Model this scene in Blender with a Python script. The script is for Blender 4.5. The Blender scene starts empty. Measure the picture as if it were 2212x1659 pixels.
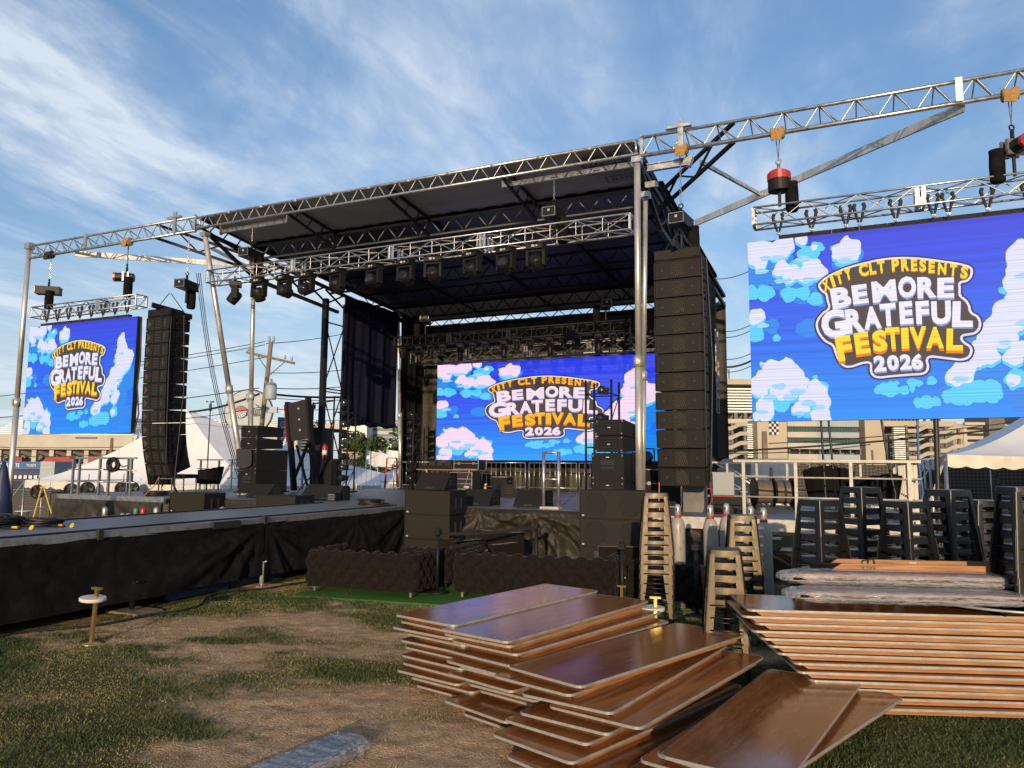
import bpy, bmesh, math, random
import numpy as np
from mathutils import Vector, Matrix, Euler
random.seed(7)
PI = math.pi
S = bpy.context.scene
COL = S.collection
# ---------------------------------------------------------------- camera
H = 2.04
FPX, WPX = 1615.0, 2212.0
_y, _p, _r = math.radians(24.6), math.radians(6.2), math.radians(0.45)
CF = Vector((-math.sin(_y)*math.cos(_p), math.cos(_y)*math.cos(_p), math.sin(_p)))
_R = Vector((math.cos(_y), math.sin(_y), 0)); _U = _R.cross(CF)
CR = _R*math.cos(_r)+_U*math.sin(_r); CU = _U*math.cos(_r)-_R*math.sin(_r)
cam = bpy.data.cameras.new('camera'); camo = bpy.data.objects.new('camera', cam); COL.objects.link(camo)
cam.sensor_width = 36; cam.lens = 36*FPX/WPX; cam.clip_start = .05; cam.clip_end = 4000
camo.matrix_world = Matrix(((CR.x, CU.x, -CF.x, 0), (CR.y, CU.y, -CF.y, 0), (CR.z, CU.z, -CF.z, H), (0, 0, 0, 1)))
S.camera = camo
def _ray(px, py): return CF+CR*((px-1106)/FPX)-CU*((py-829.5)/FPX)
def ZP(px, py, z): d = _ray(px, py); return Vector((0, 0, H))+d*((z-H)/d.z)     # survey points: sight line met with a height
def YP(px, py, y): d = _ray(px, py); return Vector((0, 0, H))+d*(y/d.y)         # ... with a depth plane
def XP(px, py, x): d = _ray(px, py); return Vector((0, 0, H))+d*(x/d.x)
_fh = Vector((CF.x, CF.y, 0)).normalized()
def DP(px, py, dist): d = _ray(px, py); return Vector((0, 0, H))+d*(dist/d.dot(_fh))   # ... with a far plane facing the field
# ---------------------------------------------------------------- light
SUN_AZ = Vector((.30, -.95, 0)).normalized(); SUN_EL = math.radians(9.5)
sd = SUN_AZ*math.cos(SUN_EL)+Vector((0, 0, math.sin(SUN_EL)))
sun = bpy.data.lights.new('sun', 'SUN'); suno = bpy.data.objects.new('sun', sun); COL.objects.link(suno)
sun.energy = 3.6; sun.angle = math.radians(.5); sun.color = (1.0, .74, .46)
suno.rotation_euler = (-sd).to_track_quat('-Z', 'Y').to_euler()
W = bpy.data.worlds.new('World'); S.world = W; W.use_nodes = True
nt = W.node_tree; nt.nodes.clear(); N = nt.nodes.new; L = nt.links.new
out = N('ShaderNodeOutputWorld'); bg = N('ShaderNodeBackground'); bg.inputs[1].default_value = .15
sky = N('ShaderNodeTexSky'); sky.sky_type = 'NISHITA'; sky.sun_disc = False
sky.sun_elevation = SUN_EL; sky.sun_rotation = math.atan2(SUN_AZ.x, SUN_AZ.y); sky.altitude = 200; sky.air_density = 1.0; sky.dust_density = .6; sky.ozone_density = 2.5
tc = N('ShaderNodeTexCoord'); sep = N('ShaderNodeSeparateXYZ'); L(tc.outputs['Generated'], sep.inputs[0])
zc = N('ShaderNodeMath'); zc.operation = 'MAXIMUM'; L(sep.outputs[2], zc.inputs[0]); zc.inputs[1].default_value = .03
zo = N('ShaderNodeMath'); zo.operation = 'ADD'; L(zc.outputs[0], zo.inputs[0]); zo.inputs[1].default_value = .12
dx = N('ShaderNodeMath'); dx.operation = 'DIVIDE'; L(sep.outputs[0], dx.inputs[0]); L(zo.outputs[0], dx.inputs[1])
dy = N('ShaderNodeMath'); dy.operation = 'DIVIDE'; L(sep.outputs[1], dy.inputs[0]); L(zo.outputs[0], dy.inputs[1])
cmb = N('ShaderNodeCombineXYZ'); L(dx.outputs[0], cmb.inputs[0]); L(dy.outputs[0], cmb.inputs[1])
def cloud(rot, scl, noise, detail, dist, lo, hi, off=0):
    mp = N('ShaderNodeMapping'); mp.inputs['Rotation'].default_value = (0, 0, rot); mp.inputs['Scale'].default_value = scl
    mp.inputs['Location'].default_value = (off, off*.37, 0)
    L(cmb.outputs[0], mp.inputs[0])
    n = N('ShaderNodeTexNoise'); n.inputs['Scale'].default_value = noise; n.inputs['Detail'].default_value = detail
    n.inputs['Roughness'].default_value = .60; n.inputs['Distortion'].default_value = dist
    L(mp.outputs[0], n.inputs['Vector'])
    m = N('ShaderNodeMapRange'); m.interpolation_type = 'SMOOTHSTEP'; L(n.outputs[0], m.inputs[0]); m.inputs[1].default_value = lo; m.inputs[2].default_value = hi
    return m.outputs[0]
def mth(op, a, b):
    m = N('ShaderNodeMath'); m.operation = op
    for i, v in enumerate((a, b)):
        if isinstance(v, (int, float)): m.inputs[i].default_value = v
        else: L(v, m.inputs[i])
    return m.outputs[0]
c1 = cloud(.45, (1.0, .62, 1), 1.5, 12, .4, .41, .66, 3.1)          # broken banks
c2 = cloud(.85, (1.0, .30, 1), 3.2, 12, 1.0, .38, .70, 9.4)         # streaky wisps
c3 = cloud(.2, (.8, .8, 1), .9, 4, .3, .30, .56, 1.7)              # where the banks lie
c4 = cloud(.6, (1.0, .5, 1), 7.5, 8, .4, .32, .70, 5.2)            # fine break-up
bank = mth('MULTIPLY', mth('MULTIPLY', c1, mth('ADD', mth('MULTIPLY', c3, .6), .40)), mth('ADD', mth('MULTIPLY', c4, .5), .55))
den = mth('ADD', mth('MULTIPLY', bank, .95), mth('MULTIPLY', mth('MULTIPLY', c2, mth('ADD', c4, .35)), .30))
hz = N('ShaderNodeMapRange'); hz.interpolation_type = 'SMOOTHSTEP'; L(sep.outputs[2], hz.inputs[0]); hz.inputs[1].default_value = .36; hz.inputs[2].default_value = .0; hz.inputs[3].default_value = 0; hz.inputs[4].default_value = .42
rx = N('ShaderNodeMapRange'); L(sep.outputs[0], rx.inputs[0]); rx.inputs[1].default_value = -.80; rx.inputs[2].default_value = .30; rx.inputs[3].default_value = 1.15; rx.inputs[4].default_value = .5
den = mth('MULTIPLY', den, rx.outputs[0])
den = mth('MINIMUM', mth('ADD', den, hz.outputs[0]), .9)
SKYGAIN = 1.0
cm = N('ShaderNodeMixRGB'); L(den, cm.inputs[0]); 
tint = N('ShaderNodeMixRGB'); tint.blend_type = 'MULTIPLY'; tint.inputs[0].default_value = 1; L(sky.outputs[0], tint.inputs[1])
tr = N('ShaderNodeValToRGB'); L(sep.outputs[2], tr.inputs[0]); te = tr.color_ramp.elements; te[0].position = 0; te[0].color = (.55, .57, .62, 1); te[1].position = .55; te[1].color = (1.08, 1.06, 1.08, 1); L(tr.outputs[0], tint.inputs[2])
L(tint.outputs[0], cm.inputs[1]); cm.inputs[2].default_value = (3.5, 3.9, 4.4, 1)
L(cm.outputs[0], bg.inputs[0]); L(bg.outputs[0], out.inputs[0])
S.view_settings.view_transform = 'Standard'; S.view_settings.look = 'None'; S.view_settings.gamma = 1; S.view_settings.exposure = .48
S.cycles.max_bounces = 6; S.cycles.transparent_max_bounces = 12
try: S.cycles.use_denoising = True
except Exception: pass
# ---------------------------------------------------------------- materials
ALB = {'stage_deck_ply': 1.0, 'artificial_turf': .9, 'grey_canopy_vinyl': 1.0, 'brown_laminate': 1.0, 'aluminium': .9, 'galvanised_steel': .9, 'cream_stucco': .66, 'pale_concrete': .66, 'white_tent_vinyl': .9, 'white_paint': 1.0}
def mat(name, col, rough=.6, metal=0., var=.0, scale=8., bump=0., bscale=60., coat=0., stretch=None, col2=None, lo=.35, hi=.65, rvar=0., sheen=0., emit=None, spec=.5, coords='Object'):
    k = ALB.get(name, .76); col = tuple(c*k for c in col); col2 = col2 and tuple(c*k for c in col2)
    m = bpy.data.materials.new(name); m.use_nodes = True; t = m.node_tree; b = t.nodes['Principled BSDF']
    b.inputs['Base Color'].default_value = (*col, 1); b.inputs['Roughness'].default_value = rough; b.inputs['Metallic'].default_value = metal
    b.inputs['Specular IOR Level'].default_value = spec
    if coat: b.inputs['Coat Weight'].default_value = coat; b.inputs['Coat Roughness'].default_value = .12
    if sheen: b.inputs['Sheen Weight'].default_value = sheen; b.inputs['Sheen Roughness'].default_value = .4
    if emit: b.inputs['Emission Color'].default_value = (*emit[:3], 1); b.inputs['Emission Strength'].default_value = emit[3]
    vec = None
    if var or col2 or bump or rvar:
        c = t.nodes.new('ShaderNodeTexCoord'); vec = c.outputs[coords]
        if stretch:
            mp = t.nodes.new('ShaderNodeMapping'); mp.inputs['Scale'].default_value = stretch; t.links.new(vec, mp.inputs[0]); vec = mp.outputs[0]
    if var or col2 or rvar:
        n = t.nodes.new('ShaderNodeTexNoise'); n.inputs['Scale'].default_value = scale; n.inputs['Detail'].default_value = 6; n.inputs['Roughness'].default_value = .6
        t.links.new(vec, n.inputs['Vector'])
        if var or col2:
            r = t.nodes.new('ShaderNodeValToRGB'); r.color_ramp.elements[0].position = lo; r.color_ramp.elements[1].position = hi
            a = tuple(max(0, x*(1-var)) for x in col); bb = col2 if col2 else tuple(min(1, x*(1+var)) for x in col)
            r.color_ramp.elements[0].color = (*a, 1); r.color_ramp.elements[1].color = (*bb, 1)
            t.links.new(n.outputs[0], r.inputs[0]); t.links.new(r.outputs[0], b.inputs['Base Color'])
        if rvar:
            q = t.nodes.new('ShaderNodeMapRange'); q.inputs[1].default_value = .3; q.inputs[2].default_value = .7; q.inputs[3].default_value = max(.03, rough-rvar); q.inputs[4].default_value = min(1, rough+rvar)
            t.links.new(n.outputs[0], q.inputs[0]); t.links.new(q.outputs[0], b.inputs['Roughness'])
    if bump:
        n2 = t.nodes.new('ShaderNodeTexNoise'); n2.inputs['Scale'].default_value = bscale; n2.inputs['Detail'].default_value = 4
        t.links.new(vec, n2.inputs['Vector'])
        bp = t.nodes.new('ShaderNodeBump'); bp.inputs['Strength'].default_value = bump; bp.inputs['Distance'].default_value = .02
        t.links.new(n2.outputs[0], bp.inputs['Height']); t.links.new(bp.outputs[0], b.inputs['Normal'])
    return m
M = {}
M['alu'] = mat('aluminium', (.46, .46, .455), .36, .85, .16, 9, rvar=.1)
M['alu_dark'] = mat('dull_aluminium', (.33, .33, .33), .45, .7, .2, 12)
M['galv'] = mat('galvanised_steel', (.55, .54, .51), .42, .6, .22, 5, rvar=.12, stretch=(1, 1, .25))
M['whitesteel'] = mat('pale_painted_steel', (.50, .47, .42), .5, .2, .15, 10)
M['black'] = mat('black_paint', (.013, .013, .014), .5, 0, .25, 14, spec=.25)
M['blackmat'] = mat('matt_black', (.013, .013, .014), .75, 0, .2, 20)
M['plastic'] = mat('black_plastic', (.012, .012, .013), .5, 0, .2, 20, spec=.22)
M['cab'] = mat('speaker_cabinet_paint', (.013, .013, .014), .65, 0, .25, 30, bump=.15, bscale=300, spec=.2)
M['grille'] = mat('speaker_grille', (.024, .020, .0155), .65, 0, .3, 140, bump=.3, bscale=400, spec=.2)
M['grille_dark'] = mat('dark_speaker_grille', (.016, .016, .016), .65, 0, .25, 140, bump=.3, bscale=400, spec=.2)
M['horn'] = mat('horn_plastic', (.065, .057, .046), .6, 0, .2, 40, spec=.2)
M['rubber'] = mat('rubber', (.014, .014, .014), .7, spec=.2)
M['cable'] = mat('cable_rubber', (.012, .012, .012), .5)
M['cloth'] = mat('black_cloth', (.0125, .0125, .013), .95, 0, .35, 5, bump=.35, bscale=9, spec=.05)
M['tarp'] = mat('black_vinyl', (.036, .032, .026), .55, 0, .3, 6, bump=.25, bscale=25, spec=.25)
M['navy'] = mat('navy_drape', (.008, .010, .028), .85, 0, .3, 8, spec=.15)
M['drape'] = mat('black_drape', (.006, .006, .007), .85, 0, .3, 8, spec=.2)
M['canopy'] = mat('grey_canopy_vinyl', (.40, .385, .36), .5, 0, .1, 2, bump=.1, bscale=8)
M['roofdark'] = mat('dark_roof_vinyl', (.012, .018, .05), .5, 0, .3, 4)
M['deck'] = mat('stage_deck_ply', (.12, .122, .13), .5, 0, .22, 5, rvar=.14, bump=.06, bscale=60, coords='Object')
M['velvet'] = mat('dark_velvet', (.0135, .0102, .009), .9, 0, .25, 18, bump=.12, bscale=250, sheen=.06, spec=.1)
M['velvet_blk'] = mat('black_velvet', (.009, .009, .010), .9, 0, .2, 18, sheen=.05, spec=.1)
M['turf'] = mat('artificial_turf', (.055, .17, .028), .85, 0, .5, 160, bump=.9, bscale=260, spec=.2)
M['gold'] = mat('brass', (.80, .56, .22), .28, .9, .12, 12)
M['chrome'] = mat('chrome', (.62, .6, .56), .15, 1)
M['gun'] = mat('gunmetal', (.048, .040, .028), .40, .75, .4, 14, rvar=.1, spec=.3)
M['stoolblk'] = mat('black_stool_paint', (.011, .011, .012), .34, 0, .25, 18, rvar=.04, spec=.30)
M['wood'] = mat('ply_rail', (.37, .168, .066), .5, 0, .38, 7, stretch=(6, .35, 6), bump=.1, bscale=40)
M['woodx'] = mat('ply_board', (.37, .168, .066), .5, 0, .38, 7, stretch=(.35, 6, 6), bump=.1, bscale=40)
M['edge'] = mat('aluminium_edge', (.42, .41, .38), .45, .35, .16, 9, lo=.35, hi=.6)
M['white'] = mat('white_paint', (.72, .72, .70), .45, 0, .1, 3)
M['tent'] = mat('white_tent_vinyl', (.74, .745, .76), .5, 0, .06, 1.5)
M['tentvalance'] = mat('tent_valance', (.72, .68, .60), .6, 0, .12, 4)
M['cyl'] = mat('cylinder_paint', (.36, .345, .32), .42, .1, .0, 16, col2=(.20, .13, .08), lo=.56, hi=.74, stretch=(1, 1, .4))
M['cylcap'] = mat('cylinder_cap', (.45, .45, .43), .35, .5, .15, 20)
M['red'] = mat('red_paint', (.42, .025, .02), .4, 0, .2, 12)
M['green'] = mat('green_paint', (.05, .16, .08), .45, 0, .2, 12)
M['yellow'] = mat('yellow_fibreglass', (.75, .50, .05), .5, 0, .15, 12)
M['orange'] = mat('orange_plastic', (.75, .22, .03), .5)
M['burlap'] = mat('burlap', (.42, .24, .08), .9, 0, .35, 30, bump=.5, bscale=120)
M['blue'] = mat('blue_paint', (.03, .12, .32), .5, 0, .12, 5)
M['navyp'] = mat('navy_panel', (.02, .035, .11), .5, 0, .1, 5)
M['cream'] = mat('cream_stucco', (.58, .51, .40), .8, 0, .08, .15)
M['cream2'] = mat('pale_concrete', (.62, .58, .50), .8, 0, .1, .2)
M['greystl'] = mat('grey_steelwork', (.17, .165, .16), .6, .2, .2, 3)
M['darkgap'] = mat('dark_interior', (.025, .024, .023), .8)
M['glass'] = mat('dark_tinted_glass', (.05, .10, .10), .12, 0, .2, .5)
M['glass2'] = mat('blue_tinted_glass', (.05, .10, .15), .12, 0, .2, .5)
M['clad'] = mat('blue_grey_cladding', (.36, .43, .47), .5, 0, .08, .5)
M['pole'] = mat('weathered_timber', (.22, .17, .11), .85, 0, .3, 6, stretch=(1, 1, .1))
M['fence'] = mat('privacy_mesh', (.05, .045, .038), .9, 0, .35, 3)
M['leaf'] = mat('leaves', (.05, .085, .022), .7, 0, .45, 1.2, spec=.3)
M['bark'] = mat('bark', (.12, .09, .06), .9, 0, .3, 8)
M['lens'] = mat('lamp_lens', (.02, .022, .025), .1, 0)
M['display'] = mat('label_plate', (.45, .45, .45), .5)
M['signwhite'] = mat('sign_white', (.75, .75, .75), .5)
M['dlogo'] = mat('dark_logo_ink', (.02, .024, .05), .5)
M['concrete'] = mat('concrete', (.36, .34, .30), .85, 0, .15, .5)
M['asph'] = mat('asphalt', (.06, .06, .06), .9, 0, .2, .6)
M['burg'] = mat('dark_red_panel', (.36, .03, .04), .6, 0, .15, .5)
M['palblue'] = mat('blue_pallet_paint', (.02, .06, .12), .7, 0, .3, 8)
M['velor'] = mat('grey_blanket', (.03, .033, .042), .9, 0, .25, 40)
M['copperspool'] = mat('wound_cable', (.16, .13, .10), .5, .2, .4, 60, stretch=(1, 1, 1))
# laminate with fine cross scratches
def laminate():
    m = mat('brown_laminate', (.255, .092, .028), .15, 0, .22, 3.0, stretch=(5, .5, 1), rvar=.05, bump=.03, bscale=40, spec=.62)
    # worn specks and fine scratches in the varnish
    t = m.node_tree; b = t.nodes['Principled BSDF']; base = b.inputs['Base Color'].links[0].from_socket; c = t.nodes['Texture Coordinate'].outputs['Object']
    oi = t.nodes.new('ShaderNodeObjectInfo')
    def worn(scale, st, lo, hi):
        mp = t.nodes.new('ShaderNodeMapping'); mp.inputs['Scale'].default_value = st; t.links.new(c, mp.inputs[0]); t.links.new(oi.outputs['Random'], mp.inputs['Rotation']); sh = t.nodes.new('ShaderNodeVectorMath'); sh.operation = 'SCALE'; sh.inputs[0].default_value = (37, 11, 5); t.links.new(oi.outputs['Random'], sh.inputs['Scale']); t.links.new(sh.outputs[0], mp.inputs['Location'])
        n = t.nodes.new('ShaderNodeTexNoise'); n.inputs['Scale'].default_value = scale; n.inputs['Detail'].default_value = 5; t.links.new(mp.outputs[0], n.inputs['Vector']); q = t.nodes.new('ShaderNodeMapRange'); q.inputs[1].default_value = lo; q.inputs[2].default_value = hi; t.links.new(n.outputs[0], q.inputs[0]); return q.outputs[0]
    mx = t.nodes.new('ShaderNodeMixRGB'); t.links.new(base, mx.inputs[1]); mx.inputs[2].default_value = (.42, .30, .20, 1); t.links.new(worn(9, (14, 1.2, 1), .66, .76), mx.inputs[0])
    m2 = t.nodes.new('ShaderNodeMixRGB'); t.links.new(mx.outputs[0], m2.inputs[1]); m2.inputs[2].default_value = (.07, .025, .012, 1); dk = t.nodes.new('ShaderNodeMath'); dk.operation = 'MULTIPLY'; dk.inputs[1].default_value = .6; t.links.new(worn(1.7, (1.4, .8, 1), .50, .74), dk.inputs[0]); t.links.new(dk.outputs[0], m2.inputs[0])
    hs = t.nodes.new('ShaderNodeHueSaturation'); vv = t.nodes.new('ShaderNodeMapRange'); vv.inputs[3].default_value = .72; vv.inputs[4].default_value = 1.12; t.links.new(oi.outputs['Random'], vv.inputs[0]); t.links.new(vv.outputs[0], hs.inputs['Value']); t.links.new(m2.outputs[0], hs.inputs['Color']); t.links.new(hs.outputs[0], b.inputs['Base Color'])
    return m
M['lam'] = laminate()
def plastic_wrap():
    m = bpy.data.materials.new('stretch_wrap'); m.use_nodes = True; t = m.node_tree; b = t.nodes['Principled BSDF']
    b.inputs['Base Color'].default_value = (.42, .46, .53, 1); b.inputs['Roughness'].default_value = .10; b.inputs['Specular IOR Level'].default_value = .9
    c = t.nodes.new('ShaderNodeTexCoord'); mp = t.nodes.new('ShaderNodeMapping'); mp.inputs['Scale'].default_value = (2.2, 26, 26); t.links.new(c.outputs['Object'], mp.inputs[0])
    n = t.nodes.new('ShaderNodeTexNoise'); n.inputs['Scale'].default_value = 2.4; n.inputs['Detail'].default_value = 6; n.inputs['Distortion'].default_value = 1.6; t.links.new(mp.outputs[0], n.inputs['Vector'])
    q = t.nodes.new('ShaderNodeMapRange'); q.inputs[1].default_value = .36; q.inputs[2].default_value = .66; q.inputs[3].default_value = .10; q.inputs[4].default_value = .60; t.links.new(n.outputs[0], q.inputs[0]); t.links.new(q.outputs[0], b.inputs['Alpha'])
    bp = t.nodes.new('ShaderNodeBump'); bp.inputs['Strength'].default_value = .22; bp.inputs['Distance'].default_value = .02; t.links.new(n.outputs[0], bp.inputs['Height']); t.links.new(bp.outputs[0], b.inputs['Normal'])
    return m
M['wrap'] = plastic_wrap()
# ---------------------------------------------------------------- mesh helper
class MB:
    def __init__(s): s.v = []; s.f = []; s.sm = []; s.mi = []; s.k = 0
    def add(s, vs, fs, smooth=False):
        o = len(s.v); s.v += [tuple(v) for v in vs]
        for f in fs: s.f.append(tuple(i+o for i in f)); s.sm.append(smooth); s.mi.append(s.k)
        return s
    def box(s, c, d, rot=None):
        c = Vector(c); h = Vector(d)/2; m = rot.to_3x3() if isinstance(rot, Matrix) else (Euler(rot).to_matrix() if rot else Matrix.Identity(3))
        vs = [c+m@Vector((x*h.x, y*h.y, z*h.z)) for x in (-1, 1) for y in (-1, 1) for z in (-1, 1)]
        return s.add(vs, [(0, 1, 3, 2), (4, 6, 7, 5), (0, 4, 5, 1), (2, 3, 7, 6), (0, 2, 6, 4), (1, 5, 7, 3)])
    def bx(s, x0, x1, y0, y1, z0, z1): return s.box(((x0+x1)/2, (y0+y1)/2, (z0+z1)/2), (x1-x0, y1-y0, z1-z0))
    def frame(s, p, q):
        p, q = Vector(p), Vector(q); d = (q-p).normalized()
        u = d.cross(Vector((0, 0, 1)))
        if u.length < 1e-4: u = Vector((1, 0, 0))
        u.normalize(); return p, q, u, u.cross(d).normalized()
    def bar(s, p, q, w, h=None):
        h = h or w; p, q, u, n = s.frame(p, q)
        vs = [b+u*(a*w/2)+n*(c*h/2) for b in (p, q) for a, c in ((-1, -1), (1, -1), (1, 1), (-1, 1))]
        return s.add(vs, [(3, 2, 1, 0), (4, 5, 6, 7)]+[(i, (i+1) % 4, 4+(i+1) % 4, 4+i) for i in range(4)])
    def tube(s, p, q, r, n=8, r2=None, cap=True):
        p, q, u, w = s.frame(p, q); r2 = r if r2 is None else r2
        vs = [b+(u*math.cos(2*PI*i/n)+w*math.sin(2*PI*i/n))*rr for b, rr in ((p, r), (q, r2)) for i in range(n)]
        s.add(vs, [(i, (i+1) % n, n+(i+1) % n, n+i) for i in range(n)], True)
        if cap:
            o = len(s.v)-2*n; s.f += [tuple(o+n-1-i for i in range(n)), tuple(o+n+i for i in range(n))]; s.sm += [False]*2; s.mi += [s.k]*2
        return s
    def path(s, pts, r, n=6):
        pts = [Vector(p) for p in pts]; vs = []; m = len(pts); u = None
        for i, p in enumerate(pts):
            d = (pts[min(i+1, m-1)]-pts[max(i-1, 0)]).normalized()
            if u is None:
                u = d.cross(Vector((0, 0, 1)))
                if u.length < 1e-3: u = d.cross(Vector((0, 1, 0)))
            u = (u-d*u.dot(d)).normalized(); w = d.cross(u)
            rr = r[i] if isinstance(r, (list, tuple)) else r
            vs += [p+(u*math.cos(2*PI*k/n)+w*math.sin(2*PI*k/n))*rr for k in range(n)]
        fs = [(i*n+k, i*n+(k+1) % n, (i+1)*n+(k+1) % n, (i+1)*n+k) for i in range(m-1) for k in range(n)]
        s.add(vs, fs, True); return s.add(vs[:n], [tuple(range(n))[::-1]]).add(vs[-n:], [tuple(range(n))])
    def lathe(s, prof, c=(0, 0, 0), n=16, m=None):
        c = Vector(c); vs = []
        for r, z in prof:
            for k in range(n):
                v = Vector((r*math.cos(2*PI*k/n), r*math.sin(2*PI*k/n), z)); vs.append(c+(m@v if m else v))
        k_ = len(prof)
        s.add(vs, [(i*n+k, i*n+(k+1) % n, (i+1)*n+(k+1) % n, (i+1)*n+k) for i in range(k_-1) for k in range(n)], True)
        o = len(s.v)-k_*n
        s.f += [tuple(o+n-1-i for i in range(n)), tuple(o+(k_-1)*n+i for i in range(n))]; s.sm += [False]*2; s.mi += [s.k]*2
        return s
    def prism(s, poly, a, b, fn):                      # fn(u, v, w) -> point; polygon in u,v swept w = a..b
        n = len(poly); vs = [fn(u, v, a) for u, v in poly]+[fn(u, v, b) for u, v in poly]
        return s.add(vs, [tuple(range(n))[::-1], tuple(range(n, 2*n))]+[(i, (i+1) % n, n+(i+1) % n, n+i) for i in range(n)])
    def grid(s, nu, nv, fn, smooth=True):
        vs = [fn(i/(nu-1), j/(nv-1)) for i in range(nu) for j in range(nv)]
        return s.add(vs, [(i*nv+j, (i+1)*nv+j, (i+1)*nv+j+1, i*nv+j+1) for i in range(nu-1) for j in range(nv-1)], smooth)
    def ball(s, c, r, n=12, m=8, mtx=None):
        c = Vector(c); r = Vector(r) if hasattr(r, '__len__') else Vector((r, r, r)); vs = []
        for j in range(m+1):
            t = PI*j/m
            for k in range(n):
                v = Vector((r.x*math.sin(t)*math.cos(2*PI*k/n), r.y*math.sin(t)*math.sin(2*PI*k/n), r.z*math.cos(t)))
                vs.append(c+(mtx@v if mtx else v))
        return s.add(vs, [(j*n+k, (j+1)*n+k, (j+1)*n+(k+1) % n, j*n+(k+1) % n) for j in range(m) for k in range(n)], True)
    def torus(s, c, R, r, m=None, n=24, k=6):
        c = Vector(c); vs = []
        for i in range(n):
            a = 2*PI*i/n
            for j in range(k):
                b = 2*PI*j/k; v = Vector(((R+r*math.cos(b))*math.cos(a), (R+r*math.cos(b))*math.sin(a), r*math.sin(b))); vs.append(c+(m@v if m else v))
        return s.add(vs, [(i*k+j, ((i+1) % n)*k+j, ((i+1) % n)*k+(j+1) % k, i*k+(j+1) % k) for i in range(n) for j in range(k)], True)
    def mesh(s, name):
        me = bpy.data.meshes.new(name); me.from_pydata(s.v, [], s.f); me.polygons.foreach_set('use_smooth', s.sm)
        if max(s.mi, default=0): me.polygons.foreach_set('material_index', s.mi)
        me.update(); return me
    def build(s, name, m, parent=None, label=None):
        me = s.mesh(name)
        for q in (m if isinstance(m, (list, tuple)) else [m]): me.materials.append(M[q] if isinstance(q, str) else q)
        bm = bmesh.new(); bm.from_mesh(me); bmesh.ops.recalc_face_normals(bm, faces=bm.faces); bm.to_mesh(me); bm.free()
        o = bpy.data.objects.new(name, me); COL.objects.link(o)
        if parent: o.parent = parent
        if label: o['label'] = label
        return o
def tag(o, label, cat, group=None):
    o['label'] = label; o['category'] = cat
    if group: o['group'] = group
    return o
def thing(name, label, cat, loc=(0, 0, 0), rz=0, group=None):
    o = bpy.data.objects.new(name, None); COL.objects.link(o); o.empty_display_size = .1
    o.location = loc; o.rotation_euler = (0, 0, rz); return tag(o, label, cat, group)
def struct(o): o['kind'] = 'structure'; return o
KIDS = {}
def copy_tree(o, parent=None):
    c = o.copy(); COL.objects.link(c)
    if parent: c.parent = parent
    for ch in o.children: copy_tree(ch, c)
    return c
class Repeat:                                           # first call hands out the built thing, later calls copies of it
    def __init__(s, root): s.root = root; s.used = False
    def __call__(s, loc, rz=0, label=None, group=None, scale=None, rot=None):
        o = copy_tree(s.root) if s.used else s.root
        s.used = True
        o.location = loc; o.rotation_euler = rot if rot else (0, 0, rz)
        if label: o['label'] = label
        if group: o['group'] = group
        if scale: o.scale = scale
        return o
ORD = ['first', 'second', 'third', 'fourth', 'fifth', 'sixth', 'seventh', 'eighth', 'ninth', 'tenth', 'eleventh', 'twelfth', 'thirteenth', 'fourteenth', 'fifteenth', 'sixteenth', 'seventeenth']
def box_truss(mb, p, q, w, h, pitch, rc=.025, rb=.012, zig=True, plates=()):
    p, q = Vector(p), Vector(q); d = q-p; Ln = d.length; d.normalize(); up = Vector((0, 0, 1)); sd_ = d.cross(up).normalized()
    up = sd_.cross(d).normalized(); c = [(-w/2, -h/2), (w/2, -h/2), (w/2, h/2), (-w/2, h/2)]
    pt = lambda t, k: p+d*t+sd_*c[k][0]+up*c[k][1]
    for k in range(4): mb.tube(pt(0, k), pt(Ln, k), rc, 8)
    n = max(2, round(Ln/pitch)); st = Ln/n
    for f in range(4):
        a, b = f, (f+1) % 4
        for i in range(n):
            if (i+f) % 2: a, b = (f+1) % 4, f
            else: a, b = f, (f+1) % 4
            mb.tube(pt(i*st, a), pt((i+1)*st, b), rb, 6, cap=False)
            if not zig: mb.tube(pt(i*st, a), pt(i*st, b), rb, 6, cap=False)
        for t in (0.02, Ln-.02): mb.tube(pt(t, f), pt(t, (f+1) % 4), rb*1.3, 6, cap=False)
    for t in plates:
        for dt in (-.05, .05):
            for k in (0, 2):
                mb.bar(pt(t+dt, k), pt(t+dt, (k+1) % 4), .05, .012)
            for k in (1, 3):
                mb.bar(pt(t+dt, k), pt(t+dt, (k+1) % 4), .07, .014)
    return mb
_tx = {}
def text_mesh(txt, offset=0., extrude=0., res=3):
    k = (txt, offset, extrude)
    if k in _tx: return _tx[k]
    cu = bpy.data.curves.new('lettering', 'FONT'); cu.body = txt; cu.align_x = 'CENTER'; cu.align_y = 'CENTER'; cu.offset = offset; cu.extrude = extrude; cu.resolution_u = res
    o = bpy.data.objects.new('lettering', cu); COL.objects.link(o); bpy.context.view_layer.update()
    me = bpy.data.meshes.new_from_object(o.evaluated_get(bpy.context.evaluated_depsgraph_get()))
    COL.objects.unlink(o); bpy.data.objects.remove(o)
    v = [tuple(x.co) for x in me.vertices]; f = [tuple(p.vertices) for p in me.polygons]
    _tx[k] = (v, f); return _tx[k]
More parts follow.
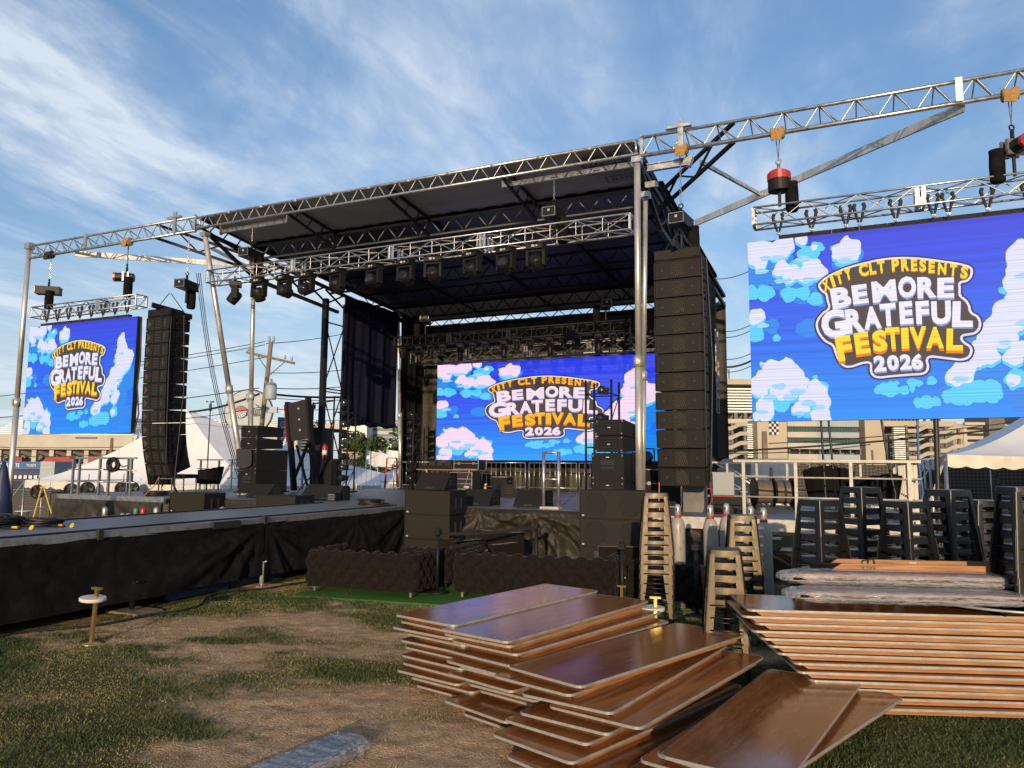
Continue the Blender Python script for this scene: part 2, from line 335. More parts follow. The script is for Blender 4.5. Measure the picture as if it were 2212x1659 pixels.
def put_text(mb, txt, fn, w=None, h=None, offset=0., ang=0.):   # fn(u, v) -> point, text centred on 0,0 with the given width / height
    v, f = text_mesh(txt, offset)
    if not v: return mb
    x0, x1 = min(p[0] for p in v), max(p[0] for p in v); y0, y1 = min(p[1] for p in v), max(p[1] for p in v)
    sx = w/(x1-x0) if w else h/(y1-y0); sy = h/(y1-y0) if h else sx
    if not w: sx = sy
    cx, cy = (x0+x1)/2, (y0+y1)/2; ca, sa = math.cos(ang), math.sin(ang)
    def tr(p):
        a, b = (p[0]-cx)*sx, (p[1]-cy)*sy; return fn(a*ca-b*sa, a*sa+b*ca)
    return mb.add([tr(p) for p in v], f)
D = 1.13                                                # height of the stage deck
# ================================================================ ground
def sm(a, b, x): t = np.clip((x-a)/(b-a), 0, 1); return t*t*(3-2*t)
_rs = np.random.RandomState(3); _tab = _rs.rand(256, 256)
def vnoise(x, y):
    xi = np.floor(x).astype(int); yi = np.floor(y).astype(int); fx = x-xi; fy = y-yi; fx = fx*fx*(3-2*fx); fy = fy*fy*(3-2*fy)
    g = lambda a, b: _tab[a & 255, b & 255]
    return (g(xi, yi)*(1-fx)+g(xi+1, yi)*fx)*(1-fy)+(g(xi, yi+1)*(1-fx)+g(xi+1, yi+1)*fx)*fy
def fbm(x, y, o=5):
    a = np.zeros_like(x, dtype=float); s = 0; w = 1.
    for i in range(o): a += w*vnoise(x*2**i+17.3*i, y*2**i-9.1*i); s += w; w *= .55
    return a/s
def ground_z(x, y):
    z = -1.5*sm(16.5, 27, y)*sm(-9, -16, x)-.5*sm(18, 40, y)
    z = z+.03*(fbm(x*.5, y*.5, 2)-.5)*sm(40, 20, np.abs(x)+np.abs(y))
    return z
def bare(x, y):                                          # 0 = grass, 1 = bare sandy soil
    ca, sa = math.cos(.35), math.sin(.35); u = x*ca+y*sa; v = -x*sa+y*ca
    n = fbm(u*.55+4, v*1.05+2, 5)
    b = .625-.24*np.exp(-(((x+4.2)/1.5)**2+((y-5.2)/.9)**2))-.20*np.exp(-(((x+3.0)/1.3)**2+((y-3.9)/.8)**2))-.05*np.exp(-(((x+6)/2.0)**2+((y-6.5)/1.2)**2))
    b = b+.12*sm(-1.2, .2, x)+.06*sm(-7.2, -8.4, x)+.03*sm(7, 9, y)-.04
    n = n+.10*(fbm(x*7+3, y*9, 3)-.5)
    return sm(b-.11, b+.10, n)
def axis(segs):
    out_ = []
    for a, b, st in segs: out_ += list(np.arange(a, b, st))
    return np.array(out_)
gx = axis([(-900, -200, 100), (-200, -60, 20), (-60, -16, 2), (-16, -10, .5), (-10, 3, .055), (3, 9, .3), (8, 60, 4), (60, 901, 60)])
gy = axis([(-60, 0, 10), (0, 2, .25), (2, 12, .055), (12, 18, .5), (18, 60, 2), (60, 200, 10), (200, 901, 60)])
GX, GY = np.meshgrid(gx, gy, indexing='ij'); BR = bare(GX, GY)
GZ = ground_z(GX, GY)
near = (np.abs(GX+3.5) < 6.6)*(GY > 1.9)*(GY < 12.1)
GZ = GZ+near*((fbm(GX*5, GY*5, 3)-.5)*.035+(fbm(GX*16, GY*16, 2)-.5)*.016)
nx, ny = len(gx), len(gy); idx = np.arange(nx*ny).reshape(nx, ny)
vs = np.stack([GX, GY, GZ], -1).reshape(-1, 3)
fs = np.stack([idx[:-1, :-1], idx[1:, :-1], idx[1:, 1:], idx[:-1, 1:]], -1).reshape(-1, 4)
me = bpy.data.meshes.new('ground'); me.vertices.add(len(vs)); me.vertices.foreach_set('co', vs.ravel())
me.loops.add(fs.size); me.loops.foreach_set('vertex_index', fs.ravel().astype(np.int32)); me.polygons.add(len(fs)); me.polygons.foreach_set('loop_start', np.arange(0, fs.size, 4, dtype=np.int32))
me.polygons.foreach_set('use_smooth', np.ones(len(fs), bool)); me.update(calc_edges=True)
at_ = me.attributes.new('bare', 'FLOAT', 'POINT'); at_.data.foreach_set('value', BR.ravel().astype(np.float32))
def ground_mat():
    m = bpy.data.materials.new('turf_and_soil'); m.use_nodes = True; t = m.node_tree; b = t.nodes['Principled BSDF']; b.inputs['Roughness'].default_value = .95; b.inputs['Specular IOR Level'].default_value = .15
    a = t.nodes.new('ShaderNodeAttribute'); a.attribute_name = 'bare'; c = t.nodes.new('ShaderNodeTexCoord')
    def ramp(scale, c0, c1, lo=.35, hi=.65, det=8):
        n = t.nodes.new('ShaderNodeTexNoise'); n.inputs['Scale'].default_value = scale; n.inputs['Detail'].default_value = det; n.inputs['Roughness'].default_value = .7; t.links.new(c.outputs['Object'], n.inputs['Vector'])
        r = t.nodes.new('ShaderNodeValToRGB'); r.color_ramp.elements[0].position = lo; r.color_ramp.elements[1].position = hi; r.color_ramp.elements[0].color = (*c0, 1); r.color_ramp.elements[1].color = (*c1, 1); t.links.new(n.outputs[0], r.inputs[0]); return r.outputs[0], n.outputs[0]
    g, _ = ramp(6, (.045, .058, .018), (.14, .128, .05)); s_, sn = ramp(9, (.42, .27, .145), (.68, .50, .31)); sp, _ = ramp(90, (.55, .5, .5), (1.25, 1.2, 1.15))
    mx = t.nodes.new('ShaderNodeMixRGB'); t.links.new(a.outputs['Fac'], mx.inputs[0]); t.links.new(g, mx.inputs[1]); t.links.new(s_, mx.inputs[2])
    ml = t.nodes.new('ShaderNodeMixRGB'); ml.blend_type = 'MULTIPLY'; ml.inputs[0].default_value = 1; t.links.new(mx.outputs[0], ml.inputs[1]); t.links.new(sp, ml.inputs[2]); t.links.new(ml.outputs[0], b.inputs['Base Color'])
    n = t.nodes.new('ShaderNodeTexNoise'); n.inputs['Scale'].default_value = 55; n.inputs['Detail'].default_value = 6; t.links.new(c.outputs['Object'], n.inputs['Vector'])
    bp = t.nodes.new('ShaderNodeBump'); bp.inputs['Strength'].default_value = 1.0; bp.inputs['Distance'].default_value = .05; t.links.new(n.outputs[0], bp.inputs['Height']); t.links.new(bp.outputs[0], b.inputs['Normal'])
    return m
me.materials.append(ground_mat()); go = bpy.data.objects.new('ground', me); COL.objects.link(go); struct(go)
# grass blades: clumps where the soil is covered, a few dry ones on the bare soil
rs = np.random.RandomState(11); NB = 760000
bx_ = np.where(rs.rand(NB) < .86, rs.uniform(-10, 2, NB), rs.uniform(2, 8, NB)); by_ = 2.0+10.5*rs.rand(NB)**1.2
keep = rs.rand(NB) < np.clip(1.0-bare(bx_, by_)*1.25, .03, 1)*np.clip(.45+1.3*(fbm(bx_*2.3, by_*2.3, 3)-.25), .2, 1)
keep &= ~((bx_ < -9.0) & (by_ > 0)); bx_, by_ = bx_[keep], by_[keep]; nb = len(bx_)
lush = fbm(bx_*.9+30, by_*1.3+8, 4)
hgt = (.012+.020*rs.rand(nb))*(.5+1.1*np.clip((lush-.3)*2.2, 0, 1)); az = rs.uniform(0, 2*PI, nb); lean = hgt*rs.uniform(.3, 1.3, nb); wd = .0022+.0026*rs.rand(nb)+.0007*by_*.5
bz = ground_z(bx_, by_)+(fbm(bx_*5, by_*5, 3)-.5)*.035+(fbm(bx_*16, by_*16, 2)-.5)*.016-.003
a2 = rs.uniform(0, 2*PI, nb)
P0 = np.stack([bx_-wd*np.cos(a2), by_-wd*np.sin(a2), bz], -1); P1 = np.stack([bx_+wd*np.cos(a2), by_+wd*np.sin(a2), bz], -1); P2 = np.stack([bx_+lean*np.cos(az), by_+lean*np.sin(az), bz+hgt], -1)
gv = np.stack([P0, P1, P2], 1).reshape(-1, 3); me = bpy.data.meshes.new('grass'); me.vertices.add(len(gv)); me.vertices.foreach_set('co', gv.ravel()); me.loops.add(len(gv)); me.loops.foreach_set('vertex_index', np.arange(len(gv), dtype=np.int32)); me.polygons.add(nb); me.polygons.foreach_set('loop_start', np.arange(0, 3*nb, 3, dtype=np.int32)); me.update(calc_edges=True)
ga = me.attributes.new('dry', 'FLOAT', 'POINT'); ga.data.foreach_set('value', np.repeat(np.clip(.86-(lush-.3)*2.2+rs.normal(0, .2, nb)+.45*bare(bx_, by_)-.25*sm(-1.2, 0, bx_), 0, 1), 3).astype(np.float32))
m = bpy.data.materials.new('grass_blades'); m.use_nodes = True; t = m.node_tree; b = t.nodes['Principled BSDF']; b.inputs['Roughness'].default_value = .7; b.inputs['Specular IOR Level'].default_value = .2
a = t.nodes.new('ShaderNodeAttribute'); a.attribute_name = 'dry'; r = t.nodes.new('ShaderNodeValToRGB'); r.color_ramp.elements[0].color = (.046, .070, .022, 1); r.color_ramp.elements[1].color = (.27, .225, .105, 1); e = r.color_ramp.elements.new(.5); e.color = (.072, .088, .030, 1)
t.links.new(a.outputs['Fac'], r.inputs[0]); t.links.new(r.outputs[0], b.inputs['Base Color'])
me.materials.append(m); o = bpy.data.objects.new('grass', me); COL.objects.link(o); o['kind'] = 'stuff'; tag(o, 'thin patchy green and dry grass over sandy soil', 'grass')
# artificial turf mats under the sofas
tm = MB()
tm.bx(0, 5.6, 0, 3.0, 0, .025)
o = tm.build('turf_mat', 'turf'); o.location = (-7.95, 9.33, 0); o.rotation_euler = (0, 0, math.radians(8.5))
tag(o, 'bright green artificial turf mat under the tufted sofas', 'turf mat')
# ================================================================ stage
X0, X1, YF, YB = -16.4, -3.95, 14.4, 26.6
def cloth_panel(name, m, parent, p0, p1, ztop, zbot, pins, amp=.03, nu=160, nv=26, freq=11, wav=.0, gather=0, nrm=None, zb1=None):
    p0, p1 = Vector((*p0, 0)), Vector((*p1, 0)); d = p1-p0; Ln = d.length; d.normalize(); n_ = nrm or Vector((d.y, -d.x, 0))
    ph = random.random()*6
    def f(u, v):
        s = u*Ln; zb = zbot+(zb1-zbot)*u if zb1 is not None else zbot
        z = ztop+(zb-ztop)*v; off = 0
        for (ps, pz, w) in pins:
            dx_, dz = s-ps, pz-z; r = math.hypot(dx_, dz)+.02; th = math.atan2(dz, dx_)
            off += w*amp*math.exp(-r/3.2)*min(1, r/.7)*(math.sin(freq*th+.8*math.sin(2*th+ps))+.3*math.sin(freq*2.7*th+2*math.sin(r*1.7)))
        off += amp*.6*math.sin(s*1.9+ph+v*2)*v+amp*.35*math.sin(s*4.7+ph*2-v*3.0)*v
        if gather: off += gather*math.exp(-v*7)*math.sin(s*42+math.sin(s*9)*2)+gather*.4*math.exp(-v*3)*math.sin(s*23)
        sag = wav*math.sin(PI*u)**2*v
        off *= min(1, u*Ln/.35, (1-u)*Ln/.35) if name == 'skirt' else 1
        return p0+d*s+n_*off+Vector((0, 0, z+sag))
    mb = MB(); mb.grid(nu, nv, f); return mb.build(name, m, parent)
# ---- thrust runway
th = thing('thrust_runway', 'long low runway with grey deck and wrinkled black cloth skirt running out from the stage', 'runway', (-10.3, 8, 0))
def loc_(o): o.matrix_parent_inverse = o.parent.matrix_world.inverted() if False else Matrix.Translation(-Vector(o.parent.location)); return o
TX0, TX1 = -11.65, -9.02
mb = MB()
for i in range(6):
    ya = -.6+i*2.5; mb.bx(TX0, TX1, ya+.006, ya+2.494, D-.03, D)
loc_(mb.build('deck', 'deck', th))
mb = MB(); mb.bx(TX1-.06, TX1+.012, -.6, 14.38, D-.095, D-.004); mb.bx(TX0-.012, TX0+.06, -.6, 14.38, D-.095, D-.004); mb.bx(TX0, TX1, -.66, -.6, D-.13, D-.004)
loc_(mb.build('deck_rail', 'alu', th))
for ya, yb, zb0, zb1, pins in ((-.6, 9.78, .10, .20, [(6.2, D-.12, .35), (10.3, D-.15, 1.3), (9.9, 1.0, .6)]), (9.80, 14.35, .19, .12, [(0.1, D-.16, 1.1), (4.4, D-.1, 1.0), (2.6, 1.0, .4)])):
    loc_(cloth_panel('skirt', 'cloth', th, (TX1+.03, ya), (TX1+.03, yb), D-.075, zb0, pins, .035, 190 if ya < 0 else 110, 34, 12, zb1=zb1, nrm=Vector((1, 0, 0))))
loc_(cloth_panel('skirt', 'cloth', th, (TX0-.03, -.6), (TX0-.03, 14.3), D-.11, .12, [(5, 1, .4)], .03, 60, 8))
for y in (7.35, 9.8, 12.4):
    l = MB(); l.tube((TX1-.0, y, .06), (TX1-.0, y, .42), .035, 10); l.tube((TX1, y, .015), (TX1, y, .08), .014, 8); l.bx(TX1-.06, TX1+.06, y-.06, y+.06, .005, .018)
    l.tube((TX1+.02, y, .40), (TX1+.09, y, .43), .012, 6); loc_(l.build('leg', 'galv' if y == 9.8 else 'black', th))
for y in (5.0, 6.1, 8.1, 10.9):
    l = MB(); l.tube((TX0+.9, y, .0), (TX0+.9, y, D-.05), .04, 8); loc_(l.build('leg', 'black', th))
for y, ang in ((6.78, .02), (9.8, .0), (8.95, .02)):
    l = MB(); l.bx(TX1-.02, TX1+.05, y-.035 if y != 8.95 else y-.28, y+.035 if y != 8.95 else y+.28, D-.10, D+(.035 if y != 8.95 else .004)); loc_(l.build('clip', 'blackmat', th))
o = MB().bx(-9.35, -8.75, 7.2, 7.62, .004, .035).build('base_board', 'pole'); tag(o, 'plywood pad under the black jack leg of the runway', 'board')
o['category'] = 'board'
# pallets under the runway
def pallet(loc, rz, label):
    t = thing('pallet', label, 'pallet', loc, rz, 'blue pallets under the runway')
    a = MB(); [a.bx(-.6+i*.2, -.46+i*.2, -.5, .5, .12, .142) for i in range(6)]; a.build('top_boards', 'palblue', t)
    a = MB(); [a.bx(-.6, .58, y-.045, y+.045, .02, .118) for y in (-.44, 0, .44)]; a.build('stringers', 'palblue', t)
pallet((-9.75, 8.75, 0), 1.6, 'blue wooden pallet under the runway skirt nearer the camera')
pallet((-9.8, 10.05, 0), 1.55, 'blue wooden pallet under the runway skirt close to the pinned cloth seam')
# ---- stage platform
st = thing('stage_platform', 'main stage platform with grey deck and creased black vinyl front', 'stage', (-10.2, 20, 0))
mb = MB()
for i in range(10):
    for j in range(5):
        xa = X0+i*(X1-X0)/10; ya = YF+j*(YB-YF)/5; mb.bx(xa+.004, xa+(X1-X0)/10-.004, ya+.004, ya+(YB-YF)/5-.004, D-.05, D)
loc_(mb.build('deck', 'deck', st))
mb = MB(); mb.bx(X0, X1, YF-.02, YF+.04, D-.16, D-.003); mb.bx(X0-.02, X0+.04, YF, YB, D-.16, D-.003); mb.bx(X1-.04, X1+.02, YF, YB, D-.16, D-.003); mb.bx(X0, X1, YB-.04, YB+.02, D-.16, D-.003); loc_(mb.build('deck_rail', 'black', st))
mb = MB()
for i in range(7):
    for j in range(3): x = X0+.3+i*(X1-X0-.6)/6; y = YF+.5+j*5; mb.tube((x, y, -1.2 if y > 17 else -.2), (x, y, D-.06), .05, 8)
loc_(mb.build('substructure', 'black', st))
loc_(cloth_panel('front_skirt', 'tarp', st, (-9.0, YF-.06), (-3.4, YF-.06), D-.02, .02, [(1.75, 1.05, 1.7), (2.95, 1.08, 2.1), (3.5, 1.1, 1.5), (5.2, 1.0, 1.0)], .055, 220, 34, 9, gather=.016, nrm=Vector((0, -1, 0))))
loc_(cloth_panel('front_skirt', 'tarp', st, (X0, YF-.06), (-11.7, YF-.06), D-.02, .0, [(2, 1.05, .8)], .03, 70, 14, 9, gather=.012, nrm=Vector((0, -1, 0))))
# ---- stage roof (one structure standing on the stage's masts)
rf = thing('stage_roof', 'big dark stage roof with silver front truss and grey canopy flap', 'stage roof', (-10.2, 20, 8))
YT = 14.8
mb = MB()
for z, r in ((8.86, .036), (8.56, .036)): mb.tube((X0-.1, YT, z), (X1+.05, YT, z), r, 10)
n = 22
for i in range(n):
    xa = X0+i*(X1-X0)/n; xb = X0+(i+1)*(X1-X0)/n; xm = (xa+xb)/2
    mb.tube((xa+.06, YT, 8.57), (xm-.03, YT, 8.85), .016, 6, cap=False); mb.tube((xm+.03, YT, 8.85), (xb-.06, YT, 8.57), .016, 6, cap=False)
for x in (X0, X1): mb.tube((x, YT, 8.56), (x, YT, 8.86), .03, 6)
loc_(mb.build('front_truss', 'alu', rf))
mb = MB(); [mb.tube((x, YT, 8.86), (x+.12, YT, 8.86), .043, 8) for x in np.arange(X0+1, X1, 1.15)]; loc_(mb.build('truss_sleeve', 'edge', rf))
def slab(mb, y0, z0, y1, z1, x0, x1, t=.03, nu=24, sag=.05):
    f = lambda u, v: Vector((x0+(x1-x0)*u, y0+(y1-y0)*v, z0+(z1-z0)*v-sag*abs(math.sin(PI*u*4))*math.sin(PI*v)))
    mb.grid(nu, 6, f); mb.grid(nu, 6, lambda u, v: f(u, v)+Vector((0, 0, t)))
mb = MB(); slab(mb, YT+.05, 8.84, 16.75, 8.66, X0, X1, nu=49); loc_(mb.build('front_canopy', 'canopy', rf))
mb = MB(); slab(mb, 16.8, 8.63, 24.4, 8.16, X0-.1, X1+.1, .06, sag=.02); loc_(mb.build('ceiling', 'roofdark', rf))
mb = MB(); slab(mb, 24.45, 8.12, 26.55, 8.02, X0, X1); loc_(mb.build('rear_canopy', 'canopy', rf))
mb = MB(); [mb.bx(x-.16, x+.16, 16.70, 16.745, 8.63, 8.665) for x in np.arange(X0+.4, X1, .55)]; loc_(mb.build('canopy_lacing', 'navy', rf))
# black roof trusses across, rafters fore and aft
def flat_truss(mb, p, q, h, pitch, rc=.035, rb=.018):
    p, q = Vector(p), Vector(q); n = max(2, round((q-p).length/pitch)); dn = Vector((0, 0, -h))
    mb.tube(p, q, rc, 8); mb.tube(p+dn, q+dn, rc, 8)
    for i in range(n):
        a, b = p.lerp(q, i/n), p.lerp(q, (i+1)/n); m_ = p.lerp(q, (i+.5)/n)
        mb.tube(a, m_+dn, rb, 6, cap=False); mb.tube(m_+dn, b, rb, 6, cap=False)
for y in (16.85, 18.7, 20.6, 22.5, 24.4, 26.5):
    z = 8.6-(y-16.8)*.0617; mb = MB(); flat_truss(mb, (X0, y, z), (X1, y, z), .42 if y < 26 else .3, .7, .04); loc_(mb.build('roof_truss', 'greystl' if y < 17 else 'black', rf))
for x in np.linspace(X0, X1, 5):
    mb = MB(); xx = min(max(x, X0+.05), X1-.05)
    mb.bar((xx, YT+.02, 8.8), (xx, 16.8, 8.6), .06, .06); mb.bar((xx, YT+.02, 8.55), (xx, 16.8, 8.17), .06, .06)
    for k in range(4): y = YT+.25+k*.5; mb.bar((xx, y, 8.5-.19*(y-YT)), (xx, y+.25, 8.78-.1*(y-YT)), .03, .03)
    mb.bar((xx, 16.8, 8.57), (xx, 24.4, 8.1), .08, .08); mb.bar((xx, 24.4, 8.1), (xx, 26.5, 8.0), .06, .06)
    loc_(mb.build('rafter', 'black', rf))
mb = MB()
for x in (X0+.02, X1-.02):
    for k in range(7):
        y = 17+k*1.1; mb.bar((x, y, 8.2-.06*(y-17)), (x, y+1.0, 7.75-.06*(y-17)), .05, .05); mb.bar((x, y, 7.7-.06*(y-17)), (x, y+1.0, 8.2-.06*(y-17)), .05, .05)
    mb.bar((x, 15.2, 8.45), (x, 26.5, 7.65), .1, .1); mb.bar((x, 16.8, 8.6), (x, 26.5, 8.0), .1, .1)
    mb.bar((x, 15.0, 8.5), (x, 17.0, 7.6), .08, .08); mb.bar((x, 17.0, 7.6), (x, 21, 7.35), .1, .1)
loc_(mb.build('side_frame', 'black', rf))
# maker's block and model plate printed on the canopy (read from below)
cz = lambda y: 8.84-(y-YT-.05)*.0947
cv = lambda cx, cy: (lambda u, v: Vector((cx+u, cy-v, cz(cy-v)-.075)))
mb = MB(); mb.add([Vector((x, y, cz(y)-.072)) for x, y in ((-5.35, 15.05), (-4.35, 15.05), (-4.35, 15.8), (-5.35, 15.8))], [(0, 1, 2, 3)]); loc_(mb.build('logo_patch', 'dlogo', rf))
mb = MB(); put_text(mb, 'STAGE', cv(-4.85, 15.25), w=.85, h=.26, offset=.02); put_text(mb, 'LINE', cv(-4.85, 15.59), w=.85, h=.26, offset=.02); loc_(mb.build('logo_lettering', 'display', rf))
mb = MB(); put_text(mb, 'SL320', cv(-4.65, 16.15), w=.5, h=.13, offset=.015)
for a, b in (((-5.0, 16.0), (-4.3, 16.0)), ((-5.0, 16.3), (-4.3, 16.3)), ((-5.0, 16.0), (-5.0, 16.3)), ((-4.3, 16.0), (-4.3, 16.3))): mb.bar((a[0], a[1], cz(a[1])-.075), (b[0], b[1], cz(b[1])-.075), .02, .004)
loc_(mb.build('model_plate', 'dlogo', rf))
# trim rails under the canopy, printed with load figures
for xa, xb, tx in ((-16.15, -13.7, ()), (-7.3, -4.08, ('500 LBS / 227 KG', '1000 LBS / 454 KG', '2000 LBS / 907 KG'))):
    mb = MB(); mb.bx(xa, xb, 15.27, 15.33, 8.60, 8.614); mb.bx(xa, xb, 15.27, 15.33, 8.495, 8.509); mb.bx(xa, xb, 15.292, 15.308, 8.509, 8.60); [mb.bx(x-.05, x, 15.26, 15.34, 8.47, 8.72) for x in (xa+.06, xb)]
    b = loc_(mb.build('trim_rail', 'alu_dark', rf))
    if tx:
        mb = MB()
        for i, s_ in enumerate(tx): put_text(mb, s_, lambda u, v, cx=xa+.8+i*1.0: Vector((cx+u, 15.289, 8.555+v)), h=.055, offset=.01)
        for i in range(2): mb.bx(xa+1.22+i*1.02, xa+1.38+i*1.02, 15.285, 15.2895, 8.54, 8.57)
        t_ = mb.build('load_marking', 'dlogo', b)
# ---- support poles
def pole(name_lbl, a, b, r, m='galv', sleeve=True, base=True):
    a, b = Vector(a), Vector(b); t = thing('support_pole', name_lbl, 'pole', tuple(a), 0, 'galvanised poles holding up the stage roof')
    d = b-a; mb = MB()
    if sleeve:
        k = .42; mb.tube((0, 0, 0), d*k, r, 14); mb.tube(d*k, d, r*.86, 14)
    else: mb.tube((0, 0, 0), d, r, 14)
    mb.build('tube', m, t)
    if sleeve:
        s2 = MB(); s2.tube(d*.40, d*.43, r*1.25, 14); s2.box(d*.415+Vector((0, -r*1.3, 0)), (.05, .03, .12)); s2.build('coupler', 'galv', t)
    if base: MB().bx(-.18, .18, -.18, .18, 0, .02).build('base_plate', 'galv', t)
    c = MB(); c.box(d*1.0, (.2, .2, .12)); c.build('head_bracket', 'alu', t)
pole('thick upright galvanised pole at the front right roof corner', (-3.95, 14.8, D), (-3.93, 14.8, 8.42), .078)
pole('thinner galvanised pole standing just behind the thick one beside the speaker array', (-4.15, 15.75, D), (-4.0, 15.75, 8.0), .06)
pole('leaning galvanised pole at the front left roof corner with cables tied along it', (-16.2, 16.8, D), (-16.35, 14.95, 8.4), .085)
pole('upright galvanised pole between the leaning pole and the utility pole', (-16.4, 17.15, D), (-16.4, 16.9, 8.1), .075)
pole('galvanised pole at the left rear of the stage against the black drape', (-16.15, 24.95, D), (-16.25, 24.6, 7.9), .078)
# cables on the leaning pole
for i, dx_ in enumerate((-.02, .05, -.09)):
    mb = MB(); mb.path([(-16.45+dx_+.15*t, 14.9+1.95*t-.25*math.sin(PI*t), 7.3-6.1*t) for t in np.linspace(0, 1, 10)], .011, 6)
    o = mb.build('hanging_cable', 'cable'); tag(o, 'black cable running down beside the leaning front left pole', 'cable', 'cables down the leaning pole')
# ---- lifting masts at mid depth of the sides
def mast(x, lbl):
    t = thing('lifting_mast', lbl, 'mast', (x, 20.35, 0)); 
    for i, y in enumerate((0, 1.05)):
        mb = MB(); mb.bar((0, y, -1), (0, y, 7.7), .17 if i == 0 else .08); mb.build('column', 'black', t)
    mb = MB()
    for z in (2.2, 4.6): mb.bar((0, 0, z), (0, 1.05, z+2.3), .03); mb.bar((0, 1.05, z), (0, 0, z+2.3), .03); mb.bar((0, 0, z), (0, 1.05, z), .04); mb.bar((0, 0, z+2.3), (0, 1.05, z+2.3), .04)
    mb.build('bracing', 'black', t)
    mb = MB(); mb.box((0, .1, 2.0), (.42, .6, 2.4)); mb.box((-.1, .6, 3.2), (.2, 1.6, .1)); mb.build('gearbox', 'black', t)
    mb = MB(); mb.bar((.1, -.2, 1.2), (.9, -.9, 2.3), .08); mb.build('strut', 'black', t)
mast(-16.4, 'black lifting mast with crossed braces on the left side of the stage')
mast(-4.0, 'black lifting mast on the right side of the stage behind the speaker array')
# folded outrigger beside the left mast
t = thing('folded_outrigger', 'black folded steel arm with round holes leaning beside the left mast', 'outrigger', (-16.05, 19.2, D))
mb = MB(); A_ = Matrix.Rotation(-.14, 3, 'Y')
for x in (-.42, .42): mb.add([A_@Vector(v) for v in MB().bx(x-.05, x+.05, -.1, .1, 0.1, 3.0).v], [(0, 1, 3, 2), (4, 6, 7, 5), (0, 4, 5, 1), (2, 3, 7, 6), (0, 2, 6, 4), (1, 5, 7, 3)])
mb.build('arm', 'black', t)
mb = MB(); mb.add([A_@Vector(v) for v in MB().bx(-.38, .38, -.05, .05, 1.7, 2.95).v], [(0, 1, 3, 2), (4, 6, 7, 5), (0, 4, 5, 1), (2, 3, 7, 6), (0, 2, 6, 4), (1, 5, 7, 3)]); mb.bar((-.5, 0, .3), (.25, -.2, 1.6), .08); mb.bar((.1, 0, .2), (-.4, 0, 1.5), .06); mb.build('plate', 'blackmat', t)
mb = MB()
for x, z in ((.05, 2.7), (.05, 2.35), (.05, 2.0)):
    c_ = A_@Vector((x, -.06, z)); mb.tube(c_, c_+Vector((0, -.012, 0)), .035, 12)
mb.build('hole', 'display', t)
mb = MB(); c_ = A_@Vector((-.47, -.1, 2.3)); mb.box(c_, (.012, .08, 1.2), (0, -.14, 0)); mb.build('warning_strip', 'red', t)
# ---- drapes
def drape(name, lbl, p0, p1, zt, zb, m, freq=9, amp=.05, nu=90):
    p0, p1 = Vector((*p0, 0)), Vector((*p1, 0)); d = p1-p0; n_ = Vector((d.y, -d.x, 0)).normalized(); Ln = d.length
    mb = MB(); mb.grid(nu, 14, lambda u, v: p0+d*u+n_*(amp*math.sin(freq*u*Ln+.6*math.sin(u*7+v*2))+amp*.5*math.sin(freq*2.3*u*Ln+v*1.5))*(.6+.5*v)+Vector((0, 0, zt+(zb-zt)*v)))
    o = mb.build(name, m); tag(o, lbl, 'drape'); return o
ld = drape('side_drape', 'navy side drape on the left of the stage with its hem rolled up', (X0+.15, 21.2), (X0+.15, 24.55), 8.0, 3.55, 'navy', 6)
mb = MB(); mb.path([(X0+.16+.03*math.sin(i*1.7), 21.2+i*.335, 3.5+.05*math.sin(i*2.1)) for i in range(11)], .09, 8); o = mb.build('rolled_hem', 'navy', None); o.parent = ld
drape('side_drape', 'black drape behind the left rear pole reaching the deck', (X0+.12, 24.9), (X0+.12, 26.6), 8.0, D, 'drape', 8)
drape('backdrop', 'wide black backdrop behind the main screen', (X0, 26.62), (X1, 26.62), 7.82, D-.6, 'tarp', 5, .05, 200)
rd = drape('side_drape', 'black side drape with outlined white lettering on the right of the stage', (X1+.05, 21.0), (X1+.05, 24.35), 7.9, 2.0, 'drape', 5, .04)
mb = MB(); fn = lambda u, v: Vector((X1+.14, 23.7-v, 5.2+u))
for a, b in (((-1.5, -.22), (1.1, -.22)), ((-1.5, .22), (1.1, .22)), ((-1.5, -.22), (-1.5, .22)), ((1.1, -.22), (1.1, .22))): mb.bar(fn(*a), fn(*b), .035, .01)
put_text(mb, 'STAGELINE', fn, w=2.1, h=.24, offset=.01); o = mb.build('lettering', 'display', None); o.parent = rd
# ---- side wings with decks
wl = thing('side_platform', 'low side platform on the far left with pale lip and dark vinyl front', 'platform', (-18.5, 17, 0))
mb = MB(); [mb.bx(-20.6+i*1.05+.004, -20.6+(i+1)*1.05-.004, 14.2, 20.7, D-.04, D) for i in range(4)]; loc_(mb.build('deck', 'deck', wl))
mb = MB(); mb.bx(-20.62, -16.42, 14.14, 14.2, D-.16, D-.003); mb.bx(-20.66, -20.6, 14.14, 20.7, D-.16, D-.003); loc_(mb.build('deck_rail', 'alu', wl))
loc_(cloth_panel('front_skirt', 'tarp', wl, (-20.7, 14.08), (-16.4, 14.08), D-.12, -.3, [(1.4, 1, 1.2), (2.5, 1, .8)], .05, 90, 20, 7, gather=.01, nrm=Vector((0, -1, 0))))
mb = MB(); [mb.tube((x, y, -1), (x, y, D-.04), .04, 8) for x in (-20.4, -18.4, -16.7) for y in (14.6, 17.5, 20.4)]; loc_(mb.build('leg', 'black', wl))
wr = thing('side_platform', 'side platform on the right with pale timber lip behind the gas cylinders', 'platform', (-2, 17, 0))
mb = MB(); [mb.bx(-3.9+i*1.2+.004, -3.9+(i+1)*1.2-.004, 14.05, 19.3, D-.04, D) for i in range(4)]; loc_(mb.build('deck', 'deck', wr))
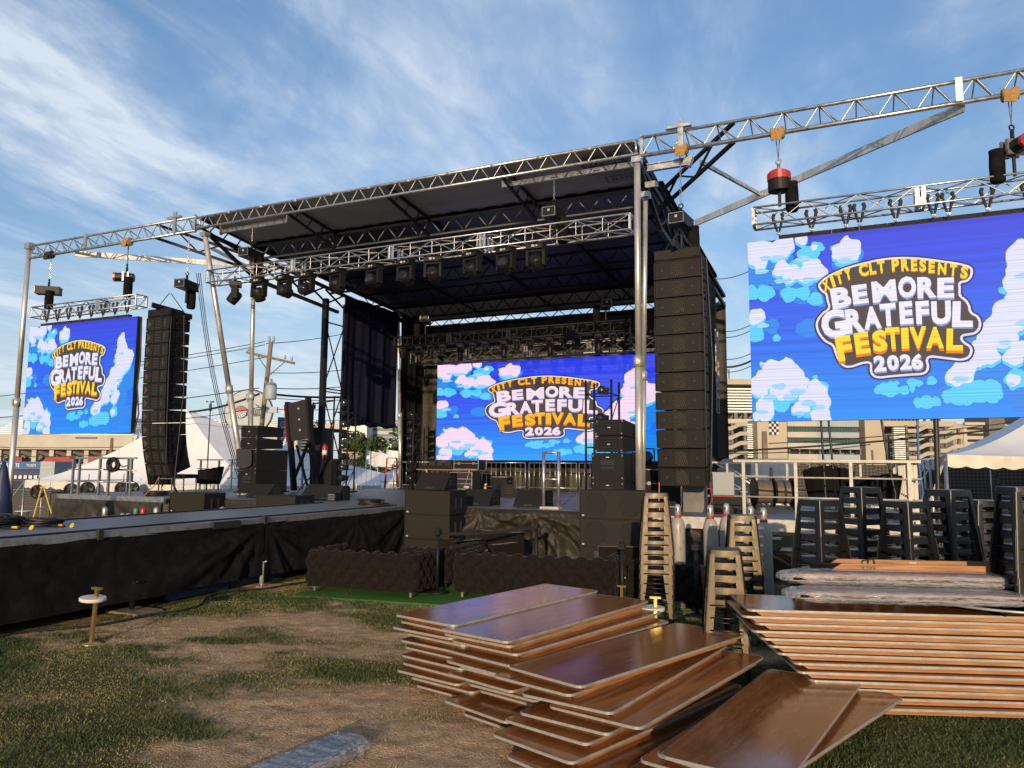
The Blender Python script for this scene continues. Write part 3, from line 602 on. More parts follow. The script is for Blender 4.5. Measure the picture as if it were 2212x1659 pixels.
mb = MB(); mb.bx(-3.9, .9, 13.98, 14.05, D-.21, D-.003); mb.bx(.9, .97, 13.98, 19.3, D-.2, D-.003); loc_(mb.build('deck_rail', 'whitesteel', wr))
loc_(cloth_panel('front_skirt', 'tarp', wr, (-3.4, 14.1), (-1.4, 14.1), D-.18, .02, [(.4, 1, 1.6), (1.3, .95, 1)], .05, 60, 20, 8, gather=.012, nrm=Vector((0, -1, 0))))
mb = MB(); [mb.tube((x, y, -.3), (x, y, D-.04), .04, 8) for x in (-3.7, -.9, .7) for y in (14.3, 16.7, 19.1)]; loc_(mb.build('leg', 'black', wr))
# ================================================================ roof wings, hanging trusses, hoists, lights
def wing(name_lbl, xa, xb, leg):
    t = thing('wing_truss', name_lbl, 'truss', (xa, YT, 8.5)); mb = MB(); w = xb-xa; s = 1 if w > 0 else -1
    B = [Vector((0, 0, .40)), Vector((0, 0, 0)), Vector((0, .45, .22))]
    for c, r in zip(B, (.036, .042, .026)): mb.tube(c, c+Vector((w, 0, 0)), r, 12)
    mb.build('chord', 'alu', t); mb = MB(); n = max(4, round(abs(w)/.62))
    for i in range(n):
        a, b = w*i/n, w*(i+1)/n; m_ = (a+b)/2
        mb.tube((a+.05*s, 0, .02), (m_-.03*s, 0, .38), .016, 6, cap=False); mb.tube((m_+.03*s, 0, .38), (b-.05*s, 0, .02), .016, 6, cap=False)
        for q in ((m_, 0, .38), (a, 0, .02)): mb.tube(q, (m_ if q[2] > .2 else a, .45, .22), .014, 6, cap=False)
        mb.tube((m_, 0, .38), (b, .45, .22), .014, 6, cap=False); mb.tube((b, 0, .0), (m_, .45, .22), .014, 6, cap=False)
    mb.build('bracing', 'alu', t); mb = MB()
    for x in (0.04*s, w-.04*s): mb.bar((x, 0, -.05), (x, 0, .47), .07, .05); mb.bar((x, 0, .2), (x, .45, .22), .04)
    for f in (.105, .7 if s > 0 else .62): x = w*f; mb.bar((x, -.06, .0), (x, -.06, .44 if f > .2 else .62), .11, .05); 
    x = w*.105; mb.bar((x-.3, -.05, .47), (x+.22, -.05, .47), .10, .05)
    mb.build('splice_plate', 'alu', t)
    # rear brace truss folding back to the stage corner
    mb = MB(); p, q = Vector((w*.23, .1, .3)), Vector((.05*s, 1.7, -.30))
    for o_ in (Vector((0, 0, .12)), Vector((0, 0, -.28))): mb.bar(p+o_, q+o_, .07)
    for i in range(4): a = p.lerp(q, i/4); b = p.lerp(q, (i+1)/4); mb.bar(a+Vector((0, 0, .12 if i % 2 else -.28)), b+Vector((0, 0, -.28 if i % 2 else .12)), .04)
    mb.build('brace_truss', 'black', t)
    mb = MB(); mb.bar((w*.71, .1, -.05), (0.1*s, 5.5, .22), .05, .17); mb.build('diagonal_brace', 'galv', t)
    mb = MB(); mb.bar((w*.135, .75, -.02), (w*.243, 3.7, .14), .06, .08) if s > 0 else mb.bar((w*.13, 1.5, .0), (w*.2, 3.4, .0), .08); mb.build('cross_brace', 'galv', t)
    return t
wing('long silver wing truss reaching right above the big right screen', -3.87, 4.4, False)
wing('silver wing truss on the left ending at the tall thin pole', -16.55, -23.85, True)
mb = MB(); mb.bx(-3.75, -2.95, 14.9, 15.0, 8.20, 8.22); mb.bx(-3.75, -2.95, 14.94, 14.96, 8.22, 8.34); mb.bx(-3.75, -2.95, 14.9, 15.0, 8.34, 8.36); mb.box((-3.75, 15.3, 8.05), (.22, .3, .12), (.3, 0, 0)); mb.box((-2.9, 15.0, 8.3), (.14, .16, .2), (0, .3, 0))
o = mb.build('bracket_beam', 'alu'); tag(o, 'short pale I-beam bracket under the right wing truss near the roof corner', 'beam')
t = thing('tall_pole', 'tall thin galvanised pole at the far left holding the left wing truss', 'pole', (-23.85, 14.8, 0))
mb = MB(); mb.tube((0, 0, -.3), (0, 0, 3.85), .085, 14); mb.tube((0, 0, 3.85), (0, 0, 8.95), .075, 14); mb.build('tube', 'galv', t)
mb = MB(); mb.tube((0, 0, 3.75), (0, 0, 4.0), .105, 14); mb.box((0, -.14, 3.88), (.06, .03, .2)); mb.build('coupler', 'galv', t)
mb = MB(); mb.box((.02, 0, 8.9), (.24, .2, .2)); mb.build('cap', 'alu', t)
# ---- hanging box trusses
def hang_truss(lbl, a, b, w, h, pitch, m, zig=True, rc=.026, plates=(), rb=.013):
    t = thing('box_truss', lbl, 'truss', a); mb = MB(); box_truss(mb, (0, 0, 0), Vector(b)-Vector(a), w, h, pitch, rc, rb*.85, zig, plates)
    mb.build('lattice', m, t)
    L_ = (Vector(b)-Vector(a)).length; e = MB()
    for x in (0, L_): [e.bar((x, -w/2, z), (x, w/2, z), .05, .02) for z in (-h/2, h/2)]; [e.bar((x, y, -h/2), (x, y, h/2), .05, .02) for y in (-w/2, w/2)]
    e.build('end_frame', m, t); return t
FT = hang_truss('long silver front lighting truss under the roof edge carrying eleven moving lights', (-16.25, 15.2, 7.2), (-4.15, 15.2, 7.2), .42, .34, .62, 'alu', False, .022, (3.05, 6.1, 8.6), .012)
hang_truss('short silver truss holding the left screen', (-23.3, 14.85, 6.68), (-18.6, 14.85, 6.68), .36, .32, .42, 'alu', True, .021, (3.05,))
hang_truss('silver truss holding the big right screen', (-1.62, 14.85, 6.86), (3.9, 14.85, 6.86), .36, .34, .46, 'alu', True, .021, (2.85,))
hang_truss('black rear truss with sixteen small moving lights', (-15.2, 23.0, 6.5), (-5.9, 23.0, 6.5), .38, .34, .55, 'black', False, .024, (2.3, 4.6, 6.9))
hang_truss('dull silver truss holding the main screen at the rear', (-15.6, 24.75, 6.18), (-4.6, 24.75, 6.18), .4, .44, .62, 'alu_dark', True, .028, (2.4, 4.9, 7.3, 9.7))
# ---- slings on the screen trusses (each pair of black straps is one sling)
def sling_build():
    t = thing('strap_sling', '', 'sling'); mb = MB()
    for s in (-1, 1): mb.path([(s*.07, 0, .40), (s*.09, -.02, .34), (s*.02, 0, .06)], [.035, .035, .02], 6)
    mb.build('strap', 'blackmat', t); mb = MB(); mb.torus((0, 0, .02), .028, .009, Matrix.Rotation(PI/2, 3, 'X'), 14, 6); mb.build('shackle', 'chrome', t); return t
sl = Repeat(sling_build())
for i in range(8): sl((-22.55+i*.51, 14.70, 6.28), 0, f'{"leftmost" if i == 0 else "rightmost" if i == 7 else ORD[i]+" from the left"} black V strap sling above the left screen', 'strap slings of the left screen')
for i in range(10): sl((-1.05+i*.469+.12*((i*7) % 3-1), 14.70, 6.45), 0, f'{"leftmost" if i == 0 else "rightmost" if i == 9 else ORD[i]+" from the left"} black V strap sling above the big right screen', 'strap slings of the right screen')
# ---- chain hoists
def chain(mb, p, q, r=.016):
    p, q = Vector(p), Vector(q); n = max(3, int((q-p).length/.075))
    for i in range(n):
        a = p.lerp(q, i/n); b = p.lerp(q, (i+1)/n); o = Vector((r, 0, 0)) if i % 2 else Vector((0, r, 0))
        mb.tube(a+o, b+o, .007, 5, cap=False); mb.tube(a-o, b-o, .007, 5, cap=False)
def hoist(kind, lbl, loc, top, rz=0, bag=(.26, 0), bottom=-.45):
    t = thing('chain_hoist', lbl, 'hoist', loc, rz)
    if kind == 'grey':
        mb = MB(); mb.bx(-.16, .16, -.34, .34, -.12, .12); [mb.box((x, y, z), (.03, .03, .03)) for x in (-.15, .15) for y in (-.33, .33) for z in (-.11, .11)]; mb.build('motor', 'plastic', t)
        mb = MB(); [mb.bar(a, b, .012) for a, b in (((-.15, -.345, -.1), (.15, -.345, -.1)), ((.15, -.345, -.1), (.15, -.345, .1)), ((.15, -.345, .1), (-.15, -.345, .1)), ((-.15, -.345, .1), (-.15, -.345, -.1)))]; mb.build('trim', 'alu_dark', t)
        mb = MB(); mb.box((0, -.347, .03), (.05, .004, .05)); mb.build('emblem', 'display', t); hk = .12
    elif kind == 'red':
        oct_ = [(.15*math.cos(PI/8+i*PI/4), .13*math.sin(PI/8+i*PI/4)) for i in range(8)]
        mb = MB(); mb.prism(oct_, -.28, .2, lambda u, v, w: Vector((u, w, v))); mb.build('motor', 'plastic', t)
        mb = MB(); mb.prism([(u*1.06, v*1.06) for u, v in oct_], -.34, -.28, lambda u, v, w: Vector((u, w, v))); mb.build('cover', 'red', t)
        mb = MB(); mb.box((0, -.05, .0), (.33, .05, .27)); mb.box((0, .08, 0), (.33, .05, .27)); mb.build('trim', 'alu_dark', t); hk = .15
    else:
        ov = lambda r: [(r*.21*math.cos(2*PI*i/20), r*.19*math.sin(2*PI*i/20)) for i in range(20)]
        mb = MB(); mb.prism(ov(1), -.20, .02, lambda u, v, w: Vector((u, v, w))); mb.build('motor', 'plastic', t)
        mb = MB(); mb.prism(ov(1.05), .02, .13, lambda u, v, w: Vector((u, v, w+.06*(1-(abs(u)/.24)**2)*(1 if w > .1 else 0)))); mb.build('cover', 'red', t); hk = .17
    h = top-loc[2]
    mb = MB(); mb.tube((0, 0, hk), (0, 0, hk+.16), .032, 10); mb.torus((0, 0, hk+.22), .045, .014, Matrix.Rotation(PI/2, 3, 'X'), 16, 6); mb.build('hook', 'rubber' if kind != 'big' else 'alu_dark', t)
    mb = MB()
    if kind == 'grey': chain(mb, (0, 0, hk+.25), (0, 0, h))
    else: mb.path([(0, 0, hk+.26), (-.04, 0, h)], .009, 5); mb.path([(0, 0, hk+.26), (.04, 0, h)], .009, 5)
    mb.build('suspension', 'chrome' if kind == 'grey' else 'greystl', t)
    mb = MB(); mb.lathe([(.09, -.62), (.12, -.58), (.125, -.3), (.115, -.1), (.12, -.04)], (bag[0], bag[1], 0), 14); mb.build('chain_bag', 'cloth', t)
    mb = MB(); mb.path([(0, 0, -.14), (.0, 0, bottom)], .03, 6); mb.build('lift_strap', 'blackmat', t)
    return t
hoist('grey', 'black chain hoist above the left speaker array', (-16.95, 14.95, 7.0), 8.5, .25, (0, .25), -.5)
hoist('grey', 'black chain hoist above the right speaker array', (-3.05, 14.9, 7.0), 8.5, -.1, (.16, .3), -.55)
hoist('grey', 'black chain hoist on the left end of the front lighting truss', (-14.85, 15.2, 7.72), 8.5, .1, (.1, .2), -.35)
hoist('grey', 'black chain hoist on the right part of the front lighting truss', (-5.95, 15.2, 7.62), 8.5, 0, (.18, .1), -.3)
hoist('grey', 'black-ended chain hoist at the far left above the left screen', (-22.8, 14.85, 7.36), 8.5, -.9, (.2, .1), -.5)
hoist('red', 'chain hoist with red end cover above the right half of the left screen', (-19.3, 14.85, 7.44), 8.5, -.95, (.2, .12), -.5)
hoist('big', 'black hoist with domed red cover seen end-on above the left part of the right screen', (-1.14, 14.85, 7.55), 8.5, 0, (.22, .05), -.5)
hoist('red', 'hoist with red octagonal cover at the right edge of the photo', (2.68, 14.85, 7.55), 8.5, .55, (-.28, .05), -.5)
# burlap pads and cloth wraps where slings pass the wing truss
for x, lbl, m in ((-1.14, 'burlap pad wrapped on the right wing truss above the hoist with the domed red cover', 'burlap'), (2.68, 'burlap pad wrapped on the right wing truss near the right edge of the photo', 'burlap'), (-19.28, 'burlap pad wrapped on the left wing truss', 'burlap'), (-22.8, 'black cloth wrap tied on the left wing truss near the tall pole', 'blackmat'), (-3.0, 'burlap pad tucked inside the right wing truss above the speaker array', 'burlap')):
    mb = MB(); mb.lathe([(.10, -.13), (.125, -.10), (.09, -.01), (.13, .09), (.10, .13)], (x, YT, 8.5), 12, Matrix.Rotation(PI/2, 3, 'Y'))
    mb.add([(x-.10, YT-.13, 8.46), (x+.12, YT-.13, 8.48), (x+.07, YT-.14, 8.30), (x-.12, YT-.12, 8.34)], [(0, 1, 2, 3)]); mb.add([(x-.10, YT-.115, 8.46), (x+.12, YT-.115, 8.48), (x+.07, YT-.125, 8.30), (x-.12, YT-.105, 8.34)], [(3, 2, 1, 0)])
    o = mb.build('truss_pad', m); tag(o, lbl, 'truss pad', 'pads on the wing trusses')
# ---- moving heads
def mover(sc=1.):
    t = thing('moving_head_light', '', 'moving light'); mb = MB()
    mb.bx(-.20, .20, -.15, .15, -.13, -.01); [mb.bx(x-.025, x+.025, -.03, .03, -.01, .12) for x in (-.13, .13)]; mb.build('base', 'black', t)
    b = [c for c in COL.objects if c.parent == t][0]
    mb = MB(); mb.box((-.03, -.152, -.07), (.07, .004, .05)); mb.tube((.055, -.15, -.07), (.055, -.154, -.07), .024, 12); d = mb.build('display', 'display', b)
    mb = MB(); mb.bx(-.22, .22, -.07, .07, -.18, -.135); mb.bx(-.225, -.165, -.08, .08, -.50, -.16); mb.bx(.165, .225, -.08, .08, -.50, -.16); mb.build('yoke', 'cab', t)
    return t
def mover_head(t, tilt, pan=0):
    mb = MB(); mt = Matrix.Rotation(pan, 3, 'Z')@Matrix.Rotation(tilt, 3, 'X')
    mb.lathe([(.10, .17), (.145, .13), (.155, .0), (.15, -.10), (.14, -.19), (.125, -.20)], (0, 0, -.42), 18, mt)
    for z in (-.03, .02, .07): mb.lathe([(.159, z-.006), (.162, z), (.159, z+.006)], (0, 0, -.42), 18, mt)
    h = mb.build('head', 'plastic', t)
    mb = MB(); mb.lathe([(.12, -.201), (.10, -.212), (.02, -.218)], (0, 0, -.42), 18, mt); mb.build('lens', 'lens', h)
mh = [-15.4, -14.54, -13.66, -12.92, -11.93, -10.79, -9.86, -9.07, -8.02, -7.15, -6.39]
tilts = [-.6, .5, 1.35, -1.2, .7, -1.75, 1.3, 1.1, .9, -1.9, .95]
mbase = mover(); kids = list(mbase.children)
for i, x in enumerate(mh):
    t = mbase if i == 0 else copy_tree(mbase)
    if i > 0:
        for ch in list(t.children):
            if ch.name.startswith('head'):
                for g in list(ch.children): bpy.data.objects.remove(g)
                bpy.data.objects.remove(ch)
    t.location = (x, 15.22, 7.02); t.rotation_euler = (0, 0, (-.9 if i == 0 else (random.random()-.5)*.5)); mover_head(t, tilts[i])
    tag(t, f'{"leftmost" if i == 0 else "rightmost" if i == 10 else ORD[i]+" from the left"} of the big moving lights under the front lighting truss', 'moving light', 'moving lights on the front truss')
# small movers on the rear truss
def small_mover():
    t = thing('small_moving_light', '', 'moving light'); mb = MB(); mb.bx(-.11, .11, -.09, .09, -.10, .0); mb.bx(-.02, .02, -.02, .02, 0, .08); mb.build('base', 'black', t)
    mb = MB(); mb.bx(-.13, -.10, -.04, .04, -.32, -.08); mb.bx(.10, .13, -.04, .04, -.32, -.08); mb.build('yoke', 'black', t)
    mb = MB(); mb.lathe([(.05, -.12), (.085, -.14), (.095, -.30), (.09, -.50), (.08, -.52)], (0, 0, -.05), 14); h = mb.build('head', 'plastic', t); return t
sm_ = Repeat(small_mover())
for i in range(16): sm_((-14.85+i*.565+.08*((i*5) % 3-1), 22.95, 6.32), 0, f'{"leftmost" if i == 0 else "rightmost" if i == 15 else ORD[i]+" from the left"} small moving light hanging from the black rear truss', 'small moving lights on the rear truss', scale=(1, 1, 1.15 if i % 3 == 1 else .72))
# hanging hoist bundles at the rear truss
for x, l in ((-14.0, 'black chain hoist with bag above the left part of the rear truss'), (-7.2, 'black chain hoist with bag above the right part of the rear truss')): hoist('grey', l, (x, 23.0, 7.25), 8.1, .4, (-.3, 0), -.5)
# cables from screens to the truss and the ground
for i, (pts, l) in enumerate((
    ([(-18.62, 14.9, 6.2), (-18.5, 14.85, 5.0), (-18.62, 14.9, 4.2), (-18.5, 14.9, 3.4), (-18.64, 14.9, 2.9)], 'tangled black cable down the right edge of the left screen'),
    ([(-.55, 14.9, 2.9), (-.52, 14.9, 1.6), (-.5, 14.9, .2)], 'first of two black cables dropping from the right screen to the railing'),
    ([(-.42, 14.9, 2.9), (-.36, 14.9, 1.7), (-.3, 14.9, .2)], 'second of two black cables dropping from the right screen to the railing'),
    ([(1.30, 14.9, 2.9), (1.28, 14.9, 1.8), (1.24, 14.9, .1)], 'thick black cable dropping from the right screen behind the stacked stools'),
    ([(.45, 14.9, 2.9), (.52, 14.9, 2.2), (.62, 14.9, 1.6), (.58, 14.9, .9)], 'thin wavy cable dropping from the right screen near the railing corner'))):
    mb = MB(); mb.path(pts, .045 if i == 3 else .022, 6); o = mb.build('screen_cable', 'cable'); tag(o, l, 'cable')
mb = MB(); mb.path([(1.02, 14.9, 2.9), (1.0, 14.9, 2.2), (1.05, 14.9, 1.6), (.86, 14.9, 1.0)], .02, 6); o = mb.build('screen_cable', 'blue'); tag(o, 'blue cable dropping from the right screen', 'cable')
# ================================================================ LED screens
def emis(name, ramp=None, col=None, k=.84, band=None):
    m = bpy.data.materials.new(name); m.use_nodes = True; t = m.node_tree; b = t.nodes['Principled BSDF']; b.inputs['Base Color'].default_value = (.012, .012, .012, 1); b.inputs['Roughness'].default_value = .6; b.inputs['Specular IOR Level'].default_value = .2
    c = t.nodes.new('ShaderNodeTexCoord'); sp = t.nodes.new('ShaderNodeSeparateXYZ'); t.links.new(c.outputs['Object'], sp.inputs[0])
    r = t.nodes.new('ShaderNodeValToRGB'); e = r.color_ramp.elements
    st = ramp or [(0, col), (1, col)]
    e[0].position, e[1].position = st[0][0], st[-1][0]; e[0].color = (*st[0][1], 1); e[1].color = (*st[-1][1], 1)
    for p, cc in st[1:-1]: x = e.new(p); x.color = (*cc, 1)
    t.links.new(sp.outputs[2], r.inputs[0])
    w = t.nodes.new('ShaderNodeTexNoise'); w.noise_dimensions = '1D'; w.inputs['Scale'].default_value = 34; w.inputs['Detail'].default_value = 3; t.links.new(sp.outputs[2], w.inputs['W'])
    q = t.nodes.new('ShaderNodeMapRange'); q.inputs[1].default_value = .3; q.inputs[2].default_value = .7; q.inputs[3].default_value = .80; q.inputs[4].default_value = 1.12; t.links.new(w.outputs[0], q.inputs[0])
    ml = t.nodes.new('ShaderNodeMath'); ml.operation = 'MULTIPLY'; ml.inputs[1].default_value = k; t.links.new(q.outputs[0], ml.inputs[0]); t.links.new(ml.outputs[0], b.inputs['Emission Strength'])
    t.links.new(r.outputs[0], b.inputs['Emission Color']); return m
srgb = lambda *c: tuple(((x/255)/12.92 if x/255 < .04045 else ((x/255+.055)/1.055)**2.4) for x in c)
# artwork is laid out on a unit height picture: v = 0..1 upwards, u = 0..1 across
from mathutils import Vector as V_
_W, _Hh = 5.0, 3.48
def uv_(zx, zy):                                         # survey of the right-hand screen's picture
    p = YP((2700+zx*.5184)*WPX/3840, (840+zy*.5184)*WPX/3840, 14.8); return ((p.x+1.75)/_W, (p.z-2.90)/_Hh)
BLOB = [(705,440),(760,385),(860,335),(960,300),(1060,275),(1180,250),(1310,240),(1450,245),(1600,265),(1740,285),(1820,310),(1832,350),(1815,400),(1780,425),(1735,430),(1742,470),(1738,520),(1780,545),(1810,590),(1815,640),(1870,665),(1890,710),(1885,760),(1850,800),(1790,810),(1750,815),(1760,850),(1815,880),(1830,920),(1810,970),(1750,995),(1680,985),(1590,975),(1520,965),(1500,985),(1515,1030),(1505,1070),(1470,1095),(1380,1098),(1300,1105),(1230,1110),(1150,1122),(1100,1105),(1080,1060),(1088,1010),(1040,1010),(960,1040),(900,1042),(860,1005),(830,940),(815,880),(760,860),(710,800),(690,740),(700,690),(740,640),(790,610),(770,560),(765,510),(735,495),(715,470)]
GL = [('X',768,448,84,24),('I',815,415,92,22),('T',862,392,90,18),('Y',925,362,90,15),('C',1038,334,92,10),('L',1103,322,90,8),('T',1165,312,90,6),('P',1268,300,90,2),('R',1338,297,90,0),('E',1403,299,88,-2),('S',1465,304,88,-4),('E',1530,313,88,-6),('N',1605,324,88,-8),('T',1685,338,88,-12),('S',1765,352,90,-14)]
GW = [54, 24, 54, 58, 68, 48, 54, 54, 58, 46, 50, 46, 62, 52, 54]; WW = [142, 112, 176, 130, 138, 122, 180, 130, 126, 116, 96, 96, 142, 150, 88, 86, 84, 86]; YW = [114, 108, 108, 106, 56, 124, 132, 124]
WL = [('B',875,535,150,10),('E',1012,512,140,6),('M',1186,490,155,4),('O',1352,460,155,0),('R',1494,462,152,-2),('E',1630,466,148,-5),
      ('G',822,725,205,10),('R',975,702,175,7),('A',1100,682,165,4),('T',1215,660,165,2),('E',1345,645,165,1),('F',1463,643,165,0),('U',1597,645,170,-2),('L',1752,655,185,-7),
      ('2',1155,1012,115,4),('0',1250,1005,110,2),('2',1342,1000,110,0),('6',1425,997,115,-2)]
YL = [('F',900,905,185,12),('E',1028,868,160,8),('S',1155,852,160,5),('T',1250,832,160,3),('I',1337,832,155,0),('V',1430,826,160,-2),('A',1553,828,160,-4),('L',1695,842,165,-6)]
CLD = { # layer -> discs (zoom px x, y, r)
 'mid': [(330,300,110),(230,380,110),(480,370,90),(610,470,95),(720,520,60),(260,470,60),(500,480,60),(420,250,80),(240,750,70),(370,740,45),(650,750,55),(590,760,35),(700,760,35),(420,1180,150),(560,1180,110),(680,1280,95),(330,1330,90),(560,1350,120),(900,280,60),(940,240,70),(2000,1050,130),(2100,900,150),(1900,1100,110),(2180,1060,120),(1960,930,120),(2250,700,160),(1700,1240,70),(1800,1210,80),(1900,1200,80),(1980,1180,70),(2200,1220,90),(2300,1150,120)],
 'light': [(640,230,60),(700,170,35),(560,330,60),(690,545,40),(600,500,40),(500,510,45),(330,500,50),(230,500,45),(250,790,55),(420,1240,90),(700,1200,60),(640,1310,70),(690,1300,60),(900,270,45),(930,265,45),(1200,1190,35),(1240,1200,40),(1150,1200,25),(1330,1203,26),(1390,1200,14),(1440,1292,28),(1500,1290,36),(1560,1285,26),(1640,1280,14),(1720,1240,50),(1800,1230,55),(1880,1215,60),(1960,1205,55),(1660,1240,35),(1390,1150,26),(1440,1152,18),(1530,1135,24),(1970,1265,26),(690,1110,14),(1240,1155,16),(1280,1150,12),(410,825,22),(2140,1120,50),(2050,480,22),(740,178,14),(815,175,14),(1120,1200,0)],
 'white': [(260,215,70),(320,190,60),(430,190,60),(470,140,55),(590,110,35),(290,290,40),(240,180,50),(450,320,45),(420,345,30),(520,350,45),(500,390,35),(660,320,55),(720,350,45),(620,370,50),(690,290,30),(680,170,18),(265,670,45),(290,650,28),(240,690,35),(900,200,62),(940,170,55),(860,210,40),(910,130,28),(915,100,12),(960,215,40),(400,1060,65),(490,1050,60),(540,1110,60),(450,1120,70),(590,1150,40),(330,1130,60),(270,1150,40),(290,1200,45),(430,1210,50),(520,1220,40),(480,1180,60),(690,1180,42),(720,1230,50),(750,1290,40),(670,1240,50),(620,1250,40),(310,1310,40),(345,1320,38),(365,1370,22),(580,1330,36),(540,1345,20),(620,1335,24),(740,1400,50),(720,1390,45),(270,1390,25),(330,1400,28),(480,985,16),(500,1005,18),(340,1020,18),(325,1045,16),(300,1010,10),(1740,1080,60),(1700,1110,45),(1790,1050,40),(1900,920,60),(1960,800,70),(2040,720,75),(2120,640,90),(2200,560,80),(2180,300,70),(2150,220,55),(2170,150,30),(2140,350,45),(2250,450,120),(1960,960,40),(1880,980,35),(2120,960,45),(2170,900,40),(2120,1130,32),(2050,820,60),(1850,1000,30)],
 'mid2': [(330,235,32),(420,235,40),(300,330,38),(600,240,40),(480,395,30),(430,400,28),(640,390,36),(310,720,34),(900,250,38),(430,1160,40),(560,1200,45),(310,1345,30),(640,1280,40),(720,1310,30),(580,1352,24),(1740,1105,38),(2100,1140,18),(2180,360,32),(2200,700,40),(2060,840,30),(500,1240,36),(360,1240,40)] }
PAL = {'mid': (28, 128, 226), 'light': (80, 196, 240), 'white': (210, 212, 242), 'mid2': (150, 200, 242)}
M['led'] = emis('led_blue_sky', [(0, srgb(8, 134, 236)), (.25, srgb(18, 118, 230)), (.5, srgb(26, 96, 226)), (.8, srgb(36, 72, 218)), (1, srgb(40, 62, 212))])
M['led2'] = emis('led_blue_sky_rear', [(0, srgb(10, 150, 246)), (.3, srgb(24, 110, 236)), (.55, srgb(34, 80, 228)), (.8, srgb(40, 66, 224)), (1, srgb(40, 60, 218))])
for k_, c_ in PAL.items(): M['led_'+k_] = emis('led_cloud_'+k_, col=srgb(*c_))
M['led_pink'] = emis('led_cloud_pink', col=srgb(236, 206, 232))
M['led_dark'] = emis('led_logo_plate', col=srgb(64, 56, 58)); M['led_rim'] = emis('led_logo_rim', col=srgb(222, 214, 244)); M['led_edge'] = emis('led_logo_shadow', col=srgb(40, 36, 74))
M['led_letter'] = emis('led_letter_white', col=srgb(226, 222, 240)); M['led_letter2'] = emis('led_letter_pale_pink', col=srgb(240, 212, 226)); M['led_shade'] = emis('led_letter_shade', col=srgb(128, 144, 206))
M['led_yel'] = emis('led_letter_yellow', col=srgb(240, 208, 40)); M['led_yel2'] = emis('led_letter_amber', col=srgb(252, 176, 30)); M['led_ora'] = emis('led_letter_orange', col=srgb(226, 118, 22)); M['led_hi'] = emis('led_letter_highlight', col=srgb(250, 236, 120))
def offset_poly(P, d):
    n = len(P); o = []
    for i in range(n):
        a, b = P[i-1], P[(i+1) % n]; t_ = V_((b[0]-a[0], b[1]-a[1])); L_ = t_.length or 1; o.append((P[i][0]+t_.y/L_*d, P[i][1]-t_.x/L_*d))
    return o
def smooth_poly(P, k=2):
    for _ in range(k):
        Q = []
        for i in range(len(P)):
            a, b = P[i], P[(i+1) % len(P)]; Q += [(a[0]*.75+b[0]*.25, a[1]*.75+b[1]*.25), (a[0]*.25+b[0]*.75, a[1]*.25+b[1]*.75)]
        P = Q
    return P
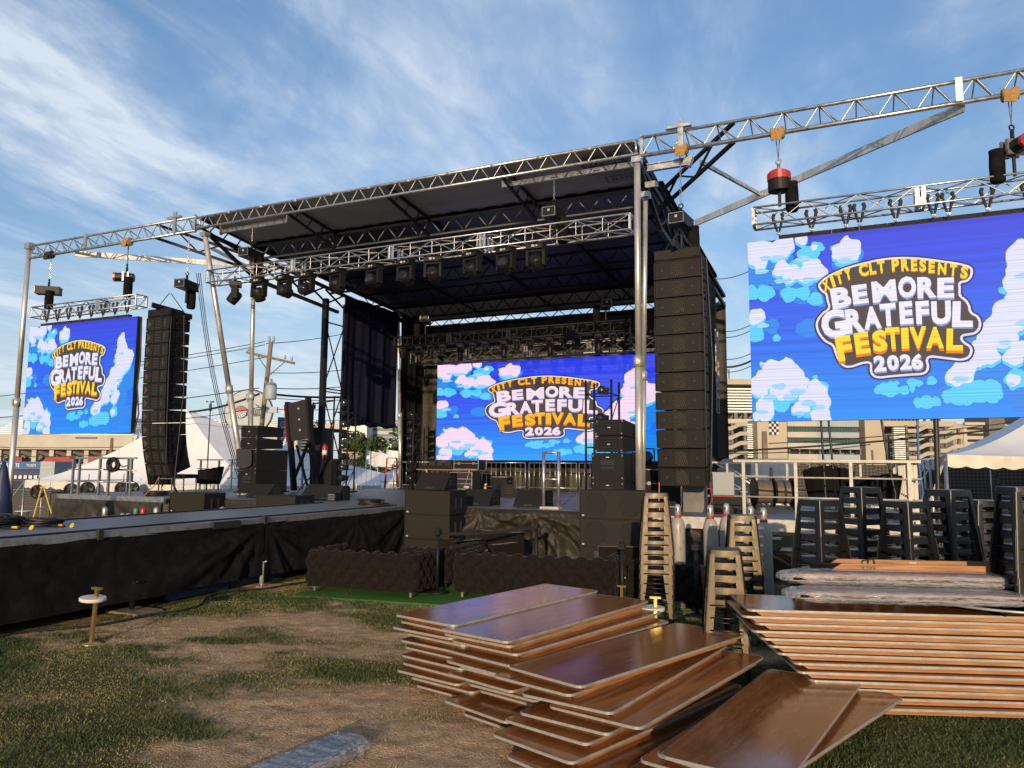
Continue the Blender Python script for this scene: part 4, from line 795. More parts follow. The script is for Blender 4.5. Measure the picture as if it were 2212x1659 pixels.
def screen(lbl, loc, w, h, rz=0, sky='led', white='led_white', letter='led_letter', yel='led_yel', logo=(0.555, .52, .9)):
    # the picture is stretched to each panel's own shape, as the operators did
    t = thing('led_screen', lbl, 'screen', loc, rz)
    MB().bx(-w/2, w/2, .01, .16, 0, h).build('cabinet', 'blackmat', t)
    mb = MB(); mb.add([(-w/2, 0, 0), (w/2, 0, 0), (w/2, 0, 1), (-w/2, 0, 1)], [(0, 1, 2, 3)]); pn = mb.build('display_panel', sky, t); pn.scale = (1, 1, h)
    # u of the survey runs over the 5 m wide right screen; keep the picture's own layout
    fx = lambda u: (u-.5)*w
    lay = 0.002
    for key, mname in (('mid', 'led_mid'), ('light', 'led_light'), ('rim', 'led_light'), ('white', white), ('mid2', 'led_mid2')):
        mb = MB(); k = 0
        for (zx, zy, r) in (CLD['white'] if key == 'rim' else CLD[key]):
            if r <= 0: continue
            u, v = uv_(zx, zy); ry = r*.5184*(WPX/3840)*.0092*1.6/_Hh*.62; rx_ = ry*_Hh/_W*1.2
            ry *= {'rim': 1.36, 'mid2': .55}.get(key, 1.2); v -= .012 if key == 'rim' else .012 if key == 'mid2' else 0; n = 20; ph = k*1.3
            pts = []
            for i in range(n):
                a = 2*PI*i/n; f = 1+.10*math.sin(3*a+ph)+.06*math.sin(5*a-ph*2)
                x = min(max(fx(u+rx_*f*math.cos(a)), -w/2), w/2); z = min(max(v+ry*f*math.sin(a), 0), 1)*h
                pts.append((x, -lay-k*.00004, z))
            mb.add(pts, [tuple(range(n))]); k += 1
        mb.build('cloud_artwork', mname, t); lay += .005
    # logo
    P0 = [uv_(*p) for p in BLOB]; cx = sum(p[0] for p in P0)/len(P0)
    P = [(fx(u), v*h) for u, v in P0]; P = smooth_poly(P)
    sgn = 1 if sum(P[i-1][0]*P[i][1]-P[i][0]*P[i-1][1] for i in range(len(P))) > 0 else -1
    k = h/3.48
    def plate(name, d, m):
        nonlocal lay
        mb = MB(); Q = offset_poly(P, d*sgn); n = len(Q); mb.add([(x, -lay, z) for x, z in Q], [tuple(range(n))])
        me_ = mb.build(name, m, t)
        bm = bmesh.new(); bm.from_mesh(me_.data); bmesh.ops.triangulate(bm, faces=bm.faces, ngon_method='EAR_CLIP'); bm.to_mesh(me_.data); bm.free(); lay += .004
    plate('logo_shadow', .03*k, 'led_edge'); plate('logo_rim', .0, 'led_rim'); plate('logo_plate', -.038*k, 'led_dark')
    def letters(name, lst, wl, m, dx=0, dz=0, sc=1., off=.05):
        nonlocal lay
        mb = MB()
        for i, (ch, zx, zy, hh, ang) in enumerate(lst):
            u, v = uv_(zx, zy); v2 = uv_(zx, zy+hh)[1]; ht = abs(v-v2)*h*sc; wt = (uv_(zx+wl[i]/2, zy)[0]-uv_(zx-wl[i]/2, zy)[0])*w*sc
            x0, z0, y0 = fx(u)+dx*k, v*h+dz*k, -lay-i*.00004
            a = math.radians(ang*.62); ca, sa = math.cos(a), math.sin(a)
            put_text(mb, ch, lambda p, q, x0=x0, z0=z0, y0=y0, ca=ca, sa=sa: V_((x0+(p*ca-q*sa), y0, z0+p*sa+q*ca)), w=wt, h=ht, offset=off)
        mb.build(name, m, t); lay += .004
    letters('presents_shadow', GL, GW, 'led_ora', 0, -.018, 1, .045); letters('presents_lettering', GL, GW, yel, 0, 0, 1, .045)
    letters('title_shade', WL, WW, 'led_shade', .004, -.034, off=.05); letters('title_lettering', WL, WW, letter, off=.05)
    letters('festival_shade', YL, YW, 'led_ora', 0, -.036, off=.05); letters('festival_lettering', YL, YW, yel, 0, .008, .97, off=.05)
    return t
rs_ = screen('big right screen with blue sky, clouds and festival logo hanging from the wing truss', (.75, 14.8, 2.90), 5.0, 3.48)
mb = MB()
for i in range(9): mb.bx(-1.18-.75+i*.469+.003, -1.18-.75+(i+1)*.469-.003, .02, .14, 3.483, 3.57)
mb.build('header_beam', 'cab', rs_)
ls_ = screen('left screen with blue sky, clouds and festival logo hanging beside the tall pole', (-21.06, 14.8, 2.87), 4.80, 3.36)
mb = MB(); mb.bx(-1.95, 2.0, .02, .14, 3.363, 3.45); mb.build('header_beam', 'blackmat', ls_)
screen('main screen at the rear of the stage with pinkish clouds and festival logo', (-10.2, 25.0, 2.22), 8.85, 3.66, 0, 'led2', 'led_pink', 'led_letter2', 'led_yel2')
# ================================================================ speakers
def cabinet(parent, w, h, d, mm, tilt, top, curved, gm):
    # one line array cabinet, hung so that its rear top edge keeps the pitch
    mt = Matrix.Translation(top)@Matrix.Rotation(tilt, 4, 'X')
    def tf(mb):
        mb.v = [tuple(mt@Vector(v)) for v in mb.v]; return mb
    mb = MB(); mb.prism([(0, 0), (0, -h), (d, -h*.93), (d, -h*.07)], -w/2, w/2, lambda u, v, s: Vector((s, u, v)))
    for sx in (-1, 1):
        mb.box((sx*(w/2+.012), .08, -h*.5), (.025, .12, h*.96)); mb.box((sx*(w/2+.01), d*.55, -h*.5), (.02, d*.35, h*.35)); mb.tube((sx*(w/2), d*.3, -h*.5), (sx*(w/2+.05), d*.3, -h*.5), .02, 8)
    c = tf(mb).build('cabinet', 'cab', parent)
    g = MB(); z0, z1 = -h+.015, -.015
    g.bx(-w/2+.02, w/2-.02, -.012, .0, z0, z1); g.add([], [])
    tf(g).build('grille', gm, c)
    g = MB()
    for x in (-w/2+.008, w/2-.008): g.bx(x-.008, x+.008, -.03, .01, -h+.004, -.004)
    g.bx(-w/2, w/2, -.026, .0, -.016, -.003); g.bx(-w/2, w/2, -.026, .0, -h+.003, -h+.013)
    for x in (-w*.17, w*.17): g.bx(x-.007, x+.007, -.026, -.01, z0, z1)
    tf(g).build('front_frame', 'black', c)
    g = MB()
    if curved:
        for i in range(7):
            r = .06+i*.035
            pts = [Vector((-w*.14+r*math.cos(a)*1.05, -.02, -h+.02+r*math.sin(a)*1.15)) for a in np.linspace(.12, 1.45, 7)]
            pts = [p for p in pts if abs(p.x) < w*.155 and -h+.02 < p.z < -.03]
            if len(pts) > 1: g.path(pts, .011, 4)
    else:
        for i in range(4): z = z0+.05+i*(h-.11)/3.2; g.bx(-w*.10, w*.12, -.024, -.012, z, z+.012)
    for x in (-w*.33, w*.33): g.tube((x, -.012, -h/2), (x, -.02, -h/2), .016, 10)
    if not curved: g.prism([(-w*.45, -h*.85), (-w*.28, -h*.5), (-w*.45, -h*.15)], -.018, -.0125, lambda u, v, s: Vector((u, s, v))); g.bx(w*.28, w*.31, -.02, -.0125, -h*.8, -h*.2)
    tf(g).build('horn', 'horn', c)
    if curved:
        g = MB(); [g.prism([(sx*w*.21, -h*.82), (sx*w*.44, -h*.92), (sx*w*.44, -h*.08), (sx*w*.21, -h*.18)], -.0165, -.0122, lambda u, v, s: Vector((u, s, v))) for sx in (-1, 1)]; tf(g).build('throat', 'grille_dark', c)
def array(lbl, x, yf, z0, n, tilts, w, h, d, rz, curved, gm):
    t = thing('line_array', lbl, 'speaker array', (x, yf, z0), rz)
    mb = MB(); mb.bx(-w/2, w/2, 0, .06, 0, .24); mb.bx(-w/2, w/2, 0, d, .0, .06); [mb.bx(sx*w*.42-.03, sx*w*.42+.03, -.02, d+.1, .06, .20) for sx in (-1, 1)]; mb.build('rigging_frame', 'grille' if curved else 'cab', t)
    mb = MB(); mb.bar((0, -.25, .3), (0, d+.15, .26), .05, .14); mb.path([(-w*.3, .1, .24), (0, .3, .75)], .012, 5); mb.path([(w*.3, d*.9, .24), (0, .35, .75)], .012, 5); mb.build('bridle_bar', 'black', t)
    top = Vector((0, 0, 0)); a = 0
    for i in range(n):
        a = tilts[i]; cabinet(t, w, h, d, None, a, top.copy(), curved, gm)
        top = top+Matrix.Rotation(a, 3, 'X')@Vector((0, 0, -h-(.022 if curved else .012)))
    c = MB(); c.path([(w/2+.05, d*.6, .1), (w/2+.12, d*.7, -2), (w/2+.05, d*.6, -4.2), (w/2+.1, d*.5, -5)], .018, 5); c.path([(w/2+.03, .0, 0), (w/2+.06, -.02, -1.5), (w/2+.03, .1, -4)], .012, 5); c.build('signal_cable', 'cable', t)
    return t
hR = .348; tR = [0, 0, 0, 0, .01, .01, .015, .02, .06, .10, .14, .19]
array('right line array of twelve stacked cabinets hanging beside the thick front pole', -3.05, 14.42, 6.07, 12, tR, .90, hR, .62, -.02, True, 'grille')
tL = [.0, .0, .0, .0, .02, .02, .03, .04, .10, .16, .24, .32]
array('left line array of twelve stacked cabinets curving at its bottom', -17.25, 14.35, 6.0, 12, tL, .86, .352, .68, .02, False, 'grille_dark')
# ---- subwoofers on the ground
def sub_build(w, h, d, gm, cone):
    t = thing('subwoofer', '', 'subwoofer'); mb = MB(); mb.bx(-w/2, w/2, .02, d, .008, h-.008); mb.bx(-w/2, w/2, .0, .02, .0, .02); mb.bx(-w/2, w/2, 0, .02, h-.02, h); mb.bx(-w/2, -w/2+.02, 0, .02, .02, h-.02); mb.bx(w/2-.02, w/2, 0, .02, .02, h-.02)
    b = mb.build('cabinet', 'cab', t)
    mb = MB(); mb.bx(-w/2+.02, w/2-.02, .006, .019, .02, h-.02)
    if not cone:
        for i in range(28): z = .03+i*(h-.06)/28; mb.bx(-w/2+.022, w/2-.022, .002, .0055, z, z+.006)
    mb.build('grille', gm, t)
    mb = MB()
    for y in (d*.35, d*.68):
        mb.bx(w/2-.001, w/2+.004, y-.05, y+.05, .12, h-.12); mb.bx(w/2+.004, w/2+.016, y-.012, y+.012, h*.3, h*.7)
    [mb.tube((w/2, y, z), (w/2+.008, y, z), .01, 6) for y in (.08, d*.5, d-.06) for z in (.05, h-.05)]
    mb.build('handle', 'blackmat', t)
    if cone:
        mb = MB()
        for x in (-w*.26, w*.26): mb.lathe([(.20, 0), (.205, .004), (.21, 0)], (x, .002, h/2), 28, Matrix.Rotation(PI/2, 3, 'X')); mb.tube((x, .006, h/2), (x, .0, h/2), .012, 8)
        mb.build('cone_ring', 'grille_dark', t)
    mb = MB(); mb.box((-w/2+.07, .003, .05), (.045, .006, .028)); mb.build('badge', 'display', t)
    return t
sb = Repeat(sub_build(1.09, .5, .72, 'grille', False))
for i in range(3): sb((-8.14, 13.58, i*.502), .0, f'{("bottom", "middle", "top")[i]} subwoofer in the stack left of the creased stage front', 'subwoofers left of the stage front')
sc_ = Repeat(sub_build(1.30, .53, .74, 'grille', True))
for i in range(3): sc_((-4.13, 13.55, i*.532), 0, f'{("bottom", "middle", "top")[i]} subwoofer in the stack right of the creased stage front', 'subwoofers right of the stage front')
for g, (x, y, rz) in enumerate(((-12.2, 13.6, .06), (-15.0, 13.6, .06))):
    for i in range(3): sb((x, y, -.2+i*.502), rz, f'{("bottom", "middle", "top")[i]} subwoofer in the {"nearer" if g == 0 else "farther left"} stack beyond the runway', 'subwoofers beyond the runway')
# ---- stage monitors
def wedge_build():
    t = thing('stage_monitor', '', 'stage monitor'); mb = MB(); mb.prism([(0, 0), (.06, .10), (.30, .36), (.56, .36), (.60, .30), (.60, 0)], -.36, .36, lambda u, v, s: Vector((s, u, v))); mb.build('cabinet', 'cab', t)
    mb = MB(); g = [(.068, .098), (.298, .348)]; d_ = V_((.26, -.23)).normalized()*.008
    mb.prism([(g[0][0]-.006, g[0][1]+.006), (g[1][0]-.006, g[1][1]+.006), g[1], g[0]], -.345, .345, lambda u, v, s: Vector((s, u, v))); mb.build('grille', 'grille_dark', t)
    mb = MB(); [mb.bx(sx*.365-.006, sx*.365+.006, .26, .50, .10+.07*k, .14+.07*k) for sx in (-1, 1) for k in range(3)]; mb.bx(-.1, .1, -.004, .002, .02, .07); mb.build('handle', 'blackmat', t)
    return t
wg = Repeat(wedge_build())
mon = [((-14.3, 15.2, D), -.1, 'stage monitor at the left, in front of the tall speaker stack'), ((-13.05, 15.9, D+.0), .05, 'stage monitor with brownish grille just right of the leftmost one'), ((-12.0, 15.1, D), .1, 'stage monitor nearest the runway with a small amplifier box beside it'),
       ((-8.2, 13.75, 1.51), .03, 'stage monitor lying on top of the left subwoofer stack'), ((-7.8, 15.05, D), .0, 'stage monitor left of centre at the stage lip'), ((-6.55, 15.2, D), .02, 'stage monitor right of centre at the stage lip'),
       ((-8.9, 20.0, D), 2.2, 'stage monitor turned away, deeper on stage between the two lip monitors')]
for l, rz, lb in mon: wg(l, rz, lb, 'stage monitors')
mb = MB(); mb.bx(-.13, .13, -.1, .1, 0, .2); o = mb.build('amplifier_box', 'plastic'); o.location = (-11.75, 15.15, D); tag(o, 'small black electronics box on the deck by the rightmost left-hand monitor', 'box')
mb = MB(); [mb.bx(-.10, .10, -.106, -.1, .03+.04*k, .05+.04*k) for k in range(4)]; p_ = mb.build('panel', 'alu_dark', o)
# ---- side fills: two subs and two tops each
def sidefill_box(name, w, d, h, kind):
    t = thing(name, '', 'speaker'); mb = MB()
    if kind == 'top': mb.prism([(0, 0), (0, h), (d, h*.88), (d, h*.12)], -w/2, w/2, lambda u, v, s: Vector((s, u, v)))
    else: mb.bx(-w/2, w/2, 0, d, 0, h)
    mb.build('cabinet', 'cab', t); mb = MB()
    fr = [(-w*.40, h*.14), (w*.40, h*.14), (w*.40, h*.86), (-w*.40, h*.86)]
    if kind == 'top':
        for i in range(4): a, b = fr[i], fr[(i+1) % 4]; mb.bar((a[0], -.008, a[1]), (b[0], -.008, b[1]), .018)
        for i in range(4): a, b = fr[i], fr[(i+1) % 4]; mb.bar((a[0]*.62, -.008, h/2+(a[1]-h/2)*.55), (b[0]*.62, -.008, h/2+(b[1]-h/2)*.55), .015)
    else:
        mb.bx(-w*.22, w*.22, -.006, .0, h*.56, h*.74); mb.bx(-w*.22, w*.22, -.006, .0, h*.42, h*.5)
    mb.build('handle' if kind == 'top' else 'port', 'blackmat', t)
    mb = MB(); [mb.tube((x, 0, z), (x, -.012, z), .018, 8) for x in (-w*.45, w*.45) for z in (h*.1, h*.9)]; mb.build('bolt', 'alu_dark', t)
    mb = MB(); mb.box((0, -.009, h*.5 if kind == 'top' else h*.84), (.07, .006, .022)); mb.build('badge', 'display', t)
    return t
ft = Repeat(sidefill_box('fill_top_speaker', .66, .95, .33, 'top')); fb = Repeat(sidefill_box('fill_subwoofer', .72, 1.15, .58, 'sub'))
lx, ly, lr = -15.42, 16.0, -.08                                                        # left stack, turned slightly across the stage
fb((lx, ly, D+.12), lr, 'lower speaker box in the left side stack on a wheeled board', 'left side fill stack'); fb((lx, ly, D+.705), lr, 'upper large speaker box in the left side stack, partly under a grey blanket', 'left side fill stack')
ft((lx+.02, ly, D+1.29), lr, 'lower of the two slim speakers topping the left side stack', 'left side fill stack'); ft((lx+.02, ly, D+1.625), lr, 'uppermost slim speaker of the left side stack', 'left side fill stack')
rx_, ry_, rr = -4.72, 15.15, -.08
fb((rx_, ry_, D+.02), rr, 'lower speaker box in the right side stack', 'right side fill stack'); fb((rx_, ry_, D+.605), rr, 'upper large speaker box in the right side stack, dark cloth hanging on its side', 'right side fill stack')
ft((rx_+.03, ry_, D+1.20), rr-.1, 'lower of the two slim speakers topping the right side stack', 'right side fill stack'); o = ft((rx_+.03, ry_, D+1.55), rr-.1, 'uppermost slim tilted speaker of the right side stack', 'right side fill stack'); o.rotation_euler = (-.10, 0, rr-.1)
t = thing('wheeled_board', 'wheeled dolly under the left side speaker stack', 'dolly', (lx, ly, D), lr); MB().bx(-.42, .42, -.08, 1.2, .085, .118).build('board', 'black', t)
mb = MB(); [mb.tube((x-.02, y, .042), (x+.02, y, .042), .042, 12) for x in (-.33, .33) for y in (.05, 1.05)]; mb.build('caster', 'alu_dark', t)
def blanket(lbl, loc, rz, w, l1, dp, m):
    mb = MB(); mb.grid(16, 16, lambda u, v: Vector(((u-.5)*w+.02*math.sin(v*9), (dp-v*(dp+l1)) if v*(dp+l1) < dp else -.03-.02*math.sin(u*8)*(v*(dp+l1)-dp)/l1, .015*math.sin(u*7)*.3+.01 if v*(dp+l1) < dp else -(v*(dp+l1)-dp)*(1+.25*math.sin(u*2.5+.4)))))
    o = mb.build('blanket', m); o.location = loc; o.rotation_euler = (0, 0, rz); return tag(o, lbl, 'blanket')
blanket('grey moving blanket draped over the front of the left side speaker stack', (lx-.06, ly-.05, D+1.30), lr, .62, .42, .5, 'velor')
blanket('dark grey cloth hanging off the side of the right speaker stack', (rx_+.41, ry_+.75, D+1.20), PI/2+rr, .55, .55, .3, 'velor')
# ---- light towers
def tower(lbl, loc, rz, h, nl, w=.5):
    t = thing('light_tower', lbl, 'light tower', loc, rz); mb = MB()
    for x in (-w/2, w/2):
        for y in (-w/2, w/2): mb.tube((x, y, .04), (x, y, h), .028, 8)
    for z in np.arange(.1, h+.05, .62):
        for a, b in (((-1, -1), (1, -1)), ((1, -1), (1, 1)), ((1, 1), (-1, 1)), ((-1, 1), (-1, -1))): mb.tube((a[0]*w/2, a[1]*w/2, min(z, h-.02)), (b[0]*w/2, b[1]*w/2, min(z, h-.02)), .014, 6)
        if z+.6 < h:
            mb.tube((w/2, -w/2, z), (w/2, w/2, z+.6), .012, 6); mb.tube((-w/2, w/2, z), (w/2, w/2, z+.6), .012, 6)
    mb.build('frame', 'black', t); MB().bx(-w/2-.08, w/2+.08, -w/2-.08, w/2+.08, 0, .04).build('base_plate', 'black', t)
    for i in range(nl):
        z = h-.22-i*(h-.4)/max(nl-.2, 1); mb = MB(); a = (-.35 if i % 2 else .3)
        mt = Matrix.Rotation(a, 3, 'Z')@Matrix.Rotation(PI/2, 3, 'X')
        mb.lathe([(.05, -.12), (.10, -.09), (.115, .06), (.11, .11)], (0, -.06, z), 14, mt); mb.box((0, .1, z), (.22, .12, .16)); b = mb.build('spotlight', 'plastic', t)
        mb = MB(); mb.lathe([(.10, .112), (.06, .125), (.01, .13)], (0, -.06, z), 14, mt); mb.build('lens', 'lens', b)
    return t
tower('black light tower with a column of spotlights at the left side of the stage', (-15.1, 19.9, D), .15, 3.1, 8, .52)
tower('black light tower with a column of spotlights left of the main screen', (-14.85, 23.6, D), -.1, 2.95, 9, .5)
tower('black light tower rising behind the right side speaker stack', (-5.38, 16.9, D), 0, 2.9, 4, .62)
t = thing('lighting_stand', 'thin black crank stand left of the left light tower', 'stand', (-16.0, 19.4, D)); mb = MB(); mb.tube((0, 0, 0), (0, 0, 2.9), .03, 8); mb.tube((0, 0, 2.85), (.7, .2, 2.95), .025, 8); mb.build('mast', 'black', t); mb = MB(); [mb.tube((0, 0, .5), (.4*math.cos(a), .4*math.sin(a), .02), .018, 6) for a in (0, 2.1, 4.2)]; mb.box((0, 0, 2.75), (.12, .12, .14)); mb.build('leg', 'black', t)
# ================================================================ lounge furniture in front of the stage
def sofa(lbl, loc, rz, w, d, h=.68):
    t = thing('tufted_sofa', lbl, 'sofa', loc, rz, 'tufted sofas'); th_ = .17; rc = .09
    # U-shaped path of the outer face
    pth = []
    def seg(a, b, n): a, b = Vector((*a, 0)), Vector((*b, 0)); dr = (b-a).normalized(); nn = Vector((dr.y, -dr.x, 0)); [pth.append((a.lerp(b, i/n), nn)) for i in range(n+1)]
    def arc(c, a0, a1, n): [pth.append((Vector((c[0]+rc*math.cos(a0+(a1-a0)*i/n), c[1]+rc*math.sin(a0+(a1-a0)*i/n), 0)), Vector((math.cos(a0+(a1-a0)*i/n), math.sin(a0+(a1-a0)*i/n), 0)))) for i in range(1, n)]
    seg((-w/2, d), (-w/2, rc), int(d/.018)); arc((-w/2+rc, rc), PI, 1.5*PI, 6); seg((-w/2+rc, 0), (w/2-rc, 0), int(w/.016)); arc((w/2-rc, rc), 1.5*PI, 2*PI, 6); seg((w/2, rc), (w/2, d), int(d/.018))
    cs = []; zb = .13; k = 34
    for i in range(k+1): cs.append((0, zb+(h-.06-zb)*i/k, 1, 0))
    for i in range(1, 9): a = PI*i/9; cs.append((-th_/2+th_/2*math.cos(a), h-.06+.06*math.sin(a), math.cos(a), math.sin(a)))
    for i in range(5): cs.append((-th_, h-.06-(h-.06-.36)*i/4, -1, 0))
    lens = [0]
    for i in range(1, len(pth)): lens.append(lens[-1]+(pth[i][0]-pth[i-1][0]).length)
    tl = [0]
    for i in range(1, len(cs)): tl.append(tl[-1]+math.hypot(cs[i][0]-cs[i-1][0], cs[i][1]-cs[i-1][1]))
    mb = MB(); vs = []; pu, pv = .245, .25
    for i, (p, nn) in enumerate(pth):
        for j, (o_, z, cn, cz_) in enumerate(cs):
            a = lens[i]/pu+tl[j]/pv; b = lens[i]/pu-tl[j]/pv
            g = abs(math.sin(PI*a)*math.sin(PI*b)); g = g**.45*.06-.03
            vs.append(p+nn*(o_+g*cn)+Vector((0, 0, z+g*cz_)))
    m_ = len(cs); mb.add(vs, [(i*m_+j, (i+1)*m_+j, (i+1)*m_+j+1, i*m_+j+1) for i in range(len(pth)-1) for j in range(m_-1)], True)
    mb.add([vs[j] for j in range(m_)], [tuple(range(m_))]); mb.add([vs[(len(pth)-1)*m_+j] for j in range(m_)], [tuple(range(m_))])
    mb.build('frame', 'velvet', t)
    mb = MB(); mb.bx(-w/2+.1, w/2-.1, .1, d-.02, .13, .30); n = 3 if w > 2 else 2; cw = (w-2*th_)/n
    mb.build('seat_base', 'velvet', t)
    for i in range(n): c_ = MB(); x = -w/2+th_+cw*(i+.5); c_.bx(x-cw/2+.005, x+cw/2-.005, th_+.01, d-.01, .305, .44); c_.build('seat_cushion', 'velvet', t)
    for x in (-w/2+.12, w/2-.12):
        for y in (.1, d-.1): l = MB(); l.bar((x, y, .045), (x, y, .14), .03, .012); l.bar((x, y, .045), (x, y+.05, .045), .03, .01); l.build('leg', 'alu_dark', t)
    return t
sofa('tufted dark sofa nearest the runway, seen from behind, its right arm running away', (-7.02, 9.72, 0), math.radians(6), 1.92, 1.02)
sofa('long tufted dark sofa behind the leftmost table piles', (-4.42, 10.35, 0), math.radians(7), 2.45, 1.0, .70)
sofa('tufted dark sofa farther back between the two sub stacks, only its left end showing', (-6.15, 11.7, 0), math.radians(95), 1.7, .9, .66)
sofa('tufted dark sofa half hidden behind the tall bronze stool stack', (-2.25, 11.0, 0), math.radians(3), 1.75, .95, .62)
def armchair(lbl, loc, rz, m='velvet_blk', legs='gold', w=.78, h=.78, grp='black velvet armchairs'):
    t = thing('armchair', lbl, 'armchair', loc, rz, grp); R = .36
    mb = MB(); ns = 40
    def f(u, v):
        a = PI*(.93+1.14*u); sc = .018*abs(math.sin(PI*8*u)); z = .22+(h-.22+.03*abs(math.sin(PI*8*u)))*v*(1-.22*abs(u-.5)*2)
        r = R+.03+.10*v+sc; return Vector((r*math.cos(a)*1.05, .32+r*math.sin(a)*.95, z))
    def g(u, v): p = f(u, v); c = Vector((0, .32, p.z)); return c+(p-c)*.82
    mb.grid(ns, 8, f); mb.grid(ns, 8, g); mb.grid(ns, 2, lambda u, v: f(u, 1).lerp(g(u, 1), v)); mb.grid(2, 8, lambda u, v: f(0, v).lerp(g(0, v), u)); mb.grid(2, 8, lambda u, v: f(1, v).lerp(g(1, v), u)); mb.build('backrest', m, t)
    mb = MB(); mb.lathe([(.30, .24), (.36, .28), (.36, .40), (.33, .43)], (0, .34, 0), 24); mb.build('seat', m, t)
    for x, y in ((-.24, .10), (.24, .10), (-.25, .58), (.25, .58)): l = MB(); l.tube((x, y, .26), (x*1.15, y+(.0 if y > .3 else -.04), 0), .017, 8, .011); l.build('leg', legs, t)
    return t
armchair('black velvet armchair seen from behind, partly covered by the left speaker array', (-19.9, 16.75, D), .1)
armchair('black velvet armchair with scalloped back turned sideways by the left railing', (-19.1, 18.5, D), 1.9)
armchair('big black velvet armchair with scalloped back behind the railing under the right screen', (-.55, 17.6, D), 0, w=.95, h=.95)
armchair('black velvet armchair at the far end of the right railing, mostly hidden by stacked stools', (.55, 17.2, D), .6)
# low flat-armed lounge chairs behind the long sofa
def club(lbl, loc, rz):
    t = thing('lounge_chair', lbl, 'lounge chair', loc, rz, 'flat black lounge chairs'); mb = MB(); mb.bx(-.5, .5, 0, .16, .32, .78); mb.bx(-.5, -.36, .16, .85, .32, .62); mb.bx(.36, .5, .16, .85, .32, .62); mb.build('frame', 'velvet', t)
    mb = MB(); mb.bx(-.35, .35, .16, .84, .30, .46); mb.build('seat', 'velvet', t)
    mb = MB(); [mb.bar(a, b, .022) for x in (-.47, .47) for a, b in (((x, .03, .012), (x, .03, .32)), ((x, .82, .012), (x, .82, .32)), ((x, .03, .012), (x, .82, .012)))]; mb.bar((-.47, .03, .31), (.47, .03, .31), .022); mb.bar((-.47, .02, .55), (-.2, .0, .56), .02); mb.build('leg_frame', 'gold', t)
club('flat dark lounge chair on thin gold legs behind the belt barrier', (-6.0, 12.75, .045), 2.9)
club('flat dark lounge chair beside the tall bronze stool stack, gold legs showing', (-3.25, 11.6, 0), .4)
t = thing('ottoman', 'flat black ottoman on a chrome frame on the left platform', 'ottoman', (-18.85, 16.7, D), .12); MB().bx(-.5, .5, -.3, .3, .44, .56).build('cushion', 'velvet_blk', t)
mb = MB(); [mb.bar(a, b, .03) for x in (-.46, .46) for y in (-.27, .27) for a, b in (((x, y, .015), (x, y, .43)), ((x, -.27, .015), (x, .27, .015)))]; mb.bar((-.46, -.27, .43), (.46, -.27, .43), .03); mb.bar((-.46, -.27, .015), (.46, -.27, .015), .03); mb.build('leg_frame', 'chrome', t)
# belt posts
def belt_post():
    t = thing('belt_post', '', 'belt post'); MB().lathe([(.17, 0), (.17, .012), (.12, .03), (.03, .04)], (0, 0, 0), 24).build('base', 'black', t); MB().tube((0, 0, .03), (0, 0, .9), .027, 14).build('pole', 'plastic', t)
    mb = MB(); mb.tube((0, 0, .88), (0, 0, 1.0), .034, 14); mb.bx(-.045, .045, -.045, .045, .90, .97); mb.build('belt_head', 'black', t); return t
bp_ = Repeat(belt_post())
bp_((-6.05, 10.45, .045), 0, 'black belt barrier post at the left end of the long sofa', 'belt barrier posts')
bp_((-5.12, 12.25, .045), 0, 'black belt barrier post behind the middle of the long sofa, belt attached', 'belt barrier posts')
bp_((-2.98, 10.2, 0), 0, 'black belt barrier post left of the tall bronze stool stack', 'belt barrier posts')
bp_((-2.05, 10.6, 0), 0, 'black belt barrier post between two silver gas cylinders', 'belt barrier posts')
mb = MB(); a, b = Vector((-6.02, 10.5, .97)), Vector((-5.14, 12.22, .99)); mb.grid(14, 2, lambda u, v: a.lerp(b, u)+Vector((0, 0, -.03*math.sin(PI*u)-.05*v))); mb.grid(14, 2, lambda u, v: a.lerp(b, u)+Vector((.006, .003, -.03*math.sin(PI*u)-.05*v))); o = mb.build('barrier_belt', 'blackmat'); tag(o, 'black belt stretched between two posts behind the long sofa', 'belt')
# drink tables
def drink_table(lbl, loc, rz, rot=None):
    t = thing('drink_table', lbl, 'drink table', loc, rz, 'small gold drink tables')
    mb = MB(); mb.lathe([(.13, 0), (.135, .008), (.12, .02), (.02, .026)], (0, 0, 0), 28); mb.build('base', 'gold', t); MB().bx(-.017, .017, -.017, .017, .02, .60).build('stem', 'gold', t)
    mb = MB(); mb.lathe([(.13, .47), (.14, .475), (.14, .505), (.132, .51)], (-.04, 0, 0), 28); mb.build('tray', 'tentvalance', t); MB().bx(-.06, .06, -.02, .02, .60, .622).build('handle', 'gold', t)
    if rot: t.rotation_euler = rot
    return t
drink_table('slim gold drink table with round white tray standing tilted on the grass by the runway', (-7.92, 5.95, .005), .3, (.03, .07, .25))
drink_table('slim gold drink table with white tray at the foot of the tall bronze stool stack', (-2.05, 8.3, .0), .2)
o = MB().bx(-.06, .06, -.02, .02, .50, .522); t = thing('drink_table', 'gold drink table whose T handle peeks out left of the tall bronze stool stack', 'drink table', (-2.78, 9.5, 0), 0, 'small gold drink tables'); MB().lathe([(.13, 0), (.135, .008), (.12, .02), (.02, .026)], (0, 0, 0), 20).build('base', 'gold', t); MB().bx(-.017, .017, -.017, .017, .02, .50).build('stem', 'gold', t); o.build('handle', 'gold', t)
